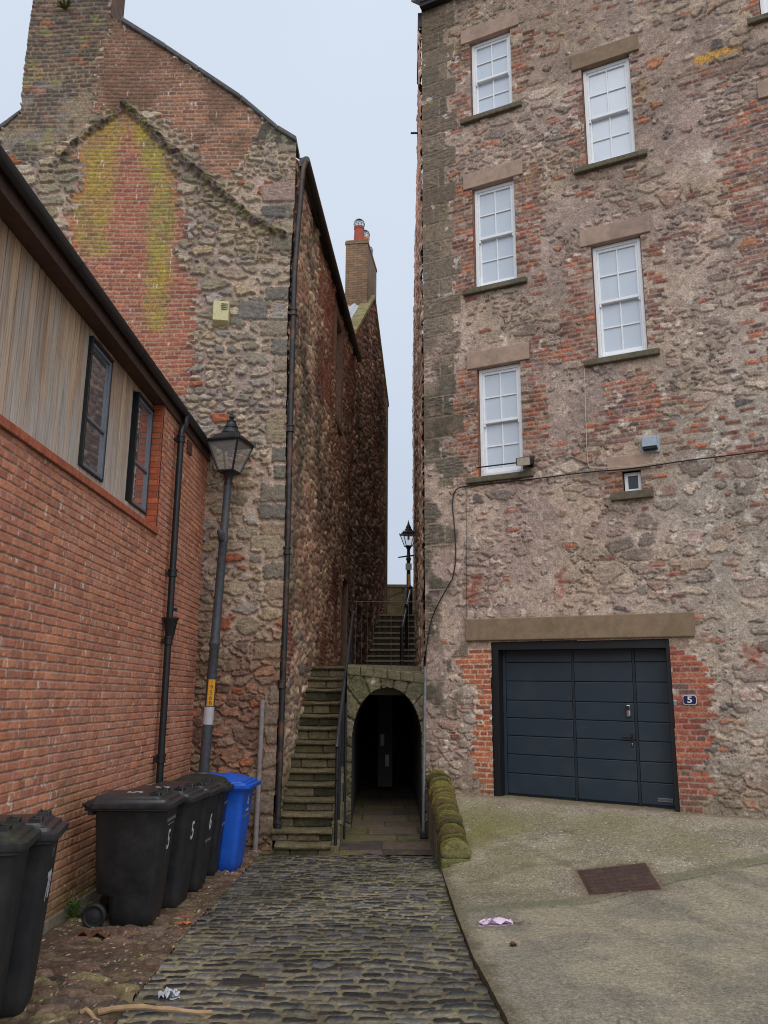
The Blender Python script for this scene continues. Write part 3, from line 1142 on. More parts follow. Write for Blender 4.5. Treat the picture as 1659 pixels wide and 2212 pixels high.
def side_func_gen(seed, pal, mortc, dark=None, a=0.34, b=0.17, dep=0.05, mossy=0.4, brickp=0.06):
    def f(u, v):
        N = len(u)
        n_f = fbm(u, v, 0.06, seed + 1, 3) - 0.5
        n_m = fbm(u, v, 0.5, seed + 2, 4)
        e, i1, i2, _, _ = rubble(u, v, a, b, seed + 3, 0.8, 0.85, 2.6, 0.05)
        m = sstep(0.03, 0.16, e + n_f * 0.25)
        st = palette(i1, pal) * (0.7 + 0.55 * i2)[:, None]
        c = mixc(np.tile(np.asarray(mortc, float), (N, 1)), st, m)
        bb, b1, b2, bu, bv = bricks(u, v, 0.225, 0.076, seed + 5, 0.016, 0.01, 5, 0.01)
        bi = (sstep(0.56, 0.64, fbm(bu, bv, 1.3, seed + 6, 3) - 0.06 + brickp) > 0.5) * 1.0
        c = mixc(c, palette(b1, [S(110, 62, 50), S(124, 70, 54), S(94, 56, 48)]), bi * bb)
        h = (m * dep * (0.5 + 0.8 * i2) * np.clip(e / 0.4, 0, 1) ** 0.5) * (1 - bi) + bi * bb * 0.015 + n_f * 0.03 + (n_m - .5) * 0.08
        gr = sstep(0.5, 0.68, fbm(u, v, 1.2, seed + 7, 4))
        c = mixc(c, S(74, 76, 56), gr * mossy)
        bl = sstep(0.55, 0.7, fbm(u, v * 0.5, 0.9, seed + 8, 4))
        c = mixc(c, S(48, 44, 40), bl * 0.55)
        if dark: c = c * dark
        return h, c
    return f


PAL_SIDE = [S(186, 154, 136), S(172, 146, 130), S(196, 164, 146), S(160, 136, 122), S(180, 158, 138), S(184, 148, 128)]
wall("side_wall", SRF, 0, 18.0, -0.3, 14.6, 0.07, 0.035, side_func_gen(300, PAL_SIDE, S(176, 152, 136), None, 0.34, 0.17, 0.05, 0.2, -0.5), None, M_STONE, tall,
     core_box(SRF, 0.25, 18.0, -0.3, 14.6, -0.6, -0.3, (0.05, 0.045, 0.04)))
# roof with its overhanging verge and eaves
mb = MB(lambda u, w, v: FR.w(u, v, w))
mb.hexa([(-0.12, 0.22, 14.72), (F_U1, 0.22, 14.72), (F_U1, -7, 19.5), (-0.12, -7, 19.5),
         (-0.12, 0.22, 14.86), (F_U1, 0.22, 14.86), (F_U1, -7, 19.64), (-0.12, -7, 19.64)])
mb.build("roof", M_SLATE, tall)
mb = MB(lambda u, w, v: FR.w(u, v, w))
mb.box(0.02, F_U1, 0.02, 0.16, 14.60, 14.71)
mb.build("eaves_board", M_BLACKFRAME, tall, 0.01)
mb = MB(lambda u, w, v: SRF.w(u, v, w))
mb.box(0.0, 1.5, 0.0, 0.075, 14.3, 14.62)
mb.build("bargeboard", mat_plain("dark purple paint", (0.02, 0.016, 0.03), 0.6), tall, 0.01)
mb = MB(lambda u, w, v: SRF.w(u, v, w))
mb.tube([(2.6, 0.0, 14.0), (2.6, 0.20, 14.0)], 0.022, 8)
mb.build("overflow_pipe", M_CABLE, tall)


def fbox(mb, u0, u1, v0, v1, w0, w1):
    mb.box(u0, u1, w0, w1, v0, v1)


FXF = lambda u, w, v: FR.w(u, v, w)


def sash_window(op, parent, lintel=True, sill=True, lint_mat=None, guard=False, lw=0.16, lh=0.29):
    u0, u1, v0, v1 = op
    base = parent
    mb = MB(FXF)                                     # reveal lining
    d = 0.45
    fbox(mb, u0 - 0.05, u0 + 0.004, v0, v1, -d, -0.016)
    fbox(mb, u1 - 0.004, u1 + 0.05, v0, v1, -d, -0.016)
    fbox(mb, u0 + 0.005, u1 - 0.005, v1 - 0.004, v1 + 0.05, -d, -0.016)
    fbox(mb, u0 + 0.005, u1 - 0.005, v0 - 0.06, v0 + 0.004, -d, -0.016)
    win = mb.build("window", M_REVEAL, base)
    mb = MB(FXF)                                     # box frame
    fr_ = 0.055
    wa, wb = -0.20, -0.065
    a, b, c_, e = u0 + 0.012, u1 - 0.012, v0 + 0.008, v1 - 0.012
    fbox(mb, a, a + fr_, c_, e, wa, wb)
    fbox(mb, b - fr_, b, c_, e, wa, wb)
    fbox(mb, a + fr_, b - fr_, e - fr_, e, wa, wb - 0.002)
    fbox(mb, a + fr_, b - fr_, c_, c_ + 0.05, wa, wb + 0.02)
    mb.build("frame", M_WHITE, win, 0.006)
    mid = (c_ + e) / 2
    a2, b2 = a + fr_ + 0.001, b - fr_ - 0.001
    for (lo, hi, w0, w1, low) in ((mid - 0.02, e - fr_ - 0.002, -0.130, -0.085, 0), (c_ + 0.052, mid + 0.022, -0.178, -0.133, 1)):
        mb = MB(FXF)
        sb = 0.034
        br = 0.085 if low else 0.045
        fbox(mb, a2, a2 + sb, lo, hi, w0, w1)
        fbox(mb, b2 - sb, b2, lo, hi, w0, w1)
        fbox(mb, a2 + sb, b2 - sb, hi - 0.042, hi, w0, w1 - 0.001)
        fbox(mb, a2 + sb, b2 - sb, lo, lo + br, w0, w1 - 0.001)
        um = (a2 + b2) / 2
        vm = (lo + br + hi - 0.042) / 2
        fbox(mb, um - 0.011, um + 0.011, lo + br, hi - 0.042, w0 + 0.006, w1 - 0.004)
        fbox(mb, a2 + sb, um - 0.011, vm - 0.011, vm + 0.011, w0 + 0.006, w1 - 0.006)
        fbox(mb, um + 0.011, b2 - sb, vm - 0.011, vm + 0.011, w0 + 0.006, w1 - 0.006)
        if not low:                                   # sash horns
            fbox(mb, a2 + 0.002, a2 + sb - 0.004, lo - 0.05, lo, w0 + 0.004, w1 - 0.004)
            fbox(mb, b2 - sb + 0.004, b2 - 0.002, lo - 0.05, lo, w0 + 0.004, w1 - 0.004)
        sash = mb.build("sash", M_WHITE, win, 0.004)
        mb = MB(FXF)
        fbox(mb, a2 + sb - 0.004, b2 - sb + 0.004, lo + br - 0.004, hi - 0.038, w0 + 0.012, w0 + 0.018)
        mb.build("pane", M_FROST, win)
    if lintel:
        mb = MB(FXF)
        fbox(mb, u0 - lw, u1 + lw, v1 - 0.006, v1 + lh, -0.30, 0.042)
        mb.build("lintel", lint_mat or M_LINTEL, win, 0.012)
    if sill:
        mb = MB(FXF)
        mb.hexa([(u0 - 0.19, -0.12, v0 - 0.11), (u1 + 0.17, -0.12, v0 - 0.11), (u1 + 0.17, 0.085, v0 - 0.11), (u0 - 0.19, 0.085, v0 - 0.11),
                 (u0 - 0.19, -0.12, v0 + 0.005), (u1 + 0.17, -0.12, v0 + 0.005), (u1 + 0.17, 0.085, v0 - 0.015), (u0 - 0.19, 0.085, v0 - 0.015)])
        mb.build("sill", M_SILL, win, 0.014)
    if guard:
        mb = MB(FXF)
        mb.tube([(u0 - 0.03, 0.02, v0 + 0.15), (u1 + 0.02, 0.02, v0 + 0.15)], 0.012, 8)
        mb.build("guard_bar", M_BLACKMETAL, win)
    return win


for k, op in enumerate(OP_A):
    sash_window(op, tall, guard=(k == 2))
for k, op in enumerate(OP_B):
    sash_window(op, tall, lint_mat=M_GLINTEL if k == 0 else None)
for k, op in enumerate(OP_C):
    sash_window(op, tall)
# little lavatory window
u0, u1, v0, v1 = OP_S
mb = MB(FXF)
fbox(mb, u0 - 0.04, u0 + 0.004, v0, v1, -0.45, -0.016)
fbox(mb, u1 - 0.004, u1 + 0.04, v0, v1, -0.45, -0.016)
fbox(mb, u0 + .005, u1 - .005, v1 - 0.004, v1 + 0.04, -0.45, -0.016)
fbox(mb, u0 + .005, u1 - .005, v0 - 0.05, v0 + 0.004, -0.45, -0.016)
ws = mb.build("window", M_REVEAL, tall)
mb = MB(FXF)
a, b, c_, e = u0 + 0.02, u1 - 0.008, v0 + 0.006, v1 - 0.012
fbox(mb, a, a + 0.05, c_, e, -0.16, -0.08)
fbox(mb, b - 0.05, b, c_, e, -0.16, -0.08)
fbox(mb, a + .05, b - .05, e - 0.05, e, -0.16, -0.082)
fbox(mb, a + .05, b - .05, c_, c_ + 0.06, -0.16, -0.082)
mb.build("frame", M_WHITE, ws, 0.005)
mb = MB(FXF)
fbox(mb, a + .045, b - .045, c_ + .055, e - .045, -0.13, -0.122)
mb.build("pane", M_DARKGLASS, ws)
mb = MB(FXF)
fbox(mb, u0 - 0.20, u1 + 0.14, v1 - 0.004, v1 + 0.23, -0.3, 0.036)
mb.build("lintel", M_LINTEL, ws, 0.008)
mb = MB(FXF)
fbox(mb, u0 - 0.17, u1 + 0.16, v0 - 0.115, v0 + 0.004, -0.12, 0.085)
mb.build("sill", M_SILL, ws, 0.012)

# ---- garage: everything in the slightly sagged frame of its opening
gTL, gTR, gBR, gBL = [np.array(p) for p in GAR]


def gxf(s, w, t):
    """s,t in metres within the door opening (origin bottom left), sheared with it"""
    W_, H_ = 2.59, 2.24
    a_, b_ = s / W_, t / H_
    p = gBL * (1 - a_) * (1 - b_) + gBR * a_ * (1 - b_) + gTL * (1 - a_) * b_ + gTR * a_ * b_
    return FR.w(p[0], p[1], w)


def gpx(x, y):
    """photo point -> (s, t)"""
    u, v = FR.px(x, y)
    ex = gBR - gBL
    ey = gTL - gBL
    A = np.array([[ex[0], ey[0]], [ex[1], ey[1]]])
    r = np.linalg.solve(A, np.array([u, v]) - gBL)
    return r[0] * 2.59, r[1] * 2.24


GW, GH = 2.59, 2.24
mb = MB(gxf)
mb.box(-0.02, 0.10, -0.45, -0.03, -0.35, GH + .02)
mb.box(GW - 0.06, GW + 0.02, -0.45, -0.03, -0.35, GH + .02)
mb.box(0.10, GW - 0.06, -0.45, -0.03, GH - 0.12, GH + .02)
fr_o = mb.build("garage_door_frame", M_BLACKFRAME, tall, 0.004)
W0, W1 = -0.30, -0.245
gx0, gx1, gy0, gy1 = 0.145, GW - 0.075, 0.0, GH - 0.10
mb = MB(gxf)
mb.box(0.10, gx0, -0.31, -0.235, -0.02, GH - 0.12)
mb.box(gx1, GW - 0.06, -0.31, -0.235, -0.02, GH - 0.12)
mb.box(gx0, gx1, -0.31, -0.29, -0.06, GH - 0.12)
gdoor = mb.build("garage_door", M_DOOR, tall, 0.003)
rows = [gpx(829.5 + .5 * 650, 1194.5 + .5 * y)[1] for y in (472, 555, 640, 718, 797, 880, 964)]
rows = [gy1 + 0.0] + rows + [0.02]
xs = [gx0 + 0.004, gpx(829.5 + .5 * 800, 1500)[0], gpx(829.5 + .5 * 1069, 1500)[0], gx1 - 0.004]
mb = MB(gxf)
for c in range(3):
    for r in range(len(rows) - 1):
        a, b = xs[c] + (0.022 if c else 0), xs[c + 1] - (0.022 if c < 2 else 0)
        hi, lo = rows[r] - 0.007, rows[r + 1] + 0.004
        mb.box(a, b, -0.288, W1 if c != 1 else W1 + 0.006, lo, hi)
mb.build("panel", M_DOOR, gdoor, 0.006)
mb = MB(gxf)
for x in (xs[1], xs[2]):
    mb.box(x - 0.018, x + 0.018, -0.288, W1 + 0.002, 0.0, gy1)
mb.box(xs[1], xs[2], -0.287, W1 + 0.0035, gy1 - 0.05, gy1 - 0.02)
mb.build("wicket_frame", mat_plain("door trim", (0.012, 0.018, 0.026), 0.45), gdoor, 0.003)
s_, t_ = gpx(829.5 + .5 * 1042, 1194.5 + .5 * 688)
mb = MB(gxf)
mb.box(s_ - 0.036, s_ + 0.036, W1, W1 + 0.05, t_ - 0.085, t_ + 0.085)
kp = mb.build("keypad_lock", M_CHROME, gdoor, 0.028, seg=4)
mb = MB(gxf)
mb.box(s_ - 0.026, s_ + 0.026, W1 + 0.045, W1 + 0.054, t_ + 0.005, t_ + 0.07)
mb.build("keypad", M_BLACKFRAME, kp, 0.006)
s_, t_ = gpx(829.5 + .5 * 1060, 1194.5 + .5 * 806)
mb = MB(gxf)
mb.box(s_ - 0.022, s_ + 0.012, W1, W1 + 0.014, t_ - 0.055, t_ + 0.055)
mb.tube([(s_ - 0.005, W1 + .01, t_ + 0.012), (s_ - 0.005, W1 + 0.055, t_ + 0.012), (s_ - 0.14, W1 + 0.06, t_ + 0.012)], 0.011, 8)
mb.build("handle", M_BLACKFRAME, gdoor, 0.004)
s_, t_ = gpx(829.5 + .5 * 1059, 1194.5 + .5 * 834)
mb = MB(gxf)
mb.box(s_ - 0.020, s_ + 0.020, W1, W1 + 0.012, t_ - 0.042, t_ + 0.042)
lk = mb.build("lock_plate", M_BLACKFRAME, gdoor, 0.010, seg=3)
mb = MB(gxf)
mb.box(s_ - 0.008, s_ + 0.008, W1 + .01, W1 + 0.02, t_ - 0.018, t_ + 0.016)
mb.build("cylinder", M_CHROME, lk, 0.004)
s_, t_ = gpx(829.5 + .5 * 1204, 1194.5 + .5 * 1077)
mb = MB(gxf)
mb.box(s_ - 0.10, s_ + 0.10, W1, W1 + 0.008, t_ - 0.024, t_ + 0.024)
bd = mb.build("maker_badge", M_GALV, gdoor, 0.003)
o3 = Vector(gxf(s_, W1 + 0.010, t_))
ux = (Vector(gxf(s_ + .1, W1, t_)) - Vector(gxf(s_, W1, t_))).normalized()
uz = Vector((0, 0, 1))
text("badge_lettering", "HÖRMANN", 0.04, M_BLACKFRAME, bd, basis(o3 - wpos(bd), ux, uz, Vector(fn)))
mb = MB(gxf)
mb.box(GW + 0.005, GW + 0.045, -0.02, 0.014, 1.35, 1.42)
mb.build("striker", M_CHROME, fr_o, 0.004)
mb = MB(gxf)
mb.box(0.0, GW - 0.02, -0.45, -0.02, -0.2, -0.02)
mb.build("threshold", mat_plain("threshold concrete", S(120, 108, 96), 0.9, 0, 20, 0.2), fr_o, 0.006)
lt = [FR.px(*p) for p in ((1006, 1338.5), (1500, 1322), (1502, 1375.5), (1008.5, 1385))]
mb = MB(FXF)
mb.hexa([(lt[3][0], -0.45, lt[3][1]), (lt[2][0], -0.45, lt[2][1]), (lt[2][0], 0.055, lt[2][1]), (lt[3][0], 0.055, lt[3][1]),
         (lt[0][0], -0.45, lt[0][1]), (lt[1][0], -0.45, lt[1][1]), (lt[1][0], 0.055, lt[1][1]), (lt[0][0], 0.055, lt[0][1])])
mb.build("garage_lintel", M_GLINTEL, tall, 0.015)

# ---- fittings on the facade
u_, v_ = FR.px(1490.5, 1512)
sg = thing("house_number_sign", tuple(FR.w(u_, v_)), "small navy enamel plate with white 5 on brick beside the garage", "sign")
hw, hh, nr = 0.088, 0.062, 0.022
out = []
for sx, sz in ((1, 1), (-1, 1), (-1, -1), (1, -1)):
    cpts = [(sx * hw, sz * (hh - nr)), (sx * (hw - nr * .3), sz * (hh - nr * .3 - 0.006)), (sx * (hw - nr), sz * hh)]
    out += cpts if sx * sz > 0 else cpts[::-1]
def plate(k, w0, w1):
    m_ = MB(lambda u, w, v: FR.w(u_ + u, v_ + v, w))
    m_.prism([(a * k, b * k) for a, b in out], w0, w1, 'y')
    return m_
pl = plate(1.0, 0.02, 0.034).build("plate_rim", M_ENAMEL, sg)
m_ = MB(lambda u, w, v: FR.w(u_ + u, v_ + v, w))
m_.prism([(a - math.copysign(0.006, a), b - math.copysign(0.006, b)) for a, b in out], 0.0335, 0.036, 'y')
m_.build("plate", M_NAVY, sg)
text("figure", "5", 0.115, M_ENAMEL, sg, basis(Vector(FR.w(u_, v_, 0.037)) - wpos(sg), Vector(fu_), uz, Vector(fn)), 0.001, 1.25, 0.002)

u_, v_ = FR.px(1141, 1000)
fl = thing("floodlight", tuple(FR.w(u_, v_)), "black floodlight on a stub bracket below the lowest sash window", "floodlight")
LX = lambda u, w, v: FR.w(u_ + u, v_ + v, w)
mb = MB(LX)
mb.hexa([(-0.12, 0.05, -0.02), (0.12, 0.05, -0.02), (0.12, 0.25, -0.10), (-0.12, 0.25, -0.10),
         (-0.12, 0.05, 0.09), (0.12, 0.05, 0.09), (0.12, 0.27, 0.02), (-0.12, 0.27, 0.02)])
mb.build("housing", M_BLACKMETAL, fl, 0.012)
mb = MB(LX)
mb.hexa([(-0.10, 0.242, -0.105), (0.10, 0.242, -0.105), (0.10, 0.252, -0.103), (-0.10, 0.252, -0.103),
         (-0.10, 0.262, 0.012), (0.10, 0.262, 0.012), (0.10, 0.274, 0.010), (-0.10, 0.274, 0.010)])
mb.build("lens", mat_plain("grey lens", S(150, 140, 126), 0.2), fl)
mb = MB(LX)
mb.box(0.02, 0.10, 0.0, 0.07, -0.08, 0.0)
mb.build("bracket", M_BLACKMETAL, fl, 0.006)

u_, v_ = FR.px(1406, 961)
vc = thing("vent_cowl", tuple(FR.w(u_, v_)), "grey plastic extractor cowl on the wall above the tiny window", "vent")
mb = MB(LX)
mb.box(-0.125, 0.125, 0.005, 0.028, -0.125, 0.125)
mb.build("back_plate", M_GREYBOX, vc, 0.004)
mb = MB(LX)
mb.hexa([(-0.11, 0.028, -0.07), (0.10, 0.028, -0.07), (0.10, 0.14, -0.055), (-0.11, 0.14, -0.055),
         (-0.11, 0.028, 0.11), (0.10, 0.028, 0.11), (0.10, 0.14, 0.09), (-0.11, 0.14, 0.09)])
mb.build("hood", M_GREYBOX, vc, 0.006)
mb = MB(LX)
for k in range(7):
    mb.box(-0.095 + k * 0.028, -0.08 + k * 0.028, 0.04, 0.125, -0.095, -0.068)
mb.box(-0.105, 0.098, 0.035, 0.13, -0.085, -0.071)
mb.build("grille", M_BLACKFRAME, vc)


def cable(name, pts, r, mat, label, w=0.045):
    P = []
    for k, p in enumerate(pts):
        u, v = FR.px(*p)
        P.append(FR.w(u, v, w + 0.006 * math.sin(k * 2.1)))
    # smooth a little
    Q = []
    for a, b in zip(P[:-1], P[1:]):
        for t in (0, .33, .67):
            Q.append(a * (1 - t) + b * t)
    Q.append(P[-1])
    for _ in range(2):
        Q = [Q[0]] + [(Q[i - 1] + 2 * Q[i] + Q[i + 1]) / 4 for i in range(1, len(Q) - 1)] + [Q[-1]]
    m_ = MB()
    m_.tube(Q, r, 6)
    o = m_.build(name, mat, None, 0, True)
    return tag(o, label, "cable")


z4 = lambda L: [(829.5 + .5 * x, 597.3 + .5 * y) for x, y in L]
cb = z4([(1720, 745), (1659, 757), (1440, 782), (1300, 799), (1160, 822), (1020, 838), (900, 845), (640, 880), (500, 893), (360, 908), (325, 915), (305, 935), (298, 990), (310, 1080), (315, 1200), (310, 1270), (295, 1327)])
cb += [(829.5 + .5 * x, 1194.5 + .5 * y) for x, y in [(300, 110), (250, 200), (215, 270), (195, 350), (186, 440), (184, 500)]]
cable("power_cable", cb, 0.010, M_CABLE, "black cable drooping along the stone facade below the lowest sash window")
cable("telephone_wire", z4([(868, 400), (874, 600), (880, 800), (888, 832), (965, 828), (1060, 824), (1150, 812), (1200, 806)]), 0.005, M_WHITECABLE,
      "thin pale wire dropping from a window sill then running above the tiny window", 0.035)
cable("thin_wire", z4([(361, 915), (360, 1100), (359, 1327)]) + [(1008.5, 1338)], 0.003, M_CABLE, "hair-thin grey wire hanging straight down to the garage lintel", 0.03)
P0, P1 = atY(918.5, 1439.5, 12.75), atY(914.5, 1803, 12.75)
pp = thing("galvanised_pipe", (P1[0], P1[1], P1[2]), "thin galvanised pipe standing upright between the arch and the mossy wall", "pipe")
mb = MB()
mb.tube([P1, P0], 0.024, 10)
mb.build("tube", M_GALV, pp, 0, True)
mb = MB()
mb.box(P1[0] - 0.05, P1[0] + 0.05, P1[1] - 0.05, P1[1] + 0.05, P1[2] - 0.05, P1[2] + 0.05)
mb.build("foot", M_BLACKMETAL, pp, 0.01)

# ================================================================== OLD GABLED HOUSE ON THE LEFT
GF = Frame((-7.2, 12.22, 0), np.array([1, -0.017, 0]) / math.hypot(1, 0.017), np.array([-0.017, -1, 0]) / math.hypot(1, 0.017))


def z1(pts):
    return GF.poly([(0.5 * x, 0.5 * y) for x, y in pts])


def zc(pts):      # crop [100,300,1000,1100] at .5425 native per px
    k = 0.5425 * 0.66363
    return GF.poly([(66.36 + x * k, 199.1 + y * k) for x, y in pts])


gcU, gcV = GF.px(588, 1830)
edge_r = GF.px(641, 312)
GCORN = [GF.px(588, 1843), GF.px(614, 1257), GF.px(622, 663), GF.px(636, 440), GF.px(641, 312)]
roofline = [GF.px(*p) for p in [(641, 308), (600, 283), (520, 216), (430, 156), (360, 109), (262, 48)]]
chim_base = GF.px(238, 36)
GPOLY = [(GCORN[0][0], -0.6)] + GCORN + roofline[1:] + [chim_base, (chim_base[0], 15.9), (GF.px(70, 0)[0] + 0.02, 15.9), GF.px(50, 170), GF.px(45, 245), GF.px(15, 272), GF.px(-120, 370), (0.2, 8.0), (0.2, 5.0), (3.5, 5.0), (4.2, -0.6)]
P_A = z1([(375, 520), (400, 470), (400, 380), (470, 75), (530, 100), (730, 225), (1045, 440), (1140, 520), (1110, 600), (1080, 660), (1030, 740), (1000, 775), (880, 745), (850, 640), (770, 560), (700, 500), (600, 470), (545, 462), (480, 480), (390, 520)])
P_CH = z1([(150, -400), (480, -400), (478, 70), (400, 470), (390, 540), (330, 590), (230, 620), (210, 680), (150, 720), (0, 640), (0, 560), (80, 500)])
P_C = z1([(545, 466), (440, 545), (365, 610), (335, 690), (365, 740), (335, 800), (325, 870), (325, 915), (270, 925), (300, 1000), (300, 1700), (830, 1700), (832, 1480), (840, 1420), (850, 1200), (800, 1190), (800, 1130), (852, 1128), (750, 1120), (745, 1050), (790, 1040), (785, 1000), (810, 985), (805, 905), (770, 890), (750, 760), (740, 720), (700, 650), (650, 570)])
P_Y1 = z1([(480, 500), (380, 590), (340, 690), (365, 760), (330, 900), (320, 1010), (380, 1100), (470, 1100), (440, 1000), (470, 860), (490, 680), (530, 560)])
P_Y2 = z1([(545, 470), (580, 520), (600, 640), (650, 740), (660, 850), (640, 1000), (645, 1420), (700, 1430), (730, 1100), (755, 900), (745, 730), (700, 640), (620, 530)])
SCAR = z1([(545, 462), (620, 530), (700, 610), (790, 690), (880, 760), (980, 850), (1090, 950), (1230, 1020)])
SCAR2 = z1([(545, 462), (470, 520), (370, 590), (320, 630), (250, 720)])
P_SKEW = z1([(1130, 520), (1280, 600), (1282, 640), (1215, 630), (1105, 610)])
DRESS = [zc(p) for p in [[(1370, 560), (1590, 530), (1590, 660), (1390, 665)], [(1245, 1250), (1425, 1250), (1425, 1370), (1240, 1370)],
                         [(1385, 680), (1530, 675), (1540, 760), (1380, 755)], [(1450, 1265), (1525, 1265), (1522, 1355), (1450, 1355)]]]
DRESS.append(GF.poly([(540, 1155), (608, 1155), (608, 1188), (540, 1188)]))
DRESS.append(GF.poly([(572, 905), (616, 905), (616, 955), (575, 955)]))


def gable_func(u, v):
    N = len(u)
    n_f = fbm(u, v, 0.05, 401, 4) - 0.5
    n_m = fbm(u, v, 0.4, 402, 4) - 0.5
    redb = sstep(3.6, 2.0, v + n_m * 2.2)               # redder rubble low down
    mort = np.tile(S(152, 133, 118), (N, 1))
    mort = mixc(mort, S(128, 112, 104), sstep(0.45, 0.65, fbm(u, v, 0.7, 403, 3)))
    mort = mixc(mort, S(112, 84, 70), redb * 0.8)
    e, i1, i2, _, _ = rubble(u, v, 0.34, 0.19, 411, 0.8, 0.85, 2.7, 0.06)
    e2, j1, j2, _, _ = rubble(u + 5, v, 0.19, 0.115, 414, 0.8, 0.85, 2.6, 0.05)
    sel = h32(np.floor((u + n_m * .5) / 0.8), np.floor((v + n_m * .5) / 0.55), 415) > 0.6
    e = np.where(sel, e2, e); i1 = np.where(sel, j1, i1); i2 = np.where(sel, j2, i2)
    edge = e - 0.10 + n_f * 0.42 - 0.08 * (1 - redb)
    m = sstep(-0.02, 0.10, edge)
    st = palette(i1, [S(130, 119, 104), S(142, 128, 110), S(120, 111, 102), S(150, 135, 118), S(134, 124, 115), S(126, 114, 95), S(112, 104, 96), S(140, 122, 105), S(138, 121, 97)])
    str_ = palette(i1, [S(118, 82, 66), S(128, 92, 72), S(100, 74, 62), S(134, 88, 66), S(112, 90, 74), S(96, 70, 58), S(124, 100, 82)])
    st = mixc(st, str_, redb * 0.9)
    st = np.where(((i1 > .30) & (i1 < .335))[:, None], S(132, 78, 56), st)
    strata = fbm(u * 0.3, v + n_m * .06, 0.03, 416, 3)
    st = st * (0.80 + 0.32 * i2)[:, None] * (0.82 + 0.36 * strata)[:, None]
    st = mixc(st, S(110, 104, 78), sstep(0.55, 0.7, fbm(u, v, 0.5, 417, 4)) * 0.45)
    c = mixc(mort, st, m)
    h = m * (0.022 + 0.026 * i2 + 0.020 * strata) * np.clip(edge / 0.10, 0, 1) ** 0.5 + n_f * 0.030 + n_m * 0.03
    # bonded quoins up the corner
    cu_ = np.interp(v, [p[1] for p in GCORN], [p[0] for p in GCORN])
    dc = cu_ - u
    Hq = 0.30
    rw = np.floor((v + n_m * 0.06) / Hq)
    fv = (v + n_m * .06) / Hq - rw
    ql = 0.14 + 0.30 * h32(rw, rw, 421) + 0.06 * np.mod(rw, 2)
    eq = np.minimum(np.minimum(fv, 1 - fv) * Hq, ql - dc) + n_f * 0.10 + n_m * 0.04 - 0.012
    qm = sstep(0.0, 0.025, eq)
    qi = h32(rw, rw + 3, 422)
    qc = palette(qi, [S(116, 104, 90), S(104, 96, 84), S(128, 114, 98), S(96, 90, 82), S(122, 106, 88)]) * (0.80 + 0.4 * strata)[:, None]
    qc = mixc(qc, S(112, 88, 72), redb * 0.5)
    qin = (dc < ql + 0.015) * (h32(rw, rw + 9, 423) > 0.25) * 1.0
    c = mixc(c, mixc(mort, qc, qm), qin)
    h = h * (1 - qin) + qin * (qm * 0.035 * np.clip(eq / 0.04, 0, 1) ** 0.5 + n_f * 0.02)
    for k, P in enumerate(DRESS):
        s_ = sdpoly(u, v, P) + n_f * 0.03
        d_ = sstep(0.0, 0.02, s_)
        cc = [S(128, 108, 98), S(98, 92, 86), S(86, 82, 78), S(124, 114, 108), S(128, 116, 96), S(118, 106, 86)][k]
        c = mixc(c, cc * (0.85 + 0.3 * strata)[:, None], d_)
        h = h * (1 - d_) + d_ * (0.035 * np.clip(s_ / 0.03, 0, 1) ** 0.5 + (strata - .5) * 0.02)
    # bricks
    bm, b1, b2, bu, bv = bricks(u, v + 0.012 * np.sin(u * 2.5), 0.225, 0.075, 431, 0.014, 0.007, 6, 0.010)
    inA = (sdpoly(bu, bv, P_A) + n_m * 0.02 > 0) * 1.0
    inC = (sdpoly(bu, bv, P_C) > 0) * 1.0
    colA = palette(b1, [S(122, 86, 70), S(132, 92, 72), S(114, 82, 70), S(126, 94, 78), S(106, 80, 70)]) * (0.82 + 0.34 * b2)[:, None]
    sootA = sstep(0.42, 0.62, fbm(u, v, 0.9, 432, 4) + 0.10 * sstep(11.2, 13.0, v))
    colA = mixc(colA, S(92, 74, 60), sootA * 0.6)
    mA = mixc(np.tile(S(142, 118, 98), (N, 1)), S(104, 80, 66), np.clip(sootA * 1.1, 0, 1))
    c = mixc(c, mixc(mA, colA, bm), inA)
    h = h * (1 - inA) + inA * (bm * 0.012 + n_f * 0.008)
    colC = palette(b1, [S(138, 84, 66), S(146, 90, 70), S(126, 78, 64), S(140, 94, 76), S(120, 74, 64)]) * (0.85 + 0.28 * b2)[:, None]
    mC = np.tile(S(140, 116, 98), (N, 1))
    cc = mixc(mC, colC, bm)
    yn = fbm(u, v, 0.5, 441, 4) - 0.5
    y1 = sstep(-0.16, 0.06, sdpoly(u, v, P_Y1) + yn * 0.22)
    y2 = sstep(-0.14, 0.05, sdpoly(u, v, P_Y2) + yn * 0.18)
    yel = np.maximum(y1 * 0.85, y2 * np.interp(v, [5.9, 7, 8.2, 9.2, 11], [.35, .6, .85, 1, 1]))
    ycol = mixc(np.tile(S(138, 124, 54), (N, 1)), S(116, 108, 62), sstep(.4, .6, fbm(u, v, 0.3, 442, 3))) * (0.85 + 0.3 * b2)[:, None]
    ycol = mixc(ycol, S(146, 122, 44), sstep(.5, .62, fbm(u, v, 0.35, 443, 3)) * 0.6)
    ym = mixc(np.tile(S(112, 104, 62), (N, 1)), S(150, 140, 90), 0.3)
    cc = mixc(cc, mixc(ym, ycol, bm), np.clip(yel, 0, 1) * (0.42 + 0.36 * sstep(.35, .6, fbm(u, v, .16, 444, 4)) + 0.22 * sstep(.4, .6, fbm(u, v, .045, 445, 2))))
    c = mixc(c, cc, inC)
    h = h * (1 - inC) + inC * (bm * 0.012 + n_f * 0.008)
    # old chimney brickwork, thick joints
    xm, x1, x2, xu, xv = bricks(u, v + 0.02 * np.sin(u * 2) + n_m * 0.03, 0.24, 0.088, 451, 0.022, 0.02, 7, 0.010)
    inX = (sdpoly(xu, xv, P_CH) + n_m * 0.10 > 0) * 1.0
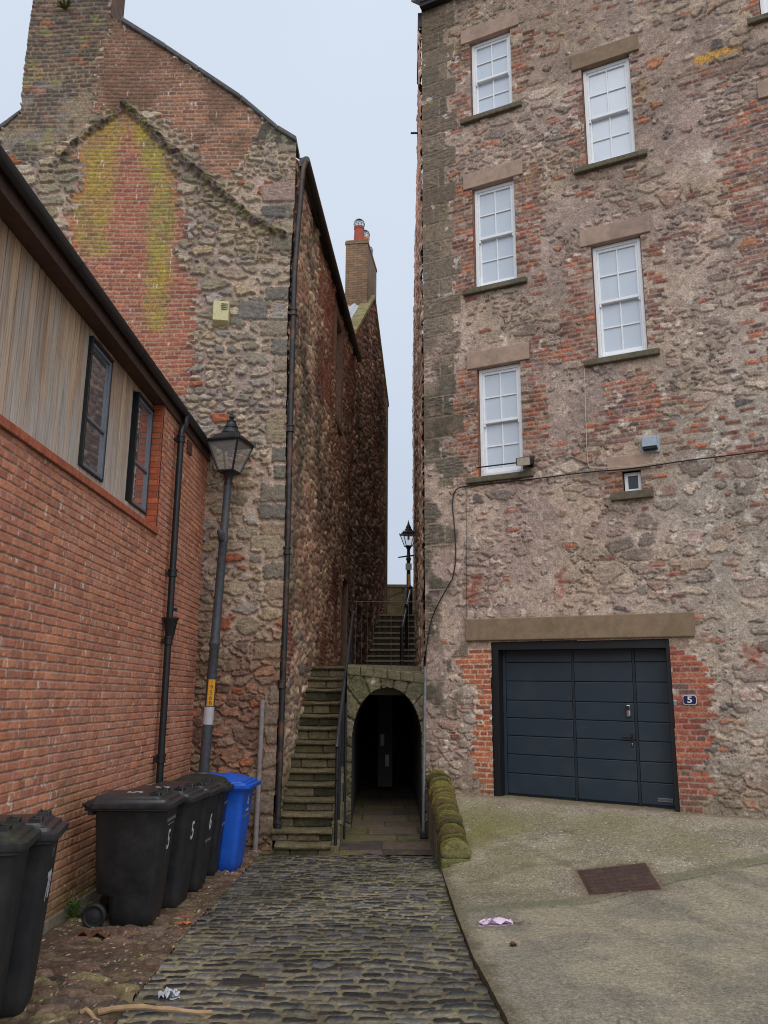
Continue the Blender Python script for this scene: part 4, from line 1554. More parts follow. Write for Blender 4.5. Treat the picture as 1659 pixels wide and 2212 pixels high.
    colX = palette(x1, [S(104, 84, 72), S(92, 78, 70), S(116, 94, 78), S(84, 74, 68), S(98, 74, 66), S(110, 90, 70)]) * (0.78 + 0.4 * x2)[:, None]
    colX = np.where((x2 > 0.93)[:, None], S(140, 84, 60), colX)
    blk = sstep(0.5, 0.7, fbm(u, v, 0.4, 452, 4))
    colX = mixc(colX, S(72, 68, 62), blk * 0.7)
    mX = mixc(np.tile(S(124, 108, 88), (N, 1)), S(110, 102, 94), sstep(.4, .6, fbm(u, v, .5, 453, 3)))
    mX = mixc(mX, S(96, 88, 74), sstep(12.4, 13.2, v) * 0.8)
    worn = sstep(0.5, 0.64, fbm(u, v, 0.35, 454, 3)) * sstep(12.8, 11.8, v)
    xm = xm * (1 - worn * 0.8)
    cX = mixc(mX, colX, xm)
    cX = mixc(cX, S(120, 116, 70), sstep(0.62, 0.74, fbm(u, v, 0.3, 455, 4)) * 0.5)
    c = mixc(c, cX, inX)
    h = h * (1 - inX) + inX * (xm * 0.018 + n_f * 0.02)
    # scar of a vanished roof
    for L, wd, hh in ((SCAR, 0.10, 0.07), (SCAR2, 0.06, 0.05)):
        sd = sdline(u, v, L) + n_f * 0.12 + n_m * 0.06
        k = sstep(wd, wd * 0.35, sd)
        lc = mixc(np.tile(S(76, 68, 56), (N, 1)), S(98, 82, 84), sstep(.45, .6, fbm(u, v, .08, 461, 3)))
        lc = mixc(lc, S(104, 98, 66), sstep(.52, .64, fbm(u, v, .12, 462, 3)))
        c = mixc(c, lc, k * 0.92)
        h = h + k * (hh + n_f * 0.10)
        k2 = sstep(0.5, 0.05, sdline(u, v + 0.22, L) + n_m * 0.5)
        c = mixc(c, c * np.array([0.80, 0.80, 0.70]), k2 * (1 - inC) * 0.6)
    sk = sstep(0, 0.03, sdpoly(u, v, P_SKEW) + n_f * .05)
    c = mixc(c, mixc(np.tile(S(70, 66, 58), (N, 1)), S(108, 102, 84), sstep(.5, .62, fbm(u, v, .09, 463, 3))), sk)
    h = h * (1 - sk) + sk * (0.03 + n_f * .02)
    # damp foot
    k = sstep(1.1, 0.1, v + n_m)
    c = mixc(c, S(82, 74, 54), k * 0.55)
    drip = sstep(0.84, 0.87, fbm(u, v * 0.25, 0.05, 464, 2))
    c = mixc(c, S(190, 184, 172), drip * 0.5 * (inC + inA))
    return h, c


def gable_mask(u, v):
    return sdpoly(u, v, GPOLY) > 0


old = thing("gabled_stone_house", (-4.5, 12.3, 0), "old stone house whose brick gable carries a yellow lichen patch", "house")
GU1 = max(p[0] for p in GCORN) + 0.02
wall("gable_wall", GF, 0.2, GU1, -0.5, 15.9, 0.0125, 0.0125, gable_func, gable_mask, M_STONE, old)
# side wall to the lane steps
JY = 20.0
jx = float(atY(757, 1200, JY)[0])
c0 = GF.w(GCORN[1][0], 0, 0)
dv_ = np.array([jx - c0[0], JY - c0[1], 0])
SL = float(np.linalg.norm(dv_))
dv_ /= SL
LF = Frame((c0[0], c0[1], 0), dv_, (dv_[1], -dv_[0], 0))
EAVE_Z = 10.72
sw0 = LF.px(720, 905); sw1 = LF.px(741, 722)
OPW = (sw0[0], sw0[0] + 0.85, LF.px(722, 900)[1], LF.px(741, 735)[1])
dr0 = LF.px(733, 1430); dr1 = LF.px(748, 1250)
OPD = (dr0[0], dr0[0] + 0.95, 2.45, 4.55)
PAL_L = [S(150, 122, 102), S(128, 108, 94), S(164, 138, 114), S(110, 96, 86), S(140, 124, 100), S(132, 106, 92), S(170, 148, 120), S(152, 116, 96)]


def left_side(u, v):
    h, c = side_func_gen(500, PAL_L, S(150, 126, 108), None, 0.26, 0.13, 0.040, 0.4, -0.04)(u, v)
    red = sstep(0.50, 0.64, fbm(u, v * 0.7, 1.6, 520, 3) + 0.1 * sstep(1.2, 2.2, u) * sstep(4.5, 3.5, u))
    c = mixc(c, S(150, 104, 84), red * 0.3)
    # batter follows the leaning corner
    h = h + (np.interp(v, [p[1] for p in GCORN], [p[0] for p in GCORN]) - GCORN[1][0]) * 0.9 * np.clip(1 - u / 3, 0, 1)
    mb_ = sstep(1.4, 0.2, v + (fbm(u, v, .4, 521, 3) - .5)) * 0.6
    c = mixc(c, S(84, 80, 48), mb_)
    return h, c


def left_mask(u, v):
    return ~((u > OPW[0]) & (u < OPW[1]) & (v > OPW[2]) & (v < OPW[3])) & ~((u > OPD[0]) & (u < OPD[1]) & (v > OPD[2]) & (v < OPD[3]))


wall("side_wall", LF, 0.0, SL, -0.5, EAVE_Z, 0.026, 0.022, left_side, left_mask, M_STONE, old,
     core_box(LF, 0.3, SL, -0.5, EAVE_Z, -0.8, -0.45, (0.04, 0.036, 0.03)))
LXF = lambda u, w, v: LF.w(u, v, w)
M_SURR = mat_plain("worn sandstone surround", S(104, 84, 72), 0.9, 0, 10, 0.25, 0.5, 0.005)
for nm, (a, b, c_, e) in (("window", OPW), ("doorway", OPD)):
    mb = MB(LXF)
    t = 0.16
    mb.box(a - t, a + 0.004, -0.4, 0.045, c_, e)
    mb.box(b - 0.004, b + t, -0.4, 0.045, c_, e)
    mb.box(a - t, b + t, -0.4, 0.046, e, e + 0.22)
    if nm == "window":
        mb.box(a - t, b + t, -0.4, 0.07, c_ - 0.16, c_)
    op = mb.build(nm, M_SURR, old, 0.012)
    if nm == "window":
        mb = MB(LXF)
        for q in ((a + .01, a + .06), ((a + b) / 2 - .02, (a + b) / 2 + .02), (b - .06, b - .01)):
            mb.box(q[0], q[1], -0.14, -0.08, c_ + .002, e - .002)
        for q in ((c_ + .002, c_ + .06), ((c_ + e) / 2 - .02, (c_ + e) / 2 + .02), (e - .06, e - .002)):
            mb.box(a + .01, b - .01, -0.138, -0.085, q[0], q[1])
        mb.build("frame", M_WHITE, op)
        mb = MB(LXF)
        mb.box(a + .02, b - .02, -0.118, -0.112, c_ + .02, e - .02)
        mb.build("pane", M_DARKGLASS, op)
    else:
        mb = MB(LXF)
        mb.box(a + .002, b - .002, -0.36, -0.30, c_, e - .002)
        mb.build("door", mat_plain("dark door", (0.012, 0.011, 0.01), 0.6), op)
# chimney body behind the brick face
cl = GF.px(70, 0)[0] + 0.03
mb = MB(lambda u, w, v: GF.w(u, v, w))
mb.box(cl, chim_base[0] - 0.004, -0.62, -0.035, 9.0, 15.9)
mb.box(cl - 0.10, chim_base[0] + 0.06, -0.70, 0.06, 15.9, 16.15)
mb.build("chimney", M_OLDBRICK, old, 0.01)
# coping stones along the gable
mb = MB(lambda u, w, v: GF.w(u, v, w))
rl = roofline
for (a, b) in zip(rl[:-1], rl[1:]):
    n_ = max(1, int(math.hypot(b[0] - a[0], b[1] - a[1]) / 0.75))
    for k in range(n_):
        t0, t1 = k / n_, (k + 1) / n_ - 0.008
        p = (a[0] + (b[0] - a[0]) * t0, a[1] + (b[1] - a[1]) * t0)
        q = (a[0] + (b[0] - a[0]) * t1, a[1] + (b[1] - a[1]) * t1)
        j = 0.012 * math.sin(k * 3.3 + a[0])
        mb.hexa([(p[0], -0.45, p[1] - 0.02), (q[0], -0.45, q[1] - 0.02), (q[0], 0.075, q[1] - 0.02), (p[0], 0.075, p[1] - 0.02),
                 (p[0], -0.45, p[1] + 0.10 + j), (q[0], -0.45, q[1] + 0.10 + j), (q[0], 0.075, q[1] + 0.085 + j), (p[0], 0.075, p[1] + 0.085 + j)])
M_COPE = mat_plain("dark coping stone", S(72, 70, 72), 0.9, 0, 9, 0.25, 0.5, 0.006, dirt=S(98, 94, 84), dscale=6)
mb.build("coping", M_COPE, old, 0.02)
mb = MB(lambda u, w, v: GF.w(u, v, w))
a, b = GF.px(15, 272), GF.px(-120, 370)
c_ = GF.px(45, 245)
mb.hexa([(b[0], -0.4, b[1]), (a[0], -0.4, a[1]), (a[0], 0.05, a[1]), (b[0], 0.05, b[1]), (b[0], -0.4, b[1] + .1), (a[0], -0.4, a[1] + .1), (a[0], 0.05, a[1] + .1), (b[0], 0.05, b[1] + .1)])
mb.hexa([(a[0], -0.4, a[1]), (c_[0], -0.4, c_[1]), (c_[0], 0.05, c_[1]), (a[0], 0.05, a[1]), (a[0], -0.4, a[1] + .1), (c_[0], -0.4, c_[1] + .05), (c_[0], 0.05, c_[1] + .05), (a[0], 0.05, a[1] + .1)])
mb.build("coping", M_COPE, old, 0.02)
# core and roof
mb = MB()
gw = lambda u, w, v: tuple(GF.w(u, v, w))
cpoly = [(0.4, 4.0), (GU1 - 0.30, -0.6), (GU1 - 0.30, edge_r[1] - 0.35), (chim_base[0], chim_base[1] - 0.5), (0.4, 10.5)]
mb2 = MB(lambda u, w, v: GF.w(u, v, w))
mb2.prism(cpoly, -0.5, -0.14, 'y')
mb2.build("inner_wall", mat_plain("dark core", (0.05, 0.045, 0.04), 0.95), old)
rid = GF.w(chim_base[0] - 0.6, chim_base[1] + 0.35, 0)
mb = MB()
e0 = LF.w(0.35, EAVE_Z + 0.02, 0.10)
e1 = LF.w(SL + 0.1, EAVE_Z + 0.02, 0.10)
r0 = np.array([rid[0], e0[1], rid[2]])
r1 = np.array([rid[0], e1[1], rid[2]])
up = np.array([0, 0, 0.09])
mb.hexa([e0, e1, r1, r0, e0 + up, e1 + up, r1 + up, r0 + up])
mb.build("roof", M_PANTILE, old)
# eaves gutter and the long downpipe at the corner
g0 = LF.w(-0.02, EAVE_Z - 0.02, 0.14)
g1 = LF.w(SL - 0.02, EAVE_Z - 0.22, 0.16)
mb = MB()
mb.tube([g0, (g0 + g1) / 2, g1], 0.068, 10)
bd_ = LF.w(0.05, EAVE_Z + 0.02, 0.02)
mb.hexa([LF.w(0.03, EAVE_Z - 0.10, 0.02), LF.w(SL, EAVE_Z - 0.10, 0.02), LF.w(SL, EAVE_Z - 0.10, 0.10), LF.w(0.03, EAVE_Z - 0.10, 0.10),
         LF.w(0.03, EAVE_Z + 0.06, 0.02), LF.w(SL, EAVE_Z + 0.06, 0.02), LF.w(SL, EAVE_Z + 0.06, 0.10), LF.w(0.03, EAVE_Z + 0.06, 0.10)])
mb.build("gutter", M_BLACKMETAL, old, 0, True)
PYp = 12.10
pipe_px = [(652, 352), (655, 366), (645, 480), (636, 597), (628, 900), (621, 1194), (611, 1480), (600, 1770), (599, 1792), (604, 1812)]
PP = [atY(x, y, PYp) for x, y in pipe_px]
PP[0] = g0 + np.array([0.0, 0.0, -0.03])
mb = MB()
mb.tube(PP, 0.043, 12)
dp = mb.build("downpipe", M_OLDIRON, old, 0, True)
for (x, y) in [(634, 675), (627.5, 926), (620, 1190), (609, 1478), (600, 1785)]:
    q = atY(x, y, PYp)
    mb = MB()
    mb.lathe([(0.046, -0.06), (0.062, -0.055), (0.062, -0.03), (0.052, -0.025), (0.052, 0.03), (0.064, 0.035), (0.064, 0.06), (0.046, 0.065)], q, 14)
    mb.box(q[0] - 0.09, q[0] + 0.02, q[1], q[1] + 0.08, q[2] - 0.02, q[2] + 0.02)
    mb.build("collar", M_OLDIRON, dp, 0, True)

# pale louvred box on the gable
bu_, bv_ = GF.px(479, 684)
bx = thing("louvred_vent_box", tuple(GF.w(bu_, bv_)), "cream louvred metal box streaked green, high on the rubble gable", "vent box")
BX = lambda u, w, v: GF.w(bu_ + u, bv_ + v, w)
hw, hh, dp_ = 0.135, 0.20, 0.17
mb = MB(BX)
mb.hexa([(-hw, 0.0, -hh + .02), (hw, 0.0, -hh + .02), (hw, dp_ * .75, -hh + 0.07), (-hw + .03, dp_, -hh + 0.07),
         (-hw, 0.0, hh), (hw, 0.0, hh), (hw, dp_ * .75, hh), (-hw + .03, dp_, hh)])
mb.build("casing", M_CREAM, bx, 0.006)
mb = MB(BX)
for k in range(4):
    mb.hexa([(0.02, dp_ - .045, 0.06 + k * .03), (0.115, dp_ - .07, 0.06 + k * .03), (0.115, dp_ - .03, 0.058 + k * .03), (0.02, dp_ + .0, 0.058 + k * .03),
             (0.02, dp_ - .045, 0.066 + k * .03), (0.115, dp_ - .07, 0.066 + k * .03), (0.115, dp_ - .035, 0.07 + k * .03), (0.02, dp_ - .01, 0.07 + k * .03)])
mb.build("louvre", mat_plain("shaded louvre", S(112, 106, 76), 0.6), bx)
# grey pipe leaning in the foot of the gable
P0, P1 = atY(567, 1512, 12.02), atY(550.5, 1846, 12.02)
op_ = thing("old_grey_pipe", tuple(P1), "weathered grey pipe standing against the foot of the stone gable by the blue bin", "pipe")
mb = MB()
mb.tube([P1, P1 * .5 + P0 * .5 + np.array([0.006, 0, 0]), P0], 0.036, 10)
mb.build("tube", M_OLDGREY, op_, 0, True)
mb = MB()
mb.lathe([(0.036, 0), (0.05, 0.0), (0.05, 0.05), (0.036, 0.06)], P1, 12)
mb.build("foot", M_OLDGREY, op_, 0, True)

# ================================================================== FARTHER HOUSE UP THE ALLEY (gable towards the alley)
fj = LF.w(SL + 0.02, 0, -0.02)
fe = atY(832, 1260, 26.1)
dF = np.array([fe[0] - fj[0], fe[1] - fj[1], 0])
FL = float(np.linalg.norm(dF))
dF /= FL
FF = Frame((fj[0], fj[1], 0), dF, (dF[1], -dF[0], 0))
far = thing("pantiled_house", tuple(FF.w(FL / 2, 2.4)), "farther stone house up the alley with pantiled roof and brick chimney", "house")
k0, k1, ka = FF.px(760, 716), FF.px(837, 888), FF.px(800, 634)
V0 = k0[1]
V1 = k1[1]
FA_ = (FL * 0.5, ka[1])
FPOLY = [(0, 2.0), (FL, 2.0), (FL, V1), FA_, (0, V0)]
PAL_F = [S(142, 118, 106), S(128, 108, 98), S(152, 126, 110), S(118, 102, 94), S(136, 118, 102), S(144, 110, 98)]
wall("gable_wall", FF, 0, FL, 2.0, FA_[1] + .02, 0.035, 0.028, side_func_gen(600, PAL_F, S(124, 104, 94), None, 0.32, 0.16, 0.06, 0.25, -0.1),
     lambda u, v: sdpoly(u, v, FPOLY) > 0, M_STONE, far, core_box(FF, 0.2, FL - .02, 2.0, V0 - .5, -0.8, -0.4, (0.04, 0.036, 0.03)))
FX = lambda u, w, v: FF.w(u, v, w)
mb = MB(FX)
mb.prism([(FL - 0.32, 2.0), (FL + 0.004, 2.0), (FL + 0.004, V1), (FL - 0.32, V1 + .25)], -0.3, 0.075, 'y')
mb.build("quoin_strip", mat_plain("dressed margin", S(112, 98, 84), 0.9, 0, 3, 0.3, 0.5, 0.006), far, 0.01)
mb = MB(FX)
for (a, b) in (((0, V0), FA_), (FA_, (FL + .05, V1))):
    for k in range(5):
        t0, t1 = k / 5, (k + 1) / 5 - 0.006
        p = (a[0] + (b[0] - a[0]) * t0, a[1] + (b[1] - a[1]) * t0)
        q = (a[0] + (b[0] - a[0]) * t1, a[1] + (b[1] - a[1]) * t1)
        mb.hexa([(p[0], -0.24, p[1]), (q[0], -0.24, q[1]), (q[0], 0.10, q[1]), (p[0], 0.10, p[1]),
                 (p[0], -0.24, p[1] + 0.13), (q[0], -0.24, q[1] + 0.13), (q[0], 0.10, q[1] + 0.13), (p[0], 0.10, p[1] + 0.13)])
mb.build("coping", mat_plain("mossy coping", S(112, 104, 72), 0.95, 0, 5, 0.35, 0.8, 0.01, dirt=S(104, 98, 36), dscale=1.6), far, 0.015)
# pantile roof running back from the coping, corrugated
for sgn, (ea, eb) in ((0, ((0, V0), FA_)), (1, ((FL, V1), FA_))):
    nu, nv = 120, 14
    tt = np.linspace(0, 1, nv)
    ww = np.linspace(-0.25, -6.0, nu)
    Wg, Tg = np.meshgrid(ww, tt)
    wv, tv = Wg.ravel(), Tg.ravel()
    saw = (tv * 9) % 1.0
    hh_ = 0.09 + 0.045 * np.sin(wv * 2 * math.pi / 0.24) + 0.03 * (1 - saw)
    uu = ea[0] + (eb[0] - ea[0]) * tv
    vv = ea[1] + (eb[1] - ea[1]) * tv + hh_
    P = FF.o + FF.u * uu[:, None] + FF.v * vv[:, None] + FF.n * wv[:, None]
    ci = palette(h32(np.floor(wv / 0.24), np.floor(tv * 9), 9), [S(158, 100, 74), S(140, 88, 68), S(170, 120, 84), S(150, 112, 82)])
    leadk = sstep(-0.62, -0.55, wv)
    ci = mixc(ci, S(150, 158, 164), leadk)
    grid_mesh("roof", P, ci, None, nu, nv, M_ATTR, far)
mb = MB(FX)
mb.tube([(FA_[0], -0.4, FA_[1] + .12), (FA_[0], -6.0, FA_[1] + .12)], 0.12, 10)
mb.build("ridge_tiles", M_PANTILE, far, 0, True)
# chimney
cy0 = FF.px(790, 600)
ch_top = float(atY(760, 523, 22.5)[2])
cu0, cu1 = FA_[0] - 0.75, FA_[0] + 1.0
mb = MB(FX)
mb.box(cu0, cu1, -0.70, -0.03, FA_[1] - 0.9, ch_top - 0.14)
mb.box(cu0 - 0.02, cu1 + 0.02, -0.72, -0.01, ch_top - 0.14, ch_top - 0.05)
mb.box(cu0 - 0.005, cu1 + 0.005, -0.705, -0.025, ch_top - 0.05, ch_top)
fch = mb.build("chimney", mat_brick("tan chimney brick", S(124, 102, 80), S(104, 88, 72), S(88, 76, 64)), far, 0.006)
for k, (uu, mt, hgt, r) in enumerate(((cu0 + 0.24, M_POT, 0.56, 0.165), (cu0 + 0.72, M_POT2, 0.48, 0.15), (cu0 + 1.35, M_POT, 0.30, 0.15))):
    q = FF.w(uu, ch_top, (-0.34, -0.24, -0.24)[k])
    mb = MB()
    mb.lathe([(r * 1.08, 0), (r * 1.0, 0.05), (r * 0.88, hgt - 0.08), (r * 0.96, hgt - 0.07), (r * 0.96, hgt), (r * 0.78, hgt), (r * 0.75, hgt - .2)], q, 18)
    mb.build("chimney_pot", mt, fch, 0, True)
    mb = MB()
    R = r * 1.02
    for i in range(9):
        t = math.pi * i / 9
        arc = [(q[0] + R * math.cos(t) * math.cos(s), q[1] + R * math.sin(t) * math.cos(s), q[2] + hgt + 0.10 + R * 1.05 * math.sin(s)) for s in np.linspace(-0.6, math.pi + 0.6, 15)]
        mb.tube(arc, 0.005, 4, False)
    for s in (-0.1, 0.3, 0.7, 1.1):
        mb.tube([(q[0] + R * math.cos(s) * math.cos(t), q[1] + R * math.cos(s) * math.sin(t), q[2] + hgt + .10 + R * 1.05 * math.sin(s)) for t in np.linspace(0, 2 * math.pi, 17)], 0.005, 4, False)
    mb.build("bird_guard", M_WIRE, fch)

# ================================================================== MODERN BRICK HOUSE, NEAR LEFT
WA = math.radians(0.6)
wdir = np.array([math.sin(WA), math.cos(WA), 0])
WF = Frame((XWALL - math.tan(WA) * 12.15, 0, 0), wdir, (math.cos(WA), -math.sin(WA), 0))
mod = thing("modern_brick_house", tuple(WF.w(7, 0)), "modern red brick house with timber clad upper storey at the left", "house")
WX = lambda u, w, v: WF.w(u, v, w)
UE = 12.18
U0 = 1.5
PIER = 9.70
ZS = 3.80          # top of brick below the sill course
TOPZ = 5.46
OPT = [(7.51, 8.15), (9.03, 9.675)]
WZ = (4.05, 5.38)
mb = MB(WX)
mb.box(U0, PIER, -0.35, -0.03, 0.10, ZS)
mb.box(PIER, UE, -0.35, -0.012, 0.10, TOPZ)
mb.build("return_wall", M_NEWBRICK, mod)


def newbrick_func(u, v):
    N = len(u)
    n_f = fbm(u * 0.6, v, 0.022, 951, 4) - 0.5
    n_m = fbm(u, v, 0.5, 952, 4)
    bm, b1, b2, bu, bv = bricks(u, v, 0.225, 0.075, 955, 0.012, 0.0035, 4, 0.005)
    c = palette(b1, [S(166, 108, 83), S(156, 100, 79), S(172, 113, 85), S(148, 96, 77), S(160, 104, 81), S(154, 102, 83)]) * (0.90 + 0.20 * b2)[:, None]
    face = fbm(u, v, 0.04, 956, 4)
    c = c * (0.84 + 0.34 * face)[:, None]
    c = mixc(c, S(166, 116, 96), sstep(.52, .68, fbm(u, v, .8, 957, 4)) * 0.35)
    mo = mixc(np.tile(S(158, 136, 120), (N, 1)), S(132, 112, 98), sstep(.4, .6, fbm(u, v, .2, 958, 3)))
    c = mixc(mo, c, bm)
    alg = sstep(1.3, 0.35, v + (n_m - .5) * 1.2)
    c = mixc(c, S(120, 100, 62), alg * 0.42)
    c = mixc(c, S(86, 80, 46), sstep(0.45, 0.15, v + (n_m - .5) * .5) * 0.5)
    eff = sstep(.80, .83, fbm(u, v * .35, .035, 959, 2))
    c = mixc(c, S(196, 184, 170), eff * 0.6)
    h = -0.012 + bm * 0.012 + (b2 - .5) * 0.003 + bm * n_f * 0.006
    return h, c


wall("wall", WF, 3.3, UE, 0.10, TOPZ, 0.015, 0.005, newbrick_func, lambda u, v: (v < ZS) | (u > PIER), M_BRICKW, mod)
mb = MB(WX)
mb.box(U0, UE, -0.35, 0.012, -0.3, 0.10)
mb.build("plinth", mat_plain("mossy concrete plinth", S(112, 104, 88), 0.95, 0, 14, 0.25, 0.6, 0.006, dirt=S(70, 74, 30), dscale=1.8), mod, 0.01)
rng = random.Random(4)
mb = MB(WX)
k = 0
u = U0
while u < PIER - 0.05:
    b_ = min(u + 0.0655, PIER)
    mb.hexa([(u, -0.16, ZS + 0.002), (b_, -0.16, ZS + 0.002), (b_, 0.035, ZS + 0.002), (u, 0.035, ZS + 0.002),
             (u, -0.16, ZS + 0.145), (b_, -0.16, ZS + 0.145), (b_, 0.035, ZS + 0.075), (u, 0.035, ZS + 0.075)])
    u += 0.075
o = mb.build("sill_course", mat_plain("sill brick", S(140, 76, 54), 0.9, 0, 11, 0.28, 0.6, 0.004), mod, 0.005)
mb = MB(WX)
mb.hexa([(U0, -0.16, ZS), (PIER, -0.16, ZS), (PIER, 0.026, ZS), (U0, 0.026, ZS), (U0, -0.16, ZS + .138), (PIER, -0.16, ZS + .138), (PIER, 0.026, ZS + .066), (U0, 0.026, ZS + .066)])
mb.build("sill_mortar", mat_plain("sill mortar", S(96, 78, 66), 0.95), mod)
# boards
TW = -0.15
mb = MB(WX)
u = U0
nbd = 0
while u < PIER - 0.01:
    wd = 0.118
    b_ = min(u + wd - 0.013, PIER - 0.002)
    r = rng.random()
    base = np.array([S(156, 128, 100), S(144, 116, 92), S(162, 136, 108), S(134, 108, 86), S(150, 124, 98)][rng.randrange(5)]) * (0.84 + 0.28 * r)
    mb.col = tuple(np.clip(base, 0, 0.9))
    segs = [(ZS + 0.06, TOPZ)]
    for (a, c_) in OPT:
        if b_ > a and u < c_:
            segs = [(ZS + 0.06, WZ[0]), (WZ[1], TOPZ)]
    off = rng.uniform(0, 0.003)
    for (z0, z1_) in segs:
        mb.box(u, b_, TW - 0.027, TW + off, z0, z1_)
    u += wd
mb.build("timber_cladding", M_WOOD, mod, 0.003, seg=1)
mb = MB(WX)
for (a, b, z0, z1_) in ((U0, OPT[0][0], ZS, TOPZ), (OPT[0][1], OPT[1][0], ZS, TOPZ), (OPT[1][1], PIER, ZS, TOPZ), (OPT[0][0], OPT[0][1], ZS, WZ[0]), (OPT[0][0], OPT[0][1], WZ[1], TOPZ), (OPT[1][0], OPT[1][1], ZS, WZ[0]), (OPT[1][0], OPT[1][1], WZ[1], TOPZ)):
    mb.box(a, b, -0.35, TW - 0.028, z0, z1_)
mb.build("backing_wall", M_DARKIN, mod)
M_WFRAME = mat_plain("black window frame", (0.012, 0.013, 0.015), 0.45)
M_WGREY = mat_plain("grey window frame", S(92, 96, 104), 0.4)
M_MIRROR = mat_glass("reflecting window glass", (0.55, 0.57, 0.60), 0.03, 1.0, 1.0, 0.8)
for (a, b) in OPT:
    mb = MB(WX)
    z0, z1_ = WZ
    mb.box(a, a + 0.03, -0.30, TW + 0.04, z0, z1_)
    mb.box(b - 0.018, b, -0.30, TW + 0.025, z0, z1_)
    mb.box(a + .03, b - .018, -0.30, TW + 0.04, z1_ - 0.03, z1_)
    mb.box(a + .03, b - .018, -0.30, TW + 0.025, z0, z0 + 0.018)
    w_ = mb.build("window", M_WFRAME, mod, 0.004)
    mb = MB(WX)
    for (p, q, s, t) in ((a + .032, a + .064, z0 + .02, z1_ - .032), (b - .06, b - .02, z0 + .02, z1_ - .032), (a + .064, b - .06, z0 + .02, z0 + .055), (a + .064, b - .06, z1_ - .064, z1_ - .032), (a + .064, b - .06, z0 + .50, z0 + .53)):
        mb.box(p, q, TW - .03, TW + 0.02, s, t)
    mb.build("casement", M_WGREY, w_, 0.004)
    mb = MB(WX)
    mb.box(a + .06, b - .055, TW - 0.012, TW - 0.004, z0 + .05, z1_ - .06)
    mb.build("pane", M_MIRROR, w_)
# soffit, gutter, roof
mb = MB(WX)
mb.box(U0, UE - 0.02, -0.35, 0.015, TOPZ + 0.002, TOPZ + 0.03)
mb.build("soffit", M_SOFFIT, mod)
mb = MB(WX)
mb.box(U0, UE - 0.02, 0.015, 0.032, TOPZ - 0.02, TOPZ + 0.16)
mb.build("fascia", M_SOFFIT, mod)
mb = MB(WX)
n_ = 9
arc = [(0.033 + 0.052 + 0.052 * math.cos(t), TOPZ + 0.15 + 0.075 * math.sin(t)) for t in np.linspace(math.pi, 2 * math.pi, n_)]
arc_in = [(0.033 + 0.052 + 0.047 * math.cos(t), TOPZ + 0.15 + 0.069 * math.sin(t)) for t in np.linspace(2 * math.pi, math.pi, n_)]
poly = arc + arc_in
mb.prism(poly, U0, UE - 0.02, 'x')
for uu in (4.6, 6.5, 8.4, 10.2, 11.6):
    mb.prism([(p[0] + (0.006 if p[1] < TOPZ + .11 else .004), p[1] - .004) for p in arc] + arc_in, uu, uu + 0.05, 'x')
mb.build("gutter", M_BLACKMETAL, mod, 0, False)
mb = MB(WX)
rz0 = TOPZ + 0.165
mb.hexa([(U0, 0.05, rz0), (UE - .01, 0.05, rz0), (UE - .01, -5.0, rz0 + 1.75), (U0, -5.0, rz0 + 1.75),
         (U0, 0.05, rz0 + .03), (UE - .01, 0.05, rz0 + .03), (UE - .01, -5.0, rz0 + 1.78), (U0, -5.0, rz0 + 1.78)])
mb.build("roof", M_SLATE, mod)
mb = MB(WX)
mb.hexa([(UE - .35, 0.06, rz0 + .034), (UE - .015, 0.06, rz0 + .034), (UE - .015, -4.9, rz0 + 1.79), (UE - .35, -4.9, rz0 + 1.79),
         (UE - .35, 0.06, rz0 + .05), (UE - .015, 0.06, rz0 + .10), (UE - .015, -4.9, rz0 + 1.86), (UE - .35, -4.9, rz0 + 1.81)])
mb.build("verge_flashing", M_LEAD, mod)
mb = MB(WX)
mb.box(U0, UE, -5.0, -0.36, -0.3, TOPZ - .01)
mb.build("house_body", mat_plain("inner block", (0.04, 0.035, 0.03), 0.95), mod)
# roof vent cowl peeping over the gutter
# downpipe
du_ = 10.22
mb = MB(WX)
mb.tube([(du_ + .16, 0.09, TOPZ + .12), (du_ + .16, 0.09, TOPZ - .02), (du_ + .10, 0.09, TOPZ - .08), (du_ + .03, 0.088, TOPZ - .11), (du_, 0.085, TOPZ - .18), (du_, 0.085, TOPZ - .30), (du_, 0.085, 3.05), (du_, 0.085, 0.0)], 0.042, 14)
dpm = mb.build("downpipe", M_BLACKMETAL, mod, 0, True)
for z in (TOPZ - 0.28, 3.42, 2.58, 1.18):
    mb = MB(WX)
    q = (du_, 0.085, z)
    mb.lathe([(0.044, -0.05), (0.058, -0.045), (0.058, -0.02), (0.052, -0.018), (0.052, 0.02), (0.06, 0.024), (0.06, 0.05), (0.044, 0.055)], q, 16)
    mb.box(du_ - 0.03, du_ + 0.03, 0.0, 0.07, z - 0.018, z + 0.018)
    mb.build("collar", M_BLACKMETAL, dpm, 0, True)
mb = MB(WX)
zf = 2.72
mb.lathe([(0.045, -0.12), (0.05, -0.10), (0.085, 0.10), (0.10, 0.125), (0.10, 0.14), (0.05, 0.14)], (du_, 0.10, zf), 16)
mb.box(du_ - .015, du_ + .015, 0.10, 0.17, zf + .22, zf + .26)
mb.build("hopper", M_BLACKMETAL, dpm, 0, True)
# airbrick
q = (10.95, 5.32)
mb = MB(WX)
mb.box(q[0] - .10, q[0] + .10, -0.002, 0.03, q[1] - .12, q[1] + .06)
mb.build("wall_vent", mat_plain("brown vent", S(70, 44, 36), 0.8), mod, 0.008)

# ================================================================== CONCRETE APRON
def lw_line(Y):           # mossy wall's lane side
    return np.interp(Y, [10.28, 13.2], [0.70, 0.665])


def apron_left(Y):
    return np.where(Y < 10.3, x_right(Y) + 0.004, lw_line(Y) + 0.10)


def facade_dist(x, y):
    return (x - fc[0]) * fn[0] + (y - fc[1]) * fn[1]


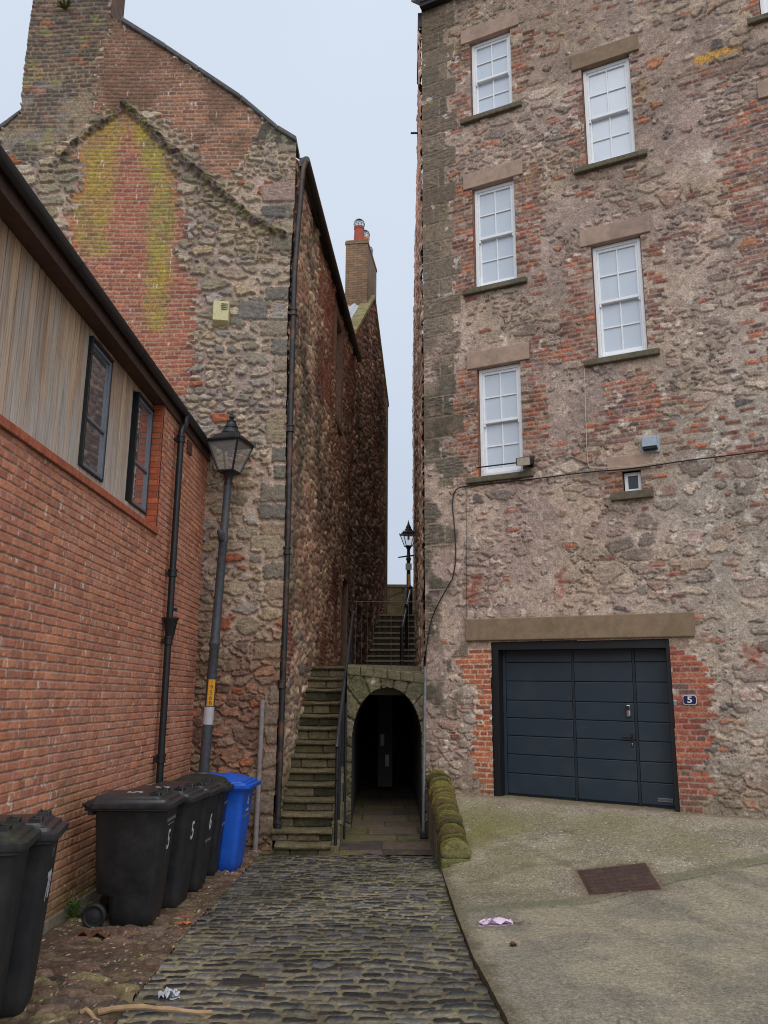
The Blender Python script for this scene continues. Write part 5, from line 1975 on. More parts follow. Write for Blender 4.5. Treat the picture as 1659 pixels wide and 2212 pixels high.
JOINT = [gnd(*p)[:2] for p in ((985, 1978), (1250, 1958), (1450, 1942), (1659, 1925), (1800, 1914))]
JOINT = [(p[0], p[1] - 0.12) for p in JOINT]
TRK1 = [(1.35, 11.3), (1.9, 10.2), (2.25, 9.2)]


def apron_h(x, y):
    d = facade_dist(x, y)
    ualong = (x - fc[0]) * fu_[0] + (y - fc[1]) * fu_[1]
    zf = np.interp(ualong, [0.0, 1.06, 3.65, 4.72, 7], [0.56, 0.515, 0.455, 0.45, 0.44]) - 0.01
    D = np.interp(x, [0.7, 1.2, 3.0, 5.0], [2.7, 3.0, 4.4, 5.0])
    t = np.clip(1 - d / D, 0, 1)
    zs = zg(y) + 0.045
    return zs + (zf - zs) * t ** 1.15


def apron_func(x, y):
    N = len(x)
    z = apron_h(x, y)
    n1 = fbm(x, y, 0.03, 701, 3) - 0.5
    n2 = fbm(x, y, 0.5, 702, 4)
    c = mixc(np.tile(S(130, 121, 106), (N, 1)), S(112, 104, 90), sstep(.38, .62, n2))
    spk = fbm(x, y, 0.014, 703, 2)
    c = mixc(c, S(176, 168, 148), sstep(0.62, 0.74, spk) * 0.4)
    c = mixc(c, S(74, 68, 54), sstep(0.40, 0.28, spk) * 0.6)
    ch = h32(np.floor(x / 0.016), np.floor(y / 0.016), 704)
    c = np.where((ch > 0.9965)[:, None], S(214, 208, 196), c)
    d = facade_dist(x, y)
    green = sstep(0.44, 0.64, fbm(x, y, 1.1, 705, 4) + 0.05 * sstep(2.6, 0.4, d)) * sstep(5.0, 2.0, d)
    c = mixc(c, S(108, 104, 68), green * 0.42)
    g2 = sstep(0.9, 0.1, np.hypot(x - 1.2, (y - 11.3) * 0.8)) * sstep(.35, .6, n2 + .1)
    c = mixc(c, S(96, 92, 44), g2 * 0.7)
    rim = sstep(0.30, 0.05, d + n1 * .4)
    c = mixc(c, S(124, 108, 98), rim * 0.85)
    # front slab is greyer, beyond a damp joint
    jy = np.interp(x, [p[0] for p in JOINT], [p[1] for p in JOINT])
    fr_ = sstep(0.02, -0.02, y - jy)
    c = mixc(c, mixc(np.tile(S(122, 114, 96), (N, 1)), S(108, 102, 90), sstep(.4, .6, n2)) * (0.8 + 0.5 * spk)[:, None], fr_ * 0.8)
    jd = np.abs(y - jy - 0.12) + (fbm(x, y, 0.25, 706, 3) - .5) * 0.12
    band = sstep(0.22, 0.06, jd)
    c = mixc(c, S(92, 90, 70), band * 0.75)
    line = sstep(0.03, 0.0, np.abs(y - jy + (fbm(x, y, 0.4, 707, 2) - .5) * .03)) * sstep(.4, .55, fbm(x, y, .5, 708, 2))
    c = mixc(c, S(62, 58, 48), line * 0.7)
    for L in (TRK1, [(2.25, 9.8), (1.6, 9.9), (0.95, 9.6)]):
        c = mixc(c, S(88, 82, 62), sstep(0.10, 0.0, sdline(x, y, L) + (fbm(x, y, .15, 709, 3) - .5) * .14) * 0.5)
    # rust round the cover
    ed = sdpoly(x, y, COV)
    c = mixc(c, S(92, 76, 62), sstep(-0.14, -0.01, ed + n1 * 0.1) * 0.75)
    cr = np.abs(fbm(x, y, 1.4, 711, 4) - 0.52)
    c = mixc(c, S(70, 64, 52), sstep(0.004, 0.001, cr) * sstep(.5, .6, fbm(x, y, 1.2, 712, 2)) * 0.7)
    el = x - apron_left(y)
    c = mixc(c, S(84, 76, 56), sstep(0.16, 0.0, el + (fbm(x, y, .12, 713, 3) - .5) * .22) * 0.8)
    c = mixc(c, S(84, 80, 52), sstep(0.14, 0.0, d + (fbm(x, y, .1, 714, 3) - .5) * .25) * 0.6)
    spot = sstep(.74, .78, fbm(x, y, 0.10, 715, 3))
    c = mixc(c, S(88, 80, 64), spot * 0.5)
    tyre = sstep(.5, .62, fbm(x * 2.2 + y * .3, y * .35, .5, 716, 3))
    c = mixc(c, c * 0.86, tyre * fr_)
    oil = sstep(0.28, 0.05, np.hypot((x - 1.05) * 0.7, (y - 8.85) * 1.4) + n1 * .5)
    c = mixc(c, S(86, 72, 58), oil * 0.5)
    h = (z - zg(y)) + n1 * 0.010 + (n2 - .5) * 0.015 - line * 0.006
    return h, c


def on_apron(px, py):
    z = 0.0
    for _ in range(40):
        d = ray(px, py)
        q = OC + d * ((z - CAMH) / d[2])
        z = 0.5 * z + 0.5 * float(apron_h(np.array([q[0]]), np.array([q[1]]))[0])
    return q


_cv = [on_apron(*p) for p in ((1250, 1882), (1392, 1866), (1426, 1921), (1276, 1932))]
COV = [(p[0], p[1]) for p in _cv]


def apron_mesh():
    Yn = np.linspace(2.6, 13.4, 620)
    nx = 520
    t = np.linspace(0, 1, nx) ** 1.25
    Yg = np.repeat(Yn[:, None], nx, 1)
    Xg = apron_left(Yn)[:, None] * (1 - t) + 7.5 * t
    x, y = Xg.ravel(), Yg.ravel()
    h, c = apron_func(x, y)
    P = np.stack([x, y, zg(y) + h], 1)
    keep = facade_dist((Xg[:-1, :-1] + Xg[1:, 1:]).ravel() / 2, (Yg[:-1, :-1] + Yg[1:, 1:]).ravel() / 2) > -0.5
    # drop kerb face on the lane side
    n = len(Yn)
    eP = np.concatenate([np.stack([Xg[:, 0], Yn, P.reshape(n, nx, 3)[:, 0, 2]], 1), np.stack([Xg[:, 0] + 0.01, Yn, zg(Yn) - 0.15], 1)])
    i = np.arange(n - 1)
    eQ = np.stack([i + n, i, i + 1, i + 1 + n], 1)
    eC = np.tile(S(78, 70, 56), (2 * n, 1))
    return struct(grid_mesh("concrete_apron", P, c, keep, nx, n, M_CONC, None, (eP, eQ, eC)))


apron_mesh()
mb = MB()
cz = [np.array(p) for p in _cv]
ctr = sum(cz) / 4
def ins(k, dz):
    return [tuple(ctr + (p - ctr) * k + np.array([0, 0, dz])) for p in cz]
mb.hexa(ins(1.03, -0.05) + ins(1.03, 0.006))
cov = thing("drain_cover", tuple(ctr), "rusty brown steel access cover set in the concrete apron", "drain cover")
mb.build("frame", M_RUST, cov)
mb = MB()
mb.hexa(ins(0.965, -0.04) + ins(0.965, 0.011))
for a in range(9):
    for b in range(7):
        s, t = (a + .5) / 9, (b + .5) / 7
        p = cz[3] * (1 - s) * (1 - t) + cz[2] * s * (1 - t) + cz[0] * (1 - s) * t + cz[1] * s * t
        p = ctr + (p - ctr) * .94
        mb.box(p[0] - .035, p[0] + .035, p[1] - .012, p[1] + .012, p[2] + .005, p[2] + .0135)
mb.build("plate", M_RUST, cov)

# ================================================================== MOSSY LOW WALL
rng = random.Random(11)
lw = thing("mossy_low_wall", (0.86, 10.4, -0.15), "low sloping wall topped with upright moss-covered stones beside the arch", "wall")
Ya, Yb = 10.42, 13.0
ns = 32


def wall_top(Y):
    return np.interp(Y, [10.4, 11.0, 13.0], [0.26, 0.40, 0.86])


mb = MB()
N_ = 24
for k in range(N_):
    y0 = Ya - 0.02 + (Yb - Ya) * k / N_
    y1_ = Ya - 0.02 + (Yb - Ya) * (k + 1) / N_ - 0.002
    xl, xr = float(lw_line(y0)), float(lw_line(y1_)) + 0.30
    mb.col = tuple(S(88, 82, 66) * rng.uniform(.7, 1.2))
    mb.box(xl + rng.uniform(0, .012), xr, y0, y1_, -0.4, float(wall_top(y0)) - 0.22)
mb.build("wall_body", M_ATTR, lw, 0.01)
for k in range(ns):
    y0 = Ya + (Yb - Ya) * k / ns
    th = (Yb - Ya) / ns * 0.93
    w2 = 0.175 + rng.uniform(-.012, .012)
    xc = float(lw_line(y0)) + 0.175 + rng.uniform(-.015, .015)
    top = float(wall_top(y0)) + rng.uniform(-.022, .024)
    base = float(wall_top(y0)) - 0.24
    n_ = 18
    rings = []
    mb = MB()
    mc = [S(92, 86, 38), S(78, 74, 36), S(104, 96, 46), S(66, 60, 36), S(86, 72, 46)][rng.randrange(5)] * rng.uniform(.72, 1.15)
    if k == 0:
        mc = S(96, 92, 58)
        w2, th = 0.185, 0.20
    mb.col = tuple(mc)
    for (f, yy) in ((0.93, y0), (1.0, y0 + th * .2), (1.0, y0 + th * .8), (0.93, y0 + th)):
        ring = []
        for i in range(n_):
            t = math.pi * i / (n_ - 1)
            hgt = (top - base)
            r_ = 1 + 0.03 * math.sin(5 * t + k) + rng.uniform(-.015, .015)
            ring.append((xc + w2 * math.cos(t) * (abs(math.cos(t)) ** -0.25 if abs(math.cos(t)) > .01 else 1) * (0.95 + .05 * f) * r_, yy + rng.uniform(-.003, .003) - (0.05 if k else 0) * math.sin(t),
                         base + hgt * (math.sin(t) ** 0.7 if math.sin(t) > 0 else 0) * f * r_))
        rings.append(ring)
    mb.loft(rings)
    o = mb.build("coping_stone", M_MOSS, lw, 0, True)
    sb = o.modifiers.new("sub", 'SUBSURF')
    sb.levels = sb.render_levels = 2
    tx = bpy.data.textures.get("moss lumps") or bpy.data.textures.new("moss lumps", 'CLOUDS')
    tx.noise_scale = 0.022
    dm = o.modifiers.new("lumps", 'DISPLACE')
    dm.texture = tx
    dm.texture_coords = 'GLOBAL'
    dm.strength = 0.012
    if k == 0:
        o["label"] = "bare rounded end stone of the coping"
mb = MB()
mb.col = tuple(S(80, 80, 44))
mb.box(float(lw_line(Ya)) - 0.005, float(lw_line(Ya)) + 0.36, Ya - 0.03, Ya + 0.22, -0.3, 0.035)
mb.build("base_stone", M_MOSS, lw, 0.03)

# ================================================================== LOWER STONE STAIR
ST_Y0, ST_G = 11.82, 0.205
ys = [1823.8, 1791.6, 1756.6, 1724.4, 1690.8, 1661.4, 1629.2, 1599.8, 1569, 1542.4, 1514.4, 1486.4, 1461.8, 1437.4]
tz = [float(atY(690, y, ST_Y0 + ST_G * i)[2]) for i, y in enumerate(ys)]
LAND = tz[-1]
xrs = lambda i: -0.70 + 0.004 * i
st = thing("stone_stairs", (-1.1, ST_Y0, -0.2), "worn mossy stone steps climbing along the old house beside the arch", "stairs")
rng = random.Random(23)
prev = float(zg(ST_Y0)) - 0.1


def left_of(Y):
    q = LF.o + LF.u * ((Y - LF.o[1]) / LF.u[1])
    return q[0] - 0.06


for i, z in enumerate(tz):
    yf = ST_Y0 + ST_G * i
    xl, xr = left_of(max(yf, 12.2)) - (0.0 if i > 1 else 0.0), xrs(i)
    if i == 0: xl = -1.46
    # slab with worn nosing
    mb = MB()
    nn = 14
    tread = []
    c0_ = S(84, 75, 57) * rng.uniform(.85, 1.1)
    last = (i == len(tz) - 1)
    depth = ST_G + 0.06 if not last else 1.0
    for r_, (dy, dz) in enumerate(((0.02, -0.075), (0.0, -0.07), (-0.022, -0.055), (-0.03, -0.03), (-0.024, -0.010), (0.0, 0.0), (depth * .5, 0.004), (depth, 0.006))):
        for j in range(nn):
            t = j / (nn - 1)
            wear = -0.018 * math.exp(-((t - 0.55) / 0.3) ** 2) * (1 if dz > -0.05 else 0.2) + rng.uniform(-.004, .004)
            tread.append((xl + (xr - xl) * t, yf + dy + rng.uniform(-.005, .005), z + dz + wear))
    mb.col = tuple(c0_)
    F = []
    for r_ in range(7):
        for j in range(nn - 1):
            a = r_ * nn + j
            F.append((a, a + 1, a + nn + 1, a + nn))
    mb.add(tread, F)
    mb.hexa([(xl, yf + .02, z - .075), (xr, yf + .02, z - .075), (xr, yf + depth, z - .075), (xl, yf + depth, z - .075),
             (xl, yf + .02, z - .02), (xr - .004, yf + .02, z - .022), (xr - .004, yf + depth, z - .01), (xl, yf + depth, z - .01)])
    mb.build("step", M_STEP, st, 0, True)
    # riser blocks below the slab
    mb = MB()
    x = xl
    nb = rng.choice([2, 2, 3])
    cuts = sorted([rng.uniform(.3, .7)] if nb == 2 else [rng.uniform(.22, .4), rng.uniform(.6, .8)])
    edges = [0] + cuts + [1]
    for a, b in zip(edges[:-1], edges[1:]):
        mb.col = tuple([S(88, 78, 60), S(74, 68, 52), S(52, 50, 36), S(94, 84, 70)][rng.randrange(4)] * rng.uniform(.7, 1.1))
        x0, x1 = xl + (xr - xl) * a + .006, xl + (xr - xl) * b - .008
        mb.box(x0, x1, yf + 0.012 + rng.uniform(0, .02), yf + 0.25, prev + 0.004, z - 0.079)
    mb.build("riser", M_STEP, st, 0.014)
    prev = z
# solid body under the steps and the landing they reach
mb = MB()
pr = [(ST_Y0 + .05, -0.5)] + [p for i, z in enumerate(tz) for p in ((ST_Y0 + ST_G * i + .05, (tz[i - 1] if i else -0.2) - .1), (ST_Y0 + ST_G * i + .05, z - .1))] + [(16.0, LAND - .1), (16.0, -0.5)]
mb.col = tuple(S(70, 62, 50))
mb.prism(pr, -1.48, -0.72, 'x')
mb.build("core", M_ATTR, st)
# side wall of the stair facing the arch
mb = MB()
rng = random.Random(5)
yy = ST_Y0 + .02
while yy < 14.3:
    ln = rng.uniform(.2, .42)
    ztop = float(np.interp(yy, [ST_Y0 + ST_G * i for i in range(14)], tz)) - 0.06
    zz = -0.45
    while zz < ztop:
        hh_ = rng.uniform(.13, .24)
        mb.col = tuple([S(92, 84, 66), S(106, 96, 78), S(80, 74, 56), S(98, 90, 62)][rng.randrange(4)] * rng.uniform(.75, 1.1))
        mb.box(-0.712, -0.582 + rng.uniform(-.012, .012), yy + .005, yy + ln - .005, zz + .004, min(zz + hh_, ztop) - .004)
        zz += hh_
    yy += ln
mb.build("flank", M_STEP, st, 0.012)

# ================================================================== ARCH AND PASSAGE
AY = 13.15
AL, AR = float(atY(760, 1640, AY)[0]), float(atY(911, 1640, AY)[0])
ACX = (AL + AR) / 2
AHW = (AR - AL) / 2
CROWN = float(atY(835, 1485, AY)[2])
SPR = CROWN - 0.78
ATOP = LAND - 0.03
arch = thing("stone_archway", (ACX, AY, -0.2), "rough stone arch over a dark covered passage under the landing", "archway")
# wall of the arch face built as a skin with an arched hole
AX0 = -0.565
AF = Frame((AX0, AY, 0), (1, 0, 0), (0, -1, 0))
AWID = float(SRF.o[0] + 0.02) - AX0


def arch_in(u, v):
    x = (u + AX0 - ACX) / AHW
    top = SPR + (CROWN - SPR) * np.sqrt(np.clip(1 - np.abs(x) ** 2.1, 0, 1))
    return (np.abs(x) < 1) & (v < top)


def arch_func(u, v):
    N = len(u)
    n_f = fbm(u, v, 0.05, 801, 4) - 0.5
    x = (u + AX0 - ACX)
    yv = np.maximum(v - SPR, 0)
    ang = np.arctan2(yv / (CROWN - SPR), x / AHW)
    rad = np.sqrt((x / AHW) ** 2 + (yv / (CROWN - SPR)) ** 2)
    nv_ = 9
    t = ang / math.pi * nv_
    vi = np.floor(t)
    fe_ = np.minimum(t - vi, 1 - (t - vi)) / nv_ * math.pi * AHW * 1.2
    dr = (rad - 1) * AHW
    vw = 0.30 + 0.06 * h32(vi, vi, 802)
    inv = (v > SPR) & (dr < vw)
    ev = np.minimum(fe_, vw - dr) + n_f * 0.03
    vm = sstep(0.0, 0.02, ev)
    e, i1, i2, _, _ = rubble(u, v, 0.32, 0.2, 811, 0.8, 0.9, 2.8, 0.05)
    m = sstep(0.03, 0.14, e + n_f * .25)
    st_ = palette(i1, [S(78, 70, 56), S(90, 82, 68), S(66, 60, 50), S(84, 76, 60)]) * (.75 + .4 * i2)[:, None]
    c = mixc(np.tile(S(96, 88, 72), (N, 1)), st_, m)
    h = m * 0.03 + n_f * 0.02
    vc_ = palette(h32(vi, vi + 1, 803), [S(88, 80, 62), S(78, 72, 56), S(98, 90, 72), S(72, 68, 52)])
    c2 = mixc(np.tile(S(64, 58, 48), (N, 1)), vc_, vm)
    c = np.where(inv[:, None], c2, c)
    h = np.where(inv, vm * 0.035 + n_f * .03, h)
    wh = sstep(0.56, 0.66, fbm(u, v, 0.22, 804, 5) - 0.04) * sstep(CROWN - .35, CROWN + .1, v)
    c = mixc(c, S(176, 172, 160), wh * 0.55)
    gr = sstep(.46, .64, fbm(u, v, .5, 805, 4))
    c = mixc(c, S(74, 72, 46), gr * 0.4)
    return h, c


wall("arch_face", AF, 0, AWID, -0.5, ATOP - 0.10, 0.0125, 0.0125, arch_func, lambda u, v: ~arch_in(u, v), M_STONE, arch)
# coping slab sloping down to the right, deck of the landing
mb = MB()
zl, zr = float(atY(770, 1436, AY - .05)[2]), float(atY(905, 1456, AY - .05)[2])
X0, X1 = AX0, SRF.o[0] + .02
mb.col = tuple(S(84, 78, 60))
xs_ = np.linspace(X0, X1, 7)
rr_ = random.Random(3)
for a, b in zip(xs_[:-1], xs_[1:]):
    za, zb = zl + (zr - zl) * max(0, (a - X0) / (X1 - X0)), zl + (zr - zl) * (b - X0) / (X1 - X0)
    j = rr_.uniform(0, .02)
    mb.hexa([(a + .003, AY - .05 - j, za - .15), (b - .003, AY - .05 - j, zb - .15), (b - .003, AY + .5, zb - .13), (a + .003, AY + .5, za - .13),
             (a + .003, AY - .05 - j, za), (b - .003, AY - .05 - j, zb), (b - .003, AY + .5, zb + .02), (a + .003, AY + .5, za + .02)])
mb.build("arch_coping", M_MOSS, arch, 0.02)
# barrel vault and passage walls
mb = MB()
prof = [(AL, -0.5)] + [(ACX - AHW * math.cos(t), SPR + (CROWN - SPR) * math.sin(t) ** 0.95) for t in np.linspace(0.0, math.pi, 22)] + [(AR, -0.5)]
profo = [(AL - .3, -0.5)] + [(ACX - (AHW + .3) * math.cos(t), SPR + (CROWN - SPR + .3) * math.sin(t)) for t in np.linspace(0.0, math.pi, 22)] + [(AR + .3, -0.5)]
V, F = [], []
n_ = len(prof)
for yv in (AY - 0.004, 20.0):
    V += [(p[0], yv, p[1]) for p in prof]
for i in range(n_ - 1):
    F.append((i, i + 1, n_ + i + 1, n_ + i))
mb.add(V, F)
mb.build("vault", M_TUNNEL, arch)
mb = MB()
mb.box(AL - .3, AR + .3, 19.9, 20.2, -.5, 2.4)
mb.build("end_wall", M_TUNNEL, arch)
pd = thing("passage_door", (0.0, 17.4, 0.2), "dim plank door with two pale notices inside the dark passage", "door")
mb = MB()
for k in range(4):
    mb.box(-0.10 + k * .075, -0.028 + k * .075, 17.4, 17.45, 0.15, 1.95)
mb.build("plank", mat_plain("dim grey door", S(62, 60, 62), 0.7), pd)
mb = MB()
mb.box(-0.05, 0.03, 17.385, 17.395, 0.95, 1.18)
mb.build("notice", M_PAPER, pd)
mb = MB()
mb.box(0.05, 0.13, 17.385, 17.395, 0.55, 0.78)
mb.build("notice", M_PAPER, pd)
# landing deck between the stair, the arch and the upper flight
mb = MB()
xx0 = -1.7
mb.col = tuple(S(90, 82, 66))
mb.hexa([(AX0, AY + .45, LAND - .5), (SRF.o[0] + .1, AY + .45, LAND - .5), (1.2, 24.5, LAND - .5), (-1.2, 24.5, LAND - .5),
         (AX0, AY + .45, LAND - .012), (SRF.o[0] + .1, AY + .45, LAND - .04), (1.2, 24.5, LAND), (-1.2, 24.5, LAND)])
mb.hexa([(-1.6, ST_Y0 + 13 * ST_G + .95, LAND - .5), (-0.701, ST_Y0 + 13 * ST_G + .95, LAND - .5), (-0.701, 24, LAND - .5), (-1.2, 24, LAND - .5),
         (-1.6, ST_Y0 + 13 * ST_G + .95, LAND - .01), (-0.701, ST_Y0 + 13 * ST_G + .95, LAND - .01), (-0.701, 24, LAND - .01), (-1.2, 24, LAND - .01)])
struct(mb.build("landing", M_ATTR))

# ================================================================== UPPER STAIR, PARAPET
ups = thing("upper_stairs", (0.3, 22.2, LAND), "dark stone steps farther up between the two houses, leading to the parapet", "stairs")
eys = [1439, 1426, 1415, 1402, 1389.5, 1377, 1365.5, 1352, 1339, 1327]
rng = random.Random(8)
pz = LAND - .05
for i, y in enumerate(eys):
    Yq = 22.15 + 0.26 * i
    z = float(atY(850, y, Yq)[2])
    mb = MB()
    d = 0.34 if i < len(eys) - 1 else 6.5
    xl_, xr_ = -0.52 + .036 * i, 1.1
    mb.col = tuple(S(134, 122, 100) * rng.uniform(.85, 1.05))
    mb.box(xl_, xr_, Yq - .02, Yq + d, z - .055, z)
    mb.col = tuple(S(64, 58, 48) * rng.uniform(.8, 1.0))
    mb.box(xl_, xr_, Yq + .015, Yq + d, pz - .1, z - .056)
    mb.build("step", M_ATTR, ups, 0.008)
    pz = z
UPZ = pz
par = thing("parapet_wall", (0.5, 28, UPZ), "low stone parapet closing the view at the top of the alley", "wall")
pt = float(atY(850, 1269, 28)[2])
p2 = float(atY(905, 1289, 28)[2])
PFm = Frame((-1.2, 28.0, 0), (1, 0, 0), (0, -1, 0))


def par_func(u, v):
    e, i1, i2, _, _ = rubble(u, v, 0.9, 0.42, 901, 0.5, 0.95, 3.5, 0.03)
    m = sstep(0.02, 0.08, e)
    c = mixc(np.tile(S(92, 82, 62), (len(u), 1)), palette(i1, [S(120, 106, 78), S(108, 96, 72), S(128, 114, 86)]) * (.85 + .25 * i2)[:, None], m)
    c = mixc(c, S(84, 78, 50), sstep(.45, .65, fbm(u, v, .6, 902, 3)) * .6)
    return m * .03 + (fbm(u, v, .1, 903, 3) - .5) * .03, c


wall("wall_face", PFm, 0, 4.0, UPZ - 1.0, pt - .01, 0.04, 0.04, par_func, lambda u, v: (v < pt - 0.35) | (u < 2.02), M_STONE, par,
     core_box(PFm, 0, 4.0, UPZ - 1, pt - .36, -0.5, -0.05, S(90, 84, 66)))
mb = MB()
mb.col = tuple(S(112, 102, 76))
mb.box(-1.2, 0.83, 27.93, 28.45, pt - .005, pt + .10)
mb.hexa([(0.83, 27.95, pt - .34), (3.0, 27.95, pt - .55), (3.0, 28.5, pt - .55), (0.83, 28.5, pt - .34), (0.83, 27.95, pt + .06), (3.0, 27.95, pt - .35), (3.0, 28.5, pt - .35), (0.83, 28.5, pt + .06)])
mb.box(-1.2, 0.82, 28.02, 28.40, UPZ - 1, pt - .012)
mb.build("wall_coping", M_ATTR, par, 0.02)

# ================================================================== RAILINGS
hr = thing("stair_handrail", (-0.66, ST_Y0 + .1, -0.2), "black iron handrail on posts climbing beside the mossy stone steps", "handrail")
RX = -0.665
pA = atY(728, 1606, 11.95)
pB = atY(763, 1320, 15.0)
mb = MB()
n_ = 12
pts = [pA + np.array([0.0, -0.03, -0.05]), pA] + [pA + (pB - pA) * k / n_ for k in range(1, n_ + 1)]
mb.tube(pts, 0.026, 10)
mb.build("rail", mat_plain("highlight-toned iron rail", (0.05, 0.05, 0.055), 0.32, 0.3), hr, 0, True)  # iron lightened over the whole rail to stand for its highlight
mb = MB()
mb.tube([pA + np.array([0, 0, -.5]), pB + np.array([0, 0, -.5])], 0.016, 8)
mb.build("mid_rail", M_BLACKMETAL, hr, 0, True)
for k in range(26):
    q = pA + (pB - pA) * (k + .5) / 26
    mb = MB()
    zlow = max(q[2] - .92, float(np.interp(q[1], [ST_Y0 + ST_G * i for i in range(14)], tz)) - .05)
    mb.tube([(q[0], q[1], zlow), (q[0], q[1], q[2])], 0.009, 6)
    mb.build("baluster", M_BLACKMETAL, hr, 0, True)
for k, f in enumerate((0.012, 0.16, 0.34, 0.52, 0.70, 0.88, 0.99)):
    q = pA + (pB - pA) * f
    zb = float(np.interp(q[1], [ST_Y0 + ST_G * i for i in range(14)], tz)) - .15 if f > .25 else float(zg(q[1])) - .03
    mb = MB()
    mb.tube([(q[0], q[1], zb), (q[0], q[1], q[2])], 0.024, 10)
    if f <= .25:
        mb.lathe([(0.045, 0.0), (0.045, 0.10), (0.03, 0.13)], (q[0], q[1], zb), 10)
    mb.build("post", M_BLACKMETAL, hr, 0, True)
pq = atY(743, 1806, 12.75)
q = atY(747, 1556, 12.75)
mb = MB()
mb.tube([(pq[0], pq[1], pq[2] - .05), (pq[0] + .004, pq[1], q[2] + .25)], 0.02, 10)
mb.build("post", M_BLACKMETAL, hr, 0, True)

ar = thing("arch_railing", (0.0, AY, LAND), "thin rusty railing with upright bars along the landing above the arch", "railing")
ra, rb = atY(765, 1300, AY + .1), atY(916, 1300, AY + .1)
mb = MB()
mb.tube([ra, rb], 0.008, 8)
mb.build("top_rail", M_RAIL, ar, 0, True)
mb = MB()
lo_a, lo_b = atY(790, 1427, AY + .1), atY(916, 1427, AY + .1)
mb.tube([lo_a, lo_b], 0.005, 8)
mb.build("bottom_rail", M_RAIL, ar, 0, True)
for k in range(12):
    f = (k + .35) / 12
    p = ra + (rb - ra) * f
    zb = float(np.interp(p[0], [X0, X1], [zl, zr]))
    mb = MB()
    mb.tube([p, (p[0], p[1], zb - .02)], 0.0032 if k % 6 else 0.006, 6)
    mb.build("bar", M_RAIL, ar, 0, True)

uh = thing("upper_handrail", (0.42, 21.5, LAND), "black posts carrying a pale worn handrail on the upper stairs", "handrail")
hp = [atY(868, 1363, 21.2), atY(877.5, 1315, 23.0), atY(887, 1274, 25.0)]
mb = MB()
mb.tube(hp, 0.032, 10)
mb.build("rail", mat_plain("worn bare rail", (0.32, 0.33, 0.36), 0.35, 0.6), uh, 0, True)
for q, zb in ((hp[0], LAND - .05), (hp[1], float(atY(878, 1395, 23.0)[2])), (hp[2], UPZ - .1)):
    mb = MB()
    mb.tube([(q[0], q[1] + .02, zb), (q[0], q[1] + .02, q[2] + .06)], 0.045, 10)
    mb.lathe([(.03, 0), (.055, .03), (.02, .09)], (q[0], q[1] + .02, q[2] + .05), 10)
    mb.build("post", M_BLACKMETAL, uh, 0, True)

# ================================================================== STREET LAMPS
def lantern(parent, c, k, rot, glass, mat, tilt=0):
    """four-sided tapering lantern; c = bottom centre, k = scale"""
    R = Matrix.Rotation(rot, 3, 'Z')
    def X(x, y, z):
        p = R @ Vector((x * k, y * k, z * k))
        return (c[0] + p.x, c[1] + p.y, c[2] + p.z)
    b, t, h = 0.105, 0.225, 0.40
    mb = MB(X)
    for sx, sy in ((1, 1), (-1, 1), (-1, -1), (1, -1)):
        mb.tube([(sx * b, sy * b, 0), (sx * t, sy * t, h)], 0.014, 6)
    for (r, z, q) in ((b, 0.0, 0.016), (t, h, 0.022)):
        for a in range(4):
            p = [(1, 1), (-1, 1), (-1, -1), (1, -1)]
            p0, p1 = p[a], p[(a + 1) % 4]
            mb.tube([(p0[0] * r, p0[1] * r, z), (p1[0] * r, p1[1] * r, z)], q, 6)
    fr = mb.build("lantern_frame", mat, parent)
    mb = MB(X)
    for a in range(4):
        p = [(1, 1), (-1, 1), (-1, -1), (1, -1)]
        p0, p1 = p[a], p[(a + 1) % 4]
        e = 0.985
        mb.add([(p0[0] * b * e, p0[1] * b * e, 0.005), (p1[0] * b * e, p1[1] * b * e, 0.005), (p1[0] * t * e, p1[1] * t * e, h), (p0[0] * t * e, p0[1] * t * e, h)], [(0, 1, 2, 3)])
    mb.build("glass", glass, fr)
    mb = MB(X)
    mb.tube([(0, 0, 0.22), (0, 0, 0.36)], 0.035, 10)
    mb.tube([(0, 0, 0.36), (0, 0, 0.405)], 0.07, 10)
    mb.build("lamp_holder", M_GREYPAINT, fr, 0, True)
    mb = MB(X)
    def sq(r, z, rd=0):
        out_ = []
        for i in range(24):
            tt = 2 * math.pi * (i + .5) / 24
            cx_, sy_ = math.cos(tt), math.sin(tt)
            pw = 1.0 / max(abs(cx_), abs(sy_))
            pw = pw * (1 - rd) + rd
            out_.append((r * cx_ * pw, r * sy_ * pw, z))
        return out_
    mb.loft([sq(t + .028, h + .0), sq(t + .03, h + .02), sq(t + .0, h + .035), sq(.185, h + .085, .15), sq(.135, h + .125, .4), sq(.11, h + .14, .8)])
    for sx, sy in ((1, 1), (-1, 1), (-1, -1), (1, -1)):
        mb.tube([(sx * (t + .012), sy * (t + .012), h), (sx * (t + .02), sy * (t + .02), h + .06), (sx * (t + .012), sy * (t + .012), h + .075)], [.018, .012, .004], 6)
    prof = [(.128, .135), (.130, .15), (.118, .17), (.100, .19), (.086, .215), (.094, .222), (.094, .235), (.082, .245), (.072, .27), (.060, .295), (.066, .302), (.066, .312), (.052, .32), (.035, .335), (.024, .345),
            (.030, .355), (.040, .372), (.036, .388), (.020, .402), (.022, .412), (.012, .425), (.008, .47), (.002, .49)]
    mb.lathe([(r, h + z) for r, z in prof], (0, 0, 0), 18)
    mb.build("lantern_roof", mat, fr, 0, True)
    return fr


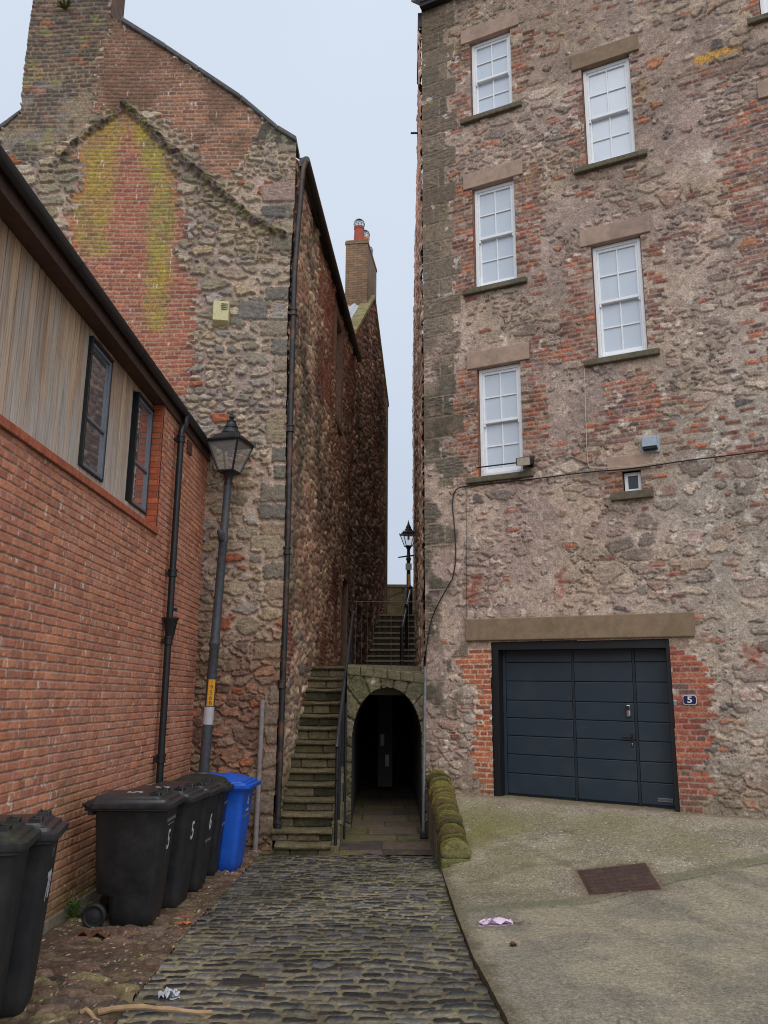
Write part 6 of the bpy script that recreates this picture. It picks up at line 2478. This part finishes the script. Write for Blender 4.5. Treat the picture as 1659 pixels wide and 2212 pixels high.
LY = 11.62
LB = atY(437, 1700, LY)
lb = np.array([LB[0], LY, float(zg(LY))])
lb[0] = float(atY(428.0, 1790, LY)[0])
ltop = atY(494, 1030, LY)
lamp = thing("street_lamp", tuple(lb), "grey lamp post with black four-sided lantern, leaning by the brick wall corner", "street lamp")
ax = (ltop - lb)
LH = float(np.linalg.norm(ax))
ax /= LH
lx = np.cross([0, 1, 0], ax)
ly = np.cross(ax, lx)
LXX = lambda x, y, z: tuple(lb + lx * x + ly * y + ax * z)
mb = MB(LXX)
mb.lathe([(0.16, 0), (0.16, 0.08), (0.13, 0.12), (0.12, 0.55), (0.125, 0.60), (0.10, 0.70), (0.092, 0.95), (0.110, 1.00), (0.125, 1.03), (0.125, 1.07), (0.10, 1.10)], (0, 0, 0), 18)
mb.build("base", M_GREYPAINT, lamp, 0, True)
mb = MB(LXX)
mb.lathe([(0.071, 1.08), (0.068, 2.2), (0.066, 2.78), (0.078, 2.80), (0.080, 2.83), (0.066, 2.86), (0.060, 4.25), (0.070, 4.27), (0.072, 4.30), (0.060, 4.32), (0.055, LH - .12), (0.058, LH - .11)], (0, 0, 0), 18)
mb.build("post", M_GREYPAINT, lamp, 0, True)
mb = MB(LXX)
mb.box(-0.03, 0.03, -0.10, -0.05, 4.28, 4.40)
mb.tube([(-0.01, -0.06, 4.30), (-0.03, -0.13, 4.38), (-0.05, -0.15, 4.42)], [.05, .045, .03], 8)
mb.build("ladder_stub", M_GREYPAINT, lamp, 0.006, True)
mb = MB(LXX)
mb.lathe([(0.056, LH - .13), (0.06, LH - .10), (0.052, LH - .06), (0.07, LH), (0.10, LH + .05), (0.11, LH + .07)], (0, 0, 0), 14)
mb.build("neck", M_BLACKMETAL, lamp, 0, True)
# band and number plate wrapped on the post
zb0 = float(np.dot(atY(455, 1565, LY) - lb, ax)); zb1 = float(np.dot(atY(457, 1527, LY) - lb, ax))
zy0 = float(np.dot(atY(458, 1525, LY) - lb, ax)); zy1 = float(np.dot(atY(462, 1468, LY) - lb, ax))
mb = MB(LXX)
mb.lathe([(0.0705, zb0), (0.0715, zb0), (0.0715, zb1), (0.0705, zb1)], (0, 0, 0), 18)
mb.build("white_band", M_TAPE, lamp, 0, True)
PA0, PA1 = -math.radians(112), -math.radians(32)
mb = MB(LXX)
for k in range(8):
    a0, a1 = PA0 + (PA1 - PA0) * k / 8, PA0 + (PA1 - PA0) * (k + 1) / 8
    q = []
    for z in (zy0, zy1):
        q += [(.070 * math.cos(a0), .070 * math.sin(a0), z), (.070 * math.cos(a1), .070 * math.sin(a1), z), (.0728 * math.cos(a1), .0728 * math.sin(a1), z), (.0728 * math.cos(a0), .0728 * math.sin(a0), z)]
    mb.hexa(q)
npl = mb.build("number_plate", M_YELLOW, lamp)
am = (PA0 + PA1) / 2
rd = lx * math.cos(am) + ly * math.sin(am)
tg = -lx * math.sin(am) + ly * math.cos(am)
hz = (zy1 - zy0) / 5
for k, ch in enumerate("1956B"):
    p = lb + ax * (zy1 - hz * (k + .5)) + rd * 0.0742
    text("figure", ch, hz * 1.18, M_BROWNTXT, npl, basis(Vector(p) - wpos(npl), Vector(tg), Vector(ax), Vector(rd)), 0.0008, 1.0, 0.0)
lcn = lb + ax * (LH + .07)
lantern(lamp, lcn, 1.10, math.radians(-17), M_LAMPGLASS, M_BLACKMETAL)

UL = atY(884, 1330, 26.5)
ul = thing("street_lamp", (UL[0], 26.5, UPZ), "distant black lantern on a post at the top of the alley against the sky", "street lamp")
tb = atY(880, 1180, 26.5)
mb = MB()
mb.lathe([(0.11, 0), (0.11, .9), (0.075, 1.0), (0.07, 1.2), (0.06, tb[2] - UPZ - .5), (0.09, tb[2] - UPZ - .42), (0.06, tb[2] - UPZ - .36), (0.05, tb[2] - UPZ - .12), (0.11, tb[2] - UPZ)], (UL[0] - .02, 26.5, UPZ), 14)
mb.build("post", M_BLACKMETAL, ul, 0, True)
mb = MB()
zc_ = float(atY(880, 1201, 26.5)[2])
mb.tube([(UL[0] - .36, 26.5, zc_ - .05), (UL[0] - .02, 26.5, zc_), (UL[0] + .30, 26.5, zc_ + .04)], [.02, .03, .02], 8)
mb.build("ladder_bar", M_BLACKMETAL, ul, 0, True)
q0 = float(atY(880, 1232, 26.5)[2]); q1 = float(atY(880, 1218, 26.5)[2])
mb = MB()
mb.box(UL[0] - .12, UL[0] + .08, 26.40, 26.43, q0, q1)
mb.build("notice_plate", M_PAPER, ul, .004)
q0 = float(atY(880, 1268, 26.5)[2]); q1 = float(atY(880, 1241, 26.5)[2])
mb = MB()
mb.box(UL[0] - .05, UL[0] + .03, 26.415, 26.43, q0, q1)
mb.build("number_plate", M_YELLOW, ul)
lantern(ul, (UL[0] - .02, 26.5, tb[2]), 1.0, math.radians(12), M_CLEARGLASS, M_BLACKMETAL)

# ================================================================== WHEELIE BINS
def rrect(x0, x1, hy, r, z, n=5):
    out_ = []
    for (cx_, cy_, a0) in ((x1 - r, hy - r, 0), (x0 + r, hy - r, 90), (x0 + r, -hy + r, 180), (x1 - r, -hy + r, 270)):
        for i in range(n):
            t = math.radians(a0 + 90 * i / (n - 1))
            out_.append((cx_ + r * math.cos(t), cy_ + r * math.sin(t), z))
    return out_


def front_x(z):
    return 0.235 + 0.085 * (z - 0.03) / 0.92


GRP = "wheelie bins along the brick wall"


def make_bin(x, y, rotz, mats, label, arched=False, num=None, lidnum=False, extra=None, scale=1.0, group=GRP):
    body_m, lid_m = mats
    k_ = scale
    z0 = float(zg(y)) + 0.012
    r = thing("wheelie_bin", (x, y, z0), label, "wheelie bin", group, (0, 0, rotz))
    r.scale = (k_, k_, 1.0)
    mb = MB()
    rings = [rrect(-0.10, 0.21, 0.185, 0.05, 0.0), rrect(-0.13, 0.232, 0.207, 0.06, 0.022)]
    for z in (0.12, 0.24, 0.27, 0.5, 0.75, 0.93):
        f = z / 0.93
        xb = -0.14 if z < 0.25 else -0.235 - 0.065 * f
        rings.append(rrect(xb, front_x(z), 0.212 + 0.055 * f, 0.06, z))
    rings += [rrect(-0.31, 0.322, 0.27, 0.06, 0.935), rrect(-0.33, 0.345, 0.292, 0.05, 0.94), rrect(-0.33, 0.345, 0.292, 0.05, 0.975), rrect(-0.30, 0.315, 0.265, 0.05, 0.978)]
    mb.loft(rings)
    # front ribs and grip
    mb.box(-0.36, -0.31, -0.24, 0.24, 0.90, 0.975)
    b = mb.build("body", body_m, r, 0.0, True, True)
    mb = MB()
    mb.tube([(-0.395, -0.25, 0.985), (-0.395, 0.25, 0.985)], 0.017, 8)
    for s in (-0.2, 0.0, 0.2):
        mb.box(-0.40, -0.31, s - .012, s + .012, 0.93, 0.995)
    mb.build("grip_bar", body_m, r, 0.004, True, True)
    # lid
    mb = MB()
    if not arched:
        rg = [rrect(-0.335, 0.372, 0.308, 0.05, 0.958), rrect(-0.335, 0.375, 0.312, 0.05, 0.964), rrect(-0.335, 0.375, 0.312, 0.05, 1.0), rrect(-0.33, 0.362, 0.300, 0.05, 1.006),
              rrect(-0.33, 0.330, 0.292, 0.05, 1.010), rrect(-0.325, 0.322, 0.286, 0.05, 1.030), rrect(-0.32, 0.275, 0.272, 0.05, 1.034), rrect(-0.31, 0.262, 0.258, 0.05, 1.055), rrect(-0.28, 0.20, 0.20, 0.06, 1.062)]
        mb.loft(rg)
    else:
        def dome(x0, x1, hy, rr, z, k):
            return [(p[0], p[1], p[2] + k * (1 - (p[1] / hy) ** 2) * 0.6 + k * (1 - ((p[0] + .02) / .36) ** 2) * 0.7) for p in rrect(x0, x1, hy, rr, z)]
        rg = [rrect(-0.335, 0.385, 0.312, 0.05, 0.955), rrect(-0.335, 0.388, 0.315, 0.05, 0.962), rrect(-0.335, 0.388, 0.315, 0.05, 0.995), rrect(-0.33, 0.345, 0.305, 0.05, 1.000), rrect(-0.33, 0.342, 0.30, 0.05, 1.022),
              rrect(-0.325, 0.300, 0.285, 0.05, 1.026), dome(-0.32, 0.298, 0.28, 0.05, 1.03, 0.03), dome(-0.29, 0.25, 0.24, 0.05, 1.035, 0.05), dome(-0.2, 0.16, 0.15, 0.05, 1.04, 0.065), dome(-0.1, 0.07, 0.06, 0.03, 1.045, 0.068)]
        mb.loft(rg)
    lid = mb.build("lid", lid_m, r, 0.0, True, True)
    if not arched:
        for s in (-0.17, 0.17):
            mb = MB()
            mb.tube([(0.16, s - .055, 1.05), (0.17, s - .055, 1.082), (0.17, s + .055, 1.082), (0.16, s + .055, 1.05)], 0.010, 6)
            mb.tube([(0.24, s - .055, 1.045), (0.235, s - .055, 1.075), (0.235, s + .055, 1.075), (0.24, s + .055, 1.045)], 0.010, 6)
            mb.box(0.165, 0.24, s - .06, s - .045, 1.05, 1.08)
            mb.box(0.165, 0.24, s + .045, s + .06, 1.05, 1.08)
            mb.build("lid_handle", lid_m, lid, 0.004, True, True)
    mb = MB()
    mb.tube([(-0.34, -0.29, 1.0), (-0.34, 0.29, 1.0)], 0.028, 10)
    mb.build("hinge", lid_m, lid, 0, True, True)
    for s in (-1, 1):
        mb = MB()
        prof = [(0.02, -0.03), (0.085, -0.03), (0.100, -0.018), (0.100, 0.018), (0.085, 0.03), (0.078, 0.026), (0.062, 0.020), (0.045, 0.024), (0.02, 0.026)]
        mb2 = MB(lambda a, b_, c_: (-0.235 + a, s * 0.245 + c_ * s, 0.10 + b_))
        mb2.lathe(prof, (0, 0, 0), 22)
        w_ = mb2.build("wheel", M_RUBBER, r, 0, True, True)
        mb2 = MB(lambda a, b_, c_: (-0.235 + a, s * 0.245 + c_ * s, 0.10 + b_))
        mb2.lathe([(0.0, 0.02), (0.055, 0.023), (0.055, 0.028), (0.02, 0.034), (0.0, 0.036)], (0, 0, 0), 16)
        mb2.build("hub", M_HUB, w_, 0, True, True)
    mb = MB()
    mb.tube([(-0.235, -0.24, 0.10), (-0.235, 0.24, 0.10)], 0.012, 8)
    mb.build("axle", M_HUB, r, 0, True, True)
    sl = math.atan2(0.085, 0.92)

    def fb(z, yy=0.0, out=0.003):
        return basis((front_x(z) + out, yy, z), (0, 1, 0), (math.sin(sl), 0, math.cos(sl)), (math.cos(sl), 0, -math.sin(sl)))
    if num:
        text("number", num, 0.23, M_LETTER, r, fb(0.66), 0.0008, 0.85, 0.004)
    if extra:
        for (s_, size, z, m_) in extra:
            text("lettering", s_, size, m_, r, fb(z), 0.0006, 0.9)
    if lidnum:
        text("lid_number", num, 0.19, M_LETTER, lid, basis((-0.02, 0.02, 1.0635), (0, 1, 0), (-1, 0, 0), (0, 0, 1)), 0.0008, 1, 0.004)
    return r


def bin_at(px, py, **k):
    """px,py: photographed near lower front corner"""
    q = gnd(px, py)
    rot = k.pop('rot', 0.0)
    c, s = math.cos(rot), math.sin(rot)
    lx_, ly_ = 0.232, -0.207
    return make_bin(q[0] - (c * lx_ - s * ly_), q[1] - (s * lx_ + c * ly_), rot, **k)


bin_at(325, 2004, rot=math.radians(2), mats=(M_BIN, M_BINLID), num="5", lidnum=True, label="nearest black bin of the row, white 5 on its front and lid",
       extra=[("Northumberland", 0.055, 0.845, M_FADED), ("_______", 0.07, 0.83, M_LETTER)])
bin_at(379, 1966, rot=math.radians(-3), mats=(M_BIN2, M_BINLID), num="5", lidnum=True, label="scuffed faded black bin numbered 5 squeezed between black 5 and black 6")
bin_at(424, 1929, rot=math.radians(-2), mats=(M_BIN2, M_BINLID), num="6", label="black bin with white 6, standing before the domed mossy lid", extra=[("QUAY WALLS", 0.045, 0.48, M_FADED)])
bin_at(462, 1897, rot=math.radians(3), mats=(M_BIN, M_BINMOSS), arched=True, label="black bin with domed brownish mossy lid, next to the blue bin", extra=[("Northumberland", 0.055, 0.80, M_FADED), ("QUAY WALLS", 0.045, 0.55, M_FADED)])
bin_at(503, 1886, rot=math.radians(-4), scale=1.09, mats=(M_BLUE, M_BLUE), arched=True, num=None, label="bright blue recycling bin at the far end of the row",
       extra=[("6", 0.17, 0.80, M_LETTER), ("recycle", 0.05, 0.69, M_LETTER), ("QUAY WALLS", 0.05, 0.62, M_FADED)])
# two bins at the lower left edge of the picture
GRP2 = "pair of grey black bins near the camera"
make_bin(-2.28, 5.34, math.radians(13), (M_BIN2, M_BINLID), "charcoal bin with painted 70 and a white label frame", num="70", group=GRP2, scale=0.82, extra=[("I I", 0.10, 0.86, M_FADED)])
make_bin(-2.27, 4.87, math.radians(13), (M_BIN2, M_BINMOSS), "nearest charcoal bin at the lower left, moss on its lid", group=GRP2, scale=0.82)

# ================================================================== WEEDS, LITTER
def leaf_plant(name, c, n, rad, hgt, size, mat, label, seed, cat="plant", normal=None):
    rg_ = random.Random(seed)
    mb = MB()
    root = thing(name, tuple(c), label, cat)
    st_ = MB()
    for k in range(n):
        a = rg_.uniform(0, 2 * math.pi)
        r_ = rad * math.sqrt(rg_.random())
        z = hgt * rg_.uniform(.15, 1) * (1 - .4 * r_ / rad)
        p = Vector((c[0] + r_ * math.cos(a), c[1] + r_ * math.sin(a), c[2] + z))
        d = Vector((math.cos(a + rg_.uniform(-.6, .6)), math.sin(a + rg_.uniform(-.6, .6)), rg_.uniform(-.3, .5))).normalized()
        sd = d.cross(Vector((0, 0, 1))).normalized()
        upv = sd.cross(d)
        s_ = size * rg_.uniform(.6, 1.25)
        mid = p + d * s_ * .5
        mb.add([p, mid + sd * s_ * .36 + upv * s_ * .08, p + d * s_, mid - sd * s_ * .36 + upv * s_ * .08, mid - upv * s_ * .03], [(0, 1, 4), (1, 2, 4), (2, 3, 4), (3, 0, 4)])
        if k % 2 == 0:
            st_.tube([(c[0], c[1], c[2]), tuple((Vector(c) + p) / 2 + Vector((0, 0, z * .15))), tuple(p)], 0.0025, 4, False)
    mb.build("leaves", mat, root)
    st_.build("stem", mat, root)
    return root


w0 = WF.w(7.78, 0.0, 0.06)
leaf_plant("weed", (w0[0] + .02, w0[1], 0.0), 46, 0.10, 0.24, 0.06, M_LEAF, "bright green leafy weed at the wall foot beside a bin wheel", 3)
fq = GF.px(143, 22)
def fern(fr_, p, seed, label, size=.16, n=26):
    o = fr_.w(p[0], p[1], 0.02)
    root = thing("fern_tuft", tuple(o), label, "fern", "tufts growing from old masonry")
    rg_ = random.Random(seed)
    mb = MB()
    for k in range(n):
        a = rg_.uniform(-1.3, 1.3)
        d = fr_.n * rg_.uniform(.4, 1) + fr_.u * math.sin(a) + fr_.v * rg_.uniform(-.2, 1.0)
        d /= np.linalg.norm(d)
        L_ = size * rg_.uniform(.5, 1.1)
        sd = np.cross(d, [0, 0, 1.0]); sd /= max(1e-6, np.linalg.norm(sd))
        pr_ = o
        for s_ in range(4):
            nx_ = o + d * L_ * (s_ + 1) / 4 - np.array([0, 0, 1]) * L_ * .1 * (s_ / 3) ** 2
            w1, w2 = .016 * (1 - s_ / 4.5), .016 * (1 - (s_ + 1) / 4.5)
            mb.add([pr_ - sd * w1, pr_ + sd * w1, nx_ + sd * w2, nx_ - sd * w2], [(0, 1, 2, 3)])
            pr_ = nx_
    mb.build("fronds", M_FERN, root)
fern(GF, fq, 1, "small fern sprouting from the near brick chimney", .26, 40)
fern(FF, FF.px(771, 764), 4, "green tuft growing by the gutter end up the alley", .25, 26)


def crumple(name, px, py, L, W, H, mat, label, seed, rot=0.0, base=None, cat="litter"):
    q = base if base is not None else gnd(px, py)
    rg_ = random.Random(seed)
    n_, m_ = 9, 5
    V, F = [], []
    c, s = math.cos(rot), math.sin(rot)
    for side in (0, 1):
        for i in range(n_):
            for j in range(m_):
                t, w = i / (n_ - 1) - .5, j / (m_ - 1) - .5
                x = t * L
                y = w * W * (1 - 1.2 * abs(t) ** 1.6) + rg_.uniform(-.12, .12) * W
                z = (H * (0.5 + 0.5 * math.sin(i * 1.9 + j * 2.3 + seed)) * (1 - abs(t)) + 0.012) if side == 0 else 0.006
                V.append((q[0] + c * x - s * y, q[1] + s * x + c * y, q[2] + z))
    for side in (0, 1):
        o = side * n_ * m_
        for i in range(n_ - 1):
            for j in range(m_ - 1):
                a = o + i * m_ + j
                F.append((a, a + 1, a + m_ + 1, a + m_))
    mb = MB()
    mb.add(V, F)
    o = mb.build(name, mat, None, 0, True)
    return tag(o, label, cat)


crumple("tissue", 0, 0, 0.30, 0.10, 0.05, M_PINK, "crumpled pale pink tissue lying on the concrete apron", 2, 0.15, on_apron(1070, 1999))
crumple("plastic_scrap", 365, 2157, 0.13, 0.09, 0.05, M_PAPER, "clear white plastic scrap lying on the setts near the stick", 5, 0.3)
crumple("paper_scrap", 172, 1996, 0.10, 0.05, 0.03, M_PAPER, "small white paper scrap on the brown rough cobbles", 7, -0.5)
crumple("wrapper", 400, 1999, 0.14, 0.05, 0.02, M_ORANGE, "flat orange wrapper at the edge of the setts", 8, 0.1)
crumple("broken_wood", 200, 2026, 0.32, 0.12, 0.06, M_BARK, "splintered reddish piece of rotten wood near the bin wheel", 9, -0.25, cat="wood")
crumple("leaf", 0, 0, 0.06, 0.05, 0.02, M_BARK, "single curled brown leaf on the concrete, below the pink tissue", 12, 0.3, on_apron(1109, 2044), "leaf")


def stick(px0, py0, px1, py1, r, label, seed):
    a, b = gnd(px0, py0), gnd(px1, py1)
    rg_ = random.Random(seed)
    pts, rr = [], []
    for k in range(9):
        t = k / 8
        p = a + (b - a) * t + np.array([0, rg_.uniform(-.012, .012), .03 + .02 * math.sin(t * 5)])
        pts.append(p)
        rr.append(r * (1 - .35 * t) * rg_.uniform(.9, 1.12))
    mb = MB()
    mb.tube(pts, rr, 8)
    return tag(mb.build("stick", M_STICK, None, 0, True), label, "stick")


stick(212, 2198, 458, 2190, 0.017, "long bare stick lying across the setts at the bottom edge", 1)
stick(172, 2200, 215, 2212, 0.015, "short snapped stick end beside the long bare stick", 2)
q = gnd(525, 2123)
gc = thing("gully_cover", tuple(q), "small dark iron cover sunk among the setts", "drain cover")
mb = MB()
mb.box(q[0] - .15, q[0] + .15, q[1] - .08, q[1] + .08, q[2] - .06, q[2] + .006)
mb.build("frame", M_RUST, gc, .004)
mb = MB()
mb.box(q[0] - .125, q[0] + .125, q[1] - .058, q[1] + .058, q[2] - .05, q[2] + .010)
mb.build("lid", mat_plain("worn iron lid", S(50, 46, 42), .7, .3, 60, .4, .6, .004), gc, .004)
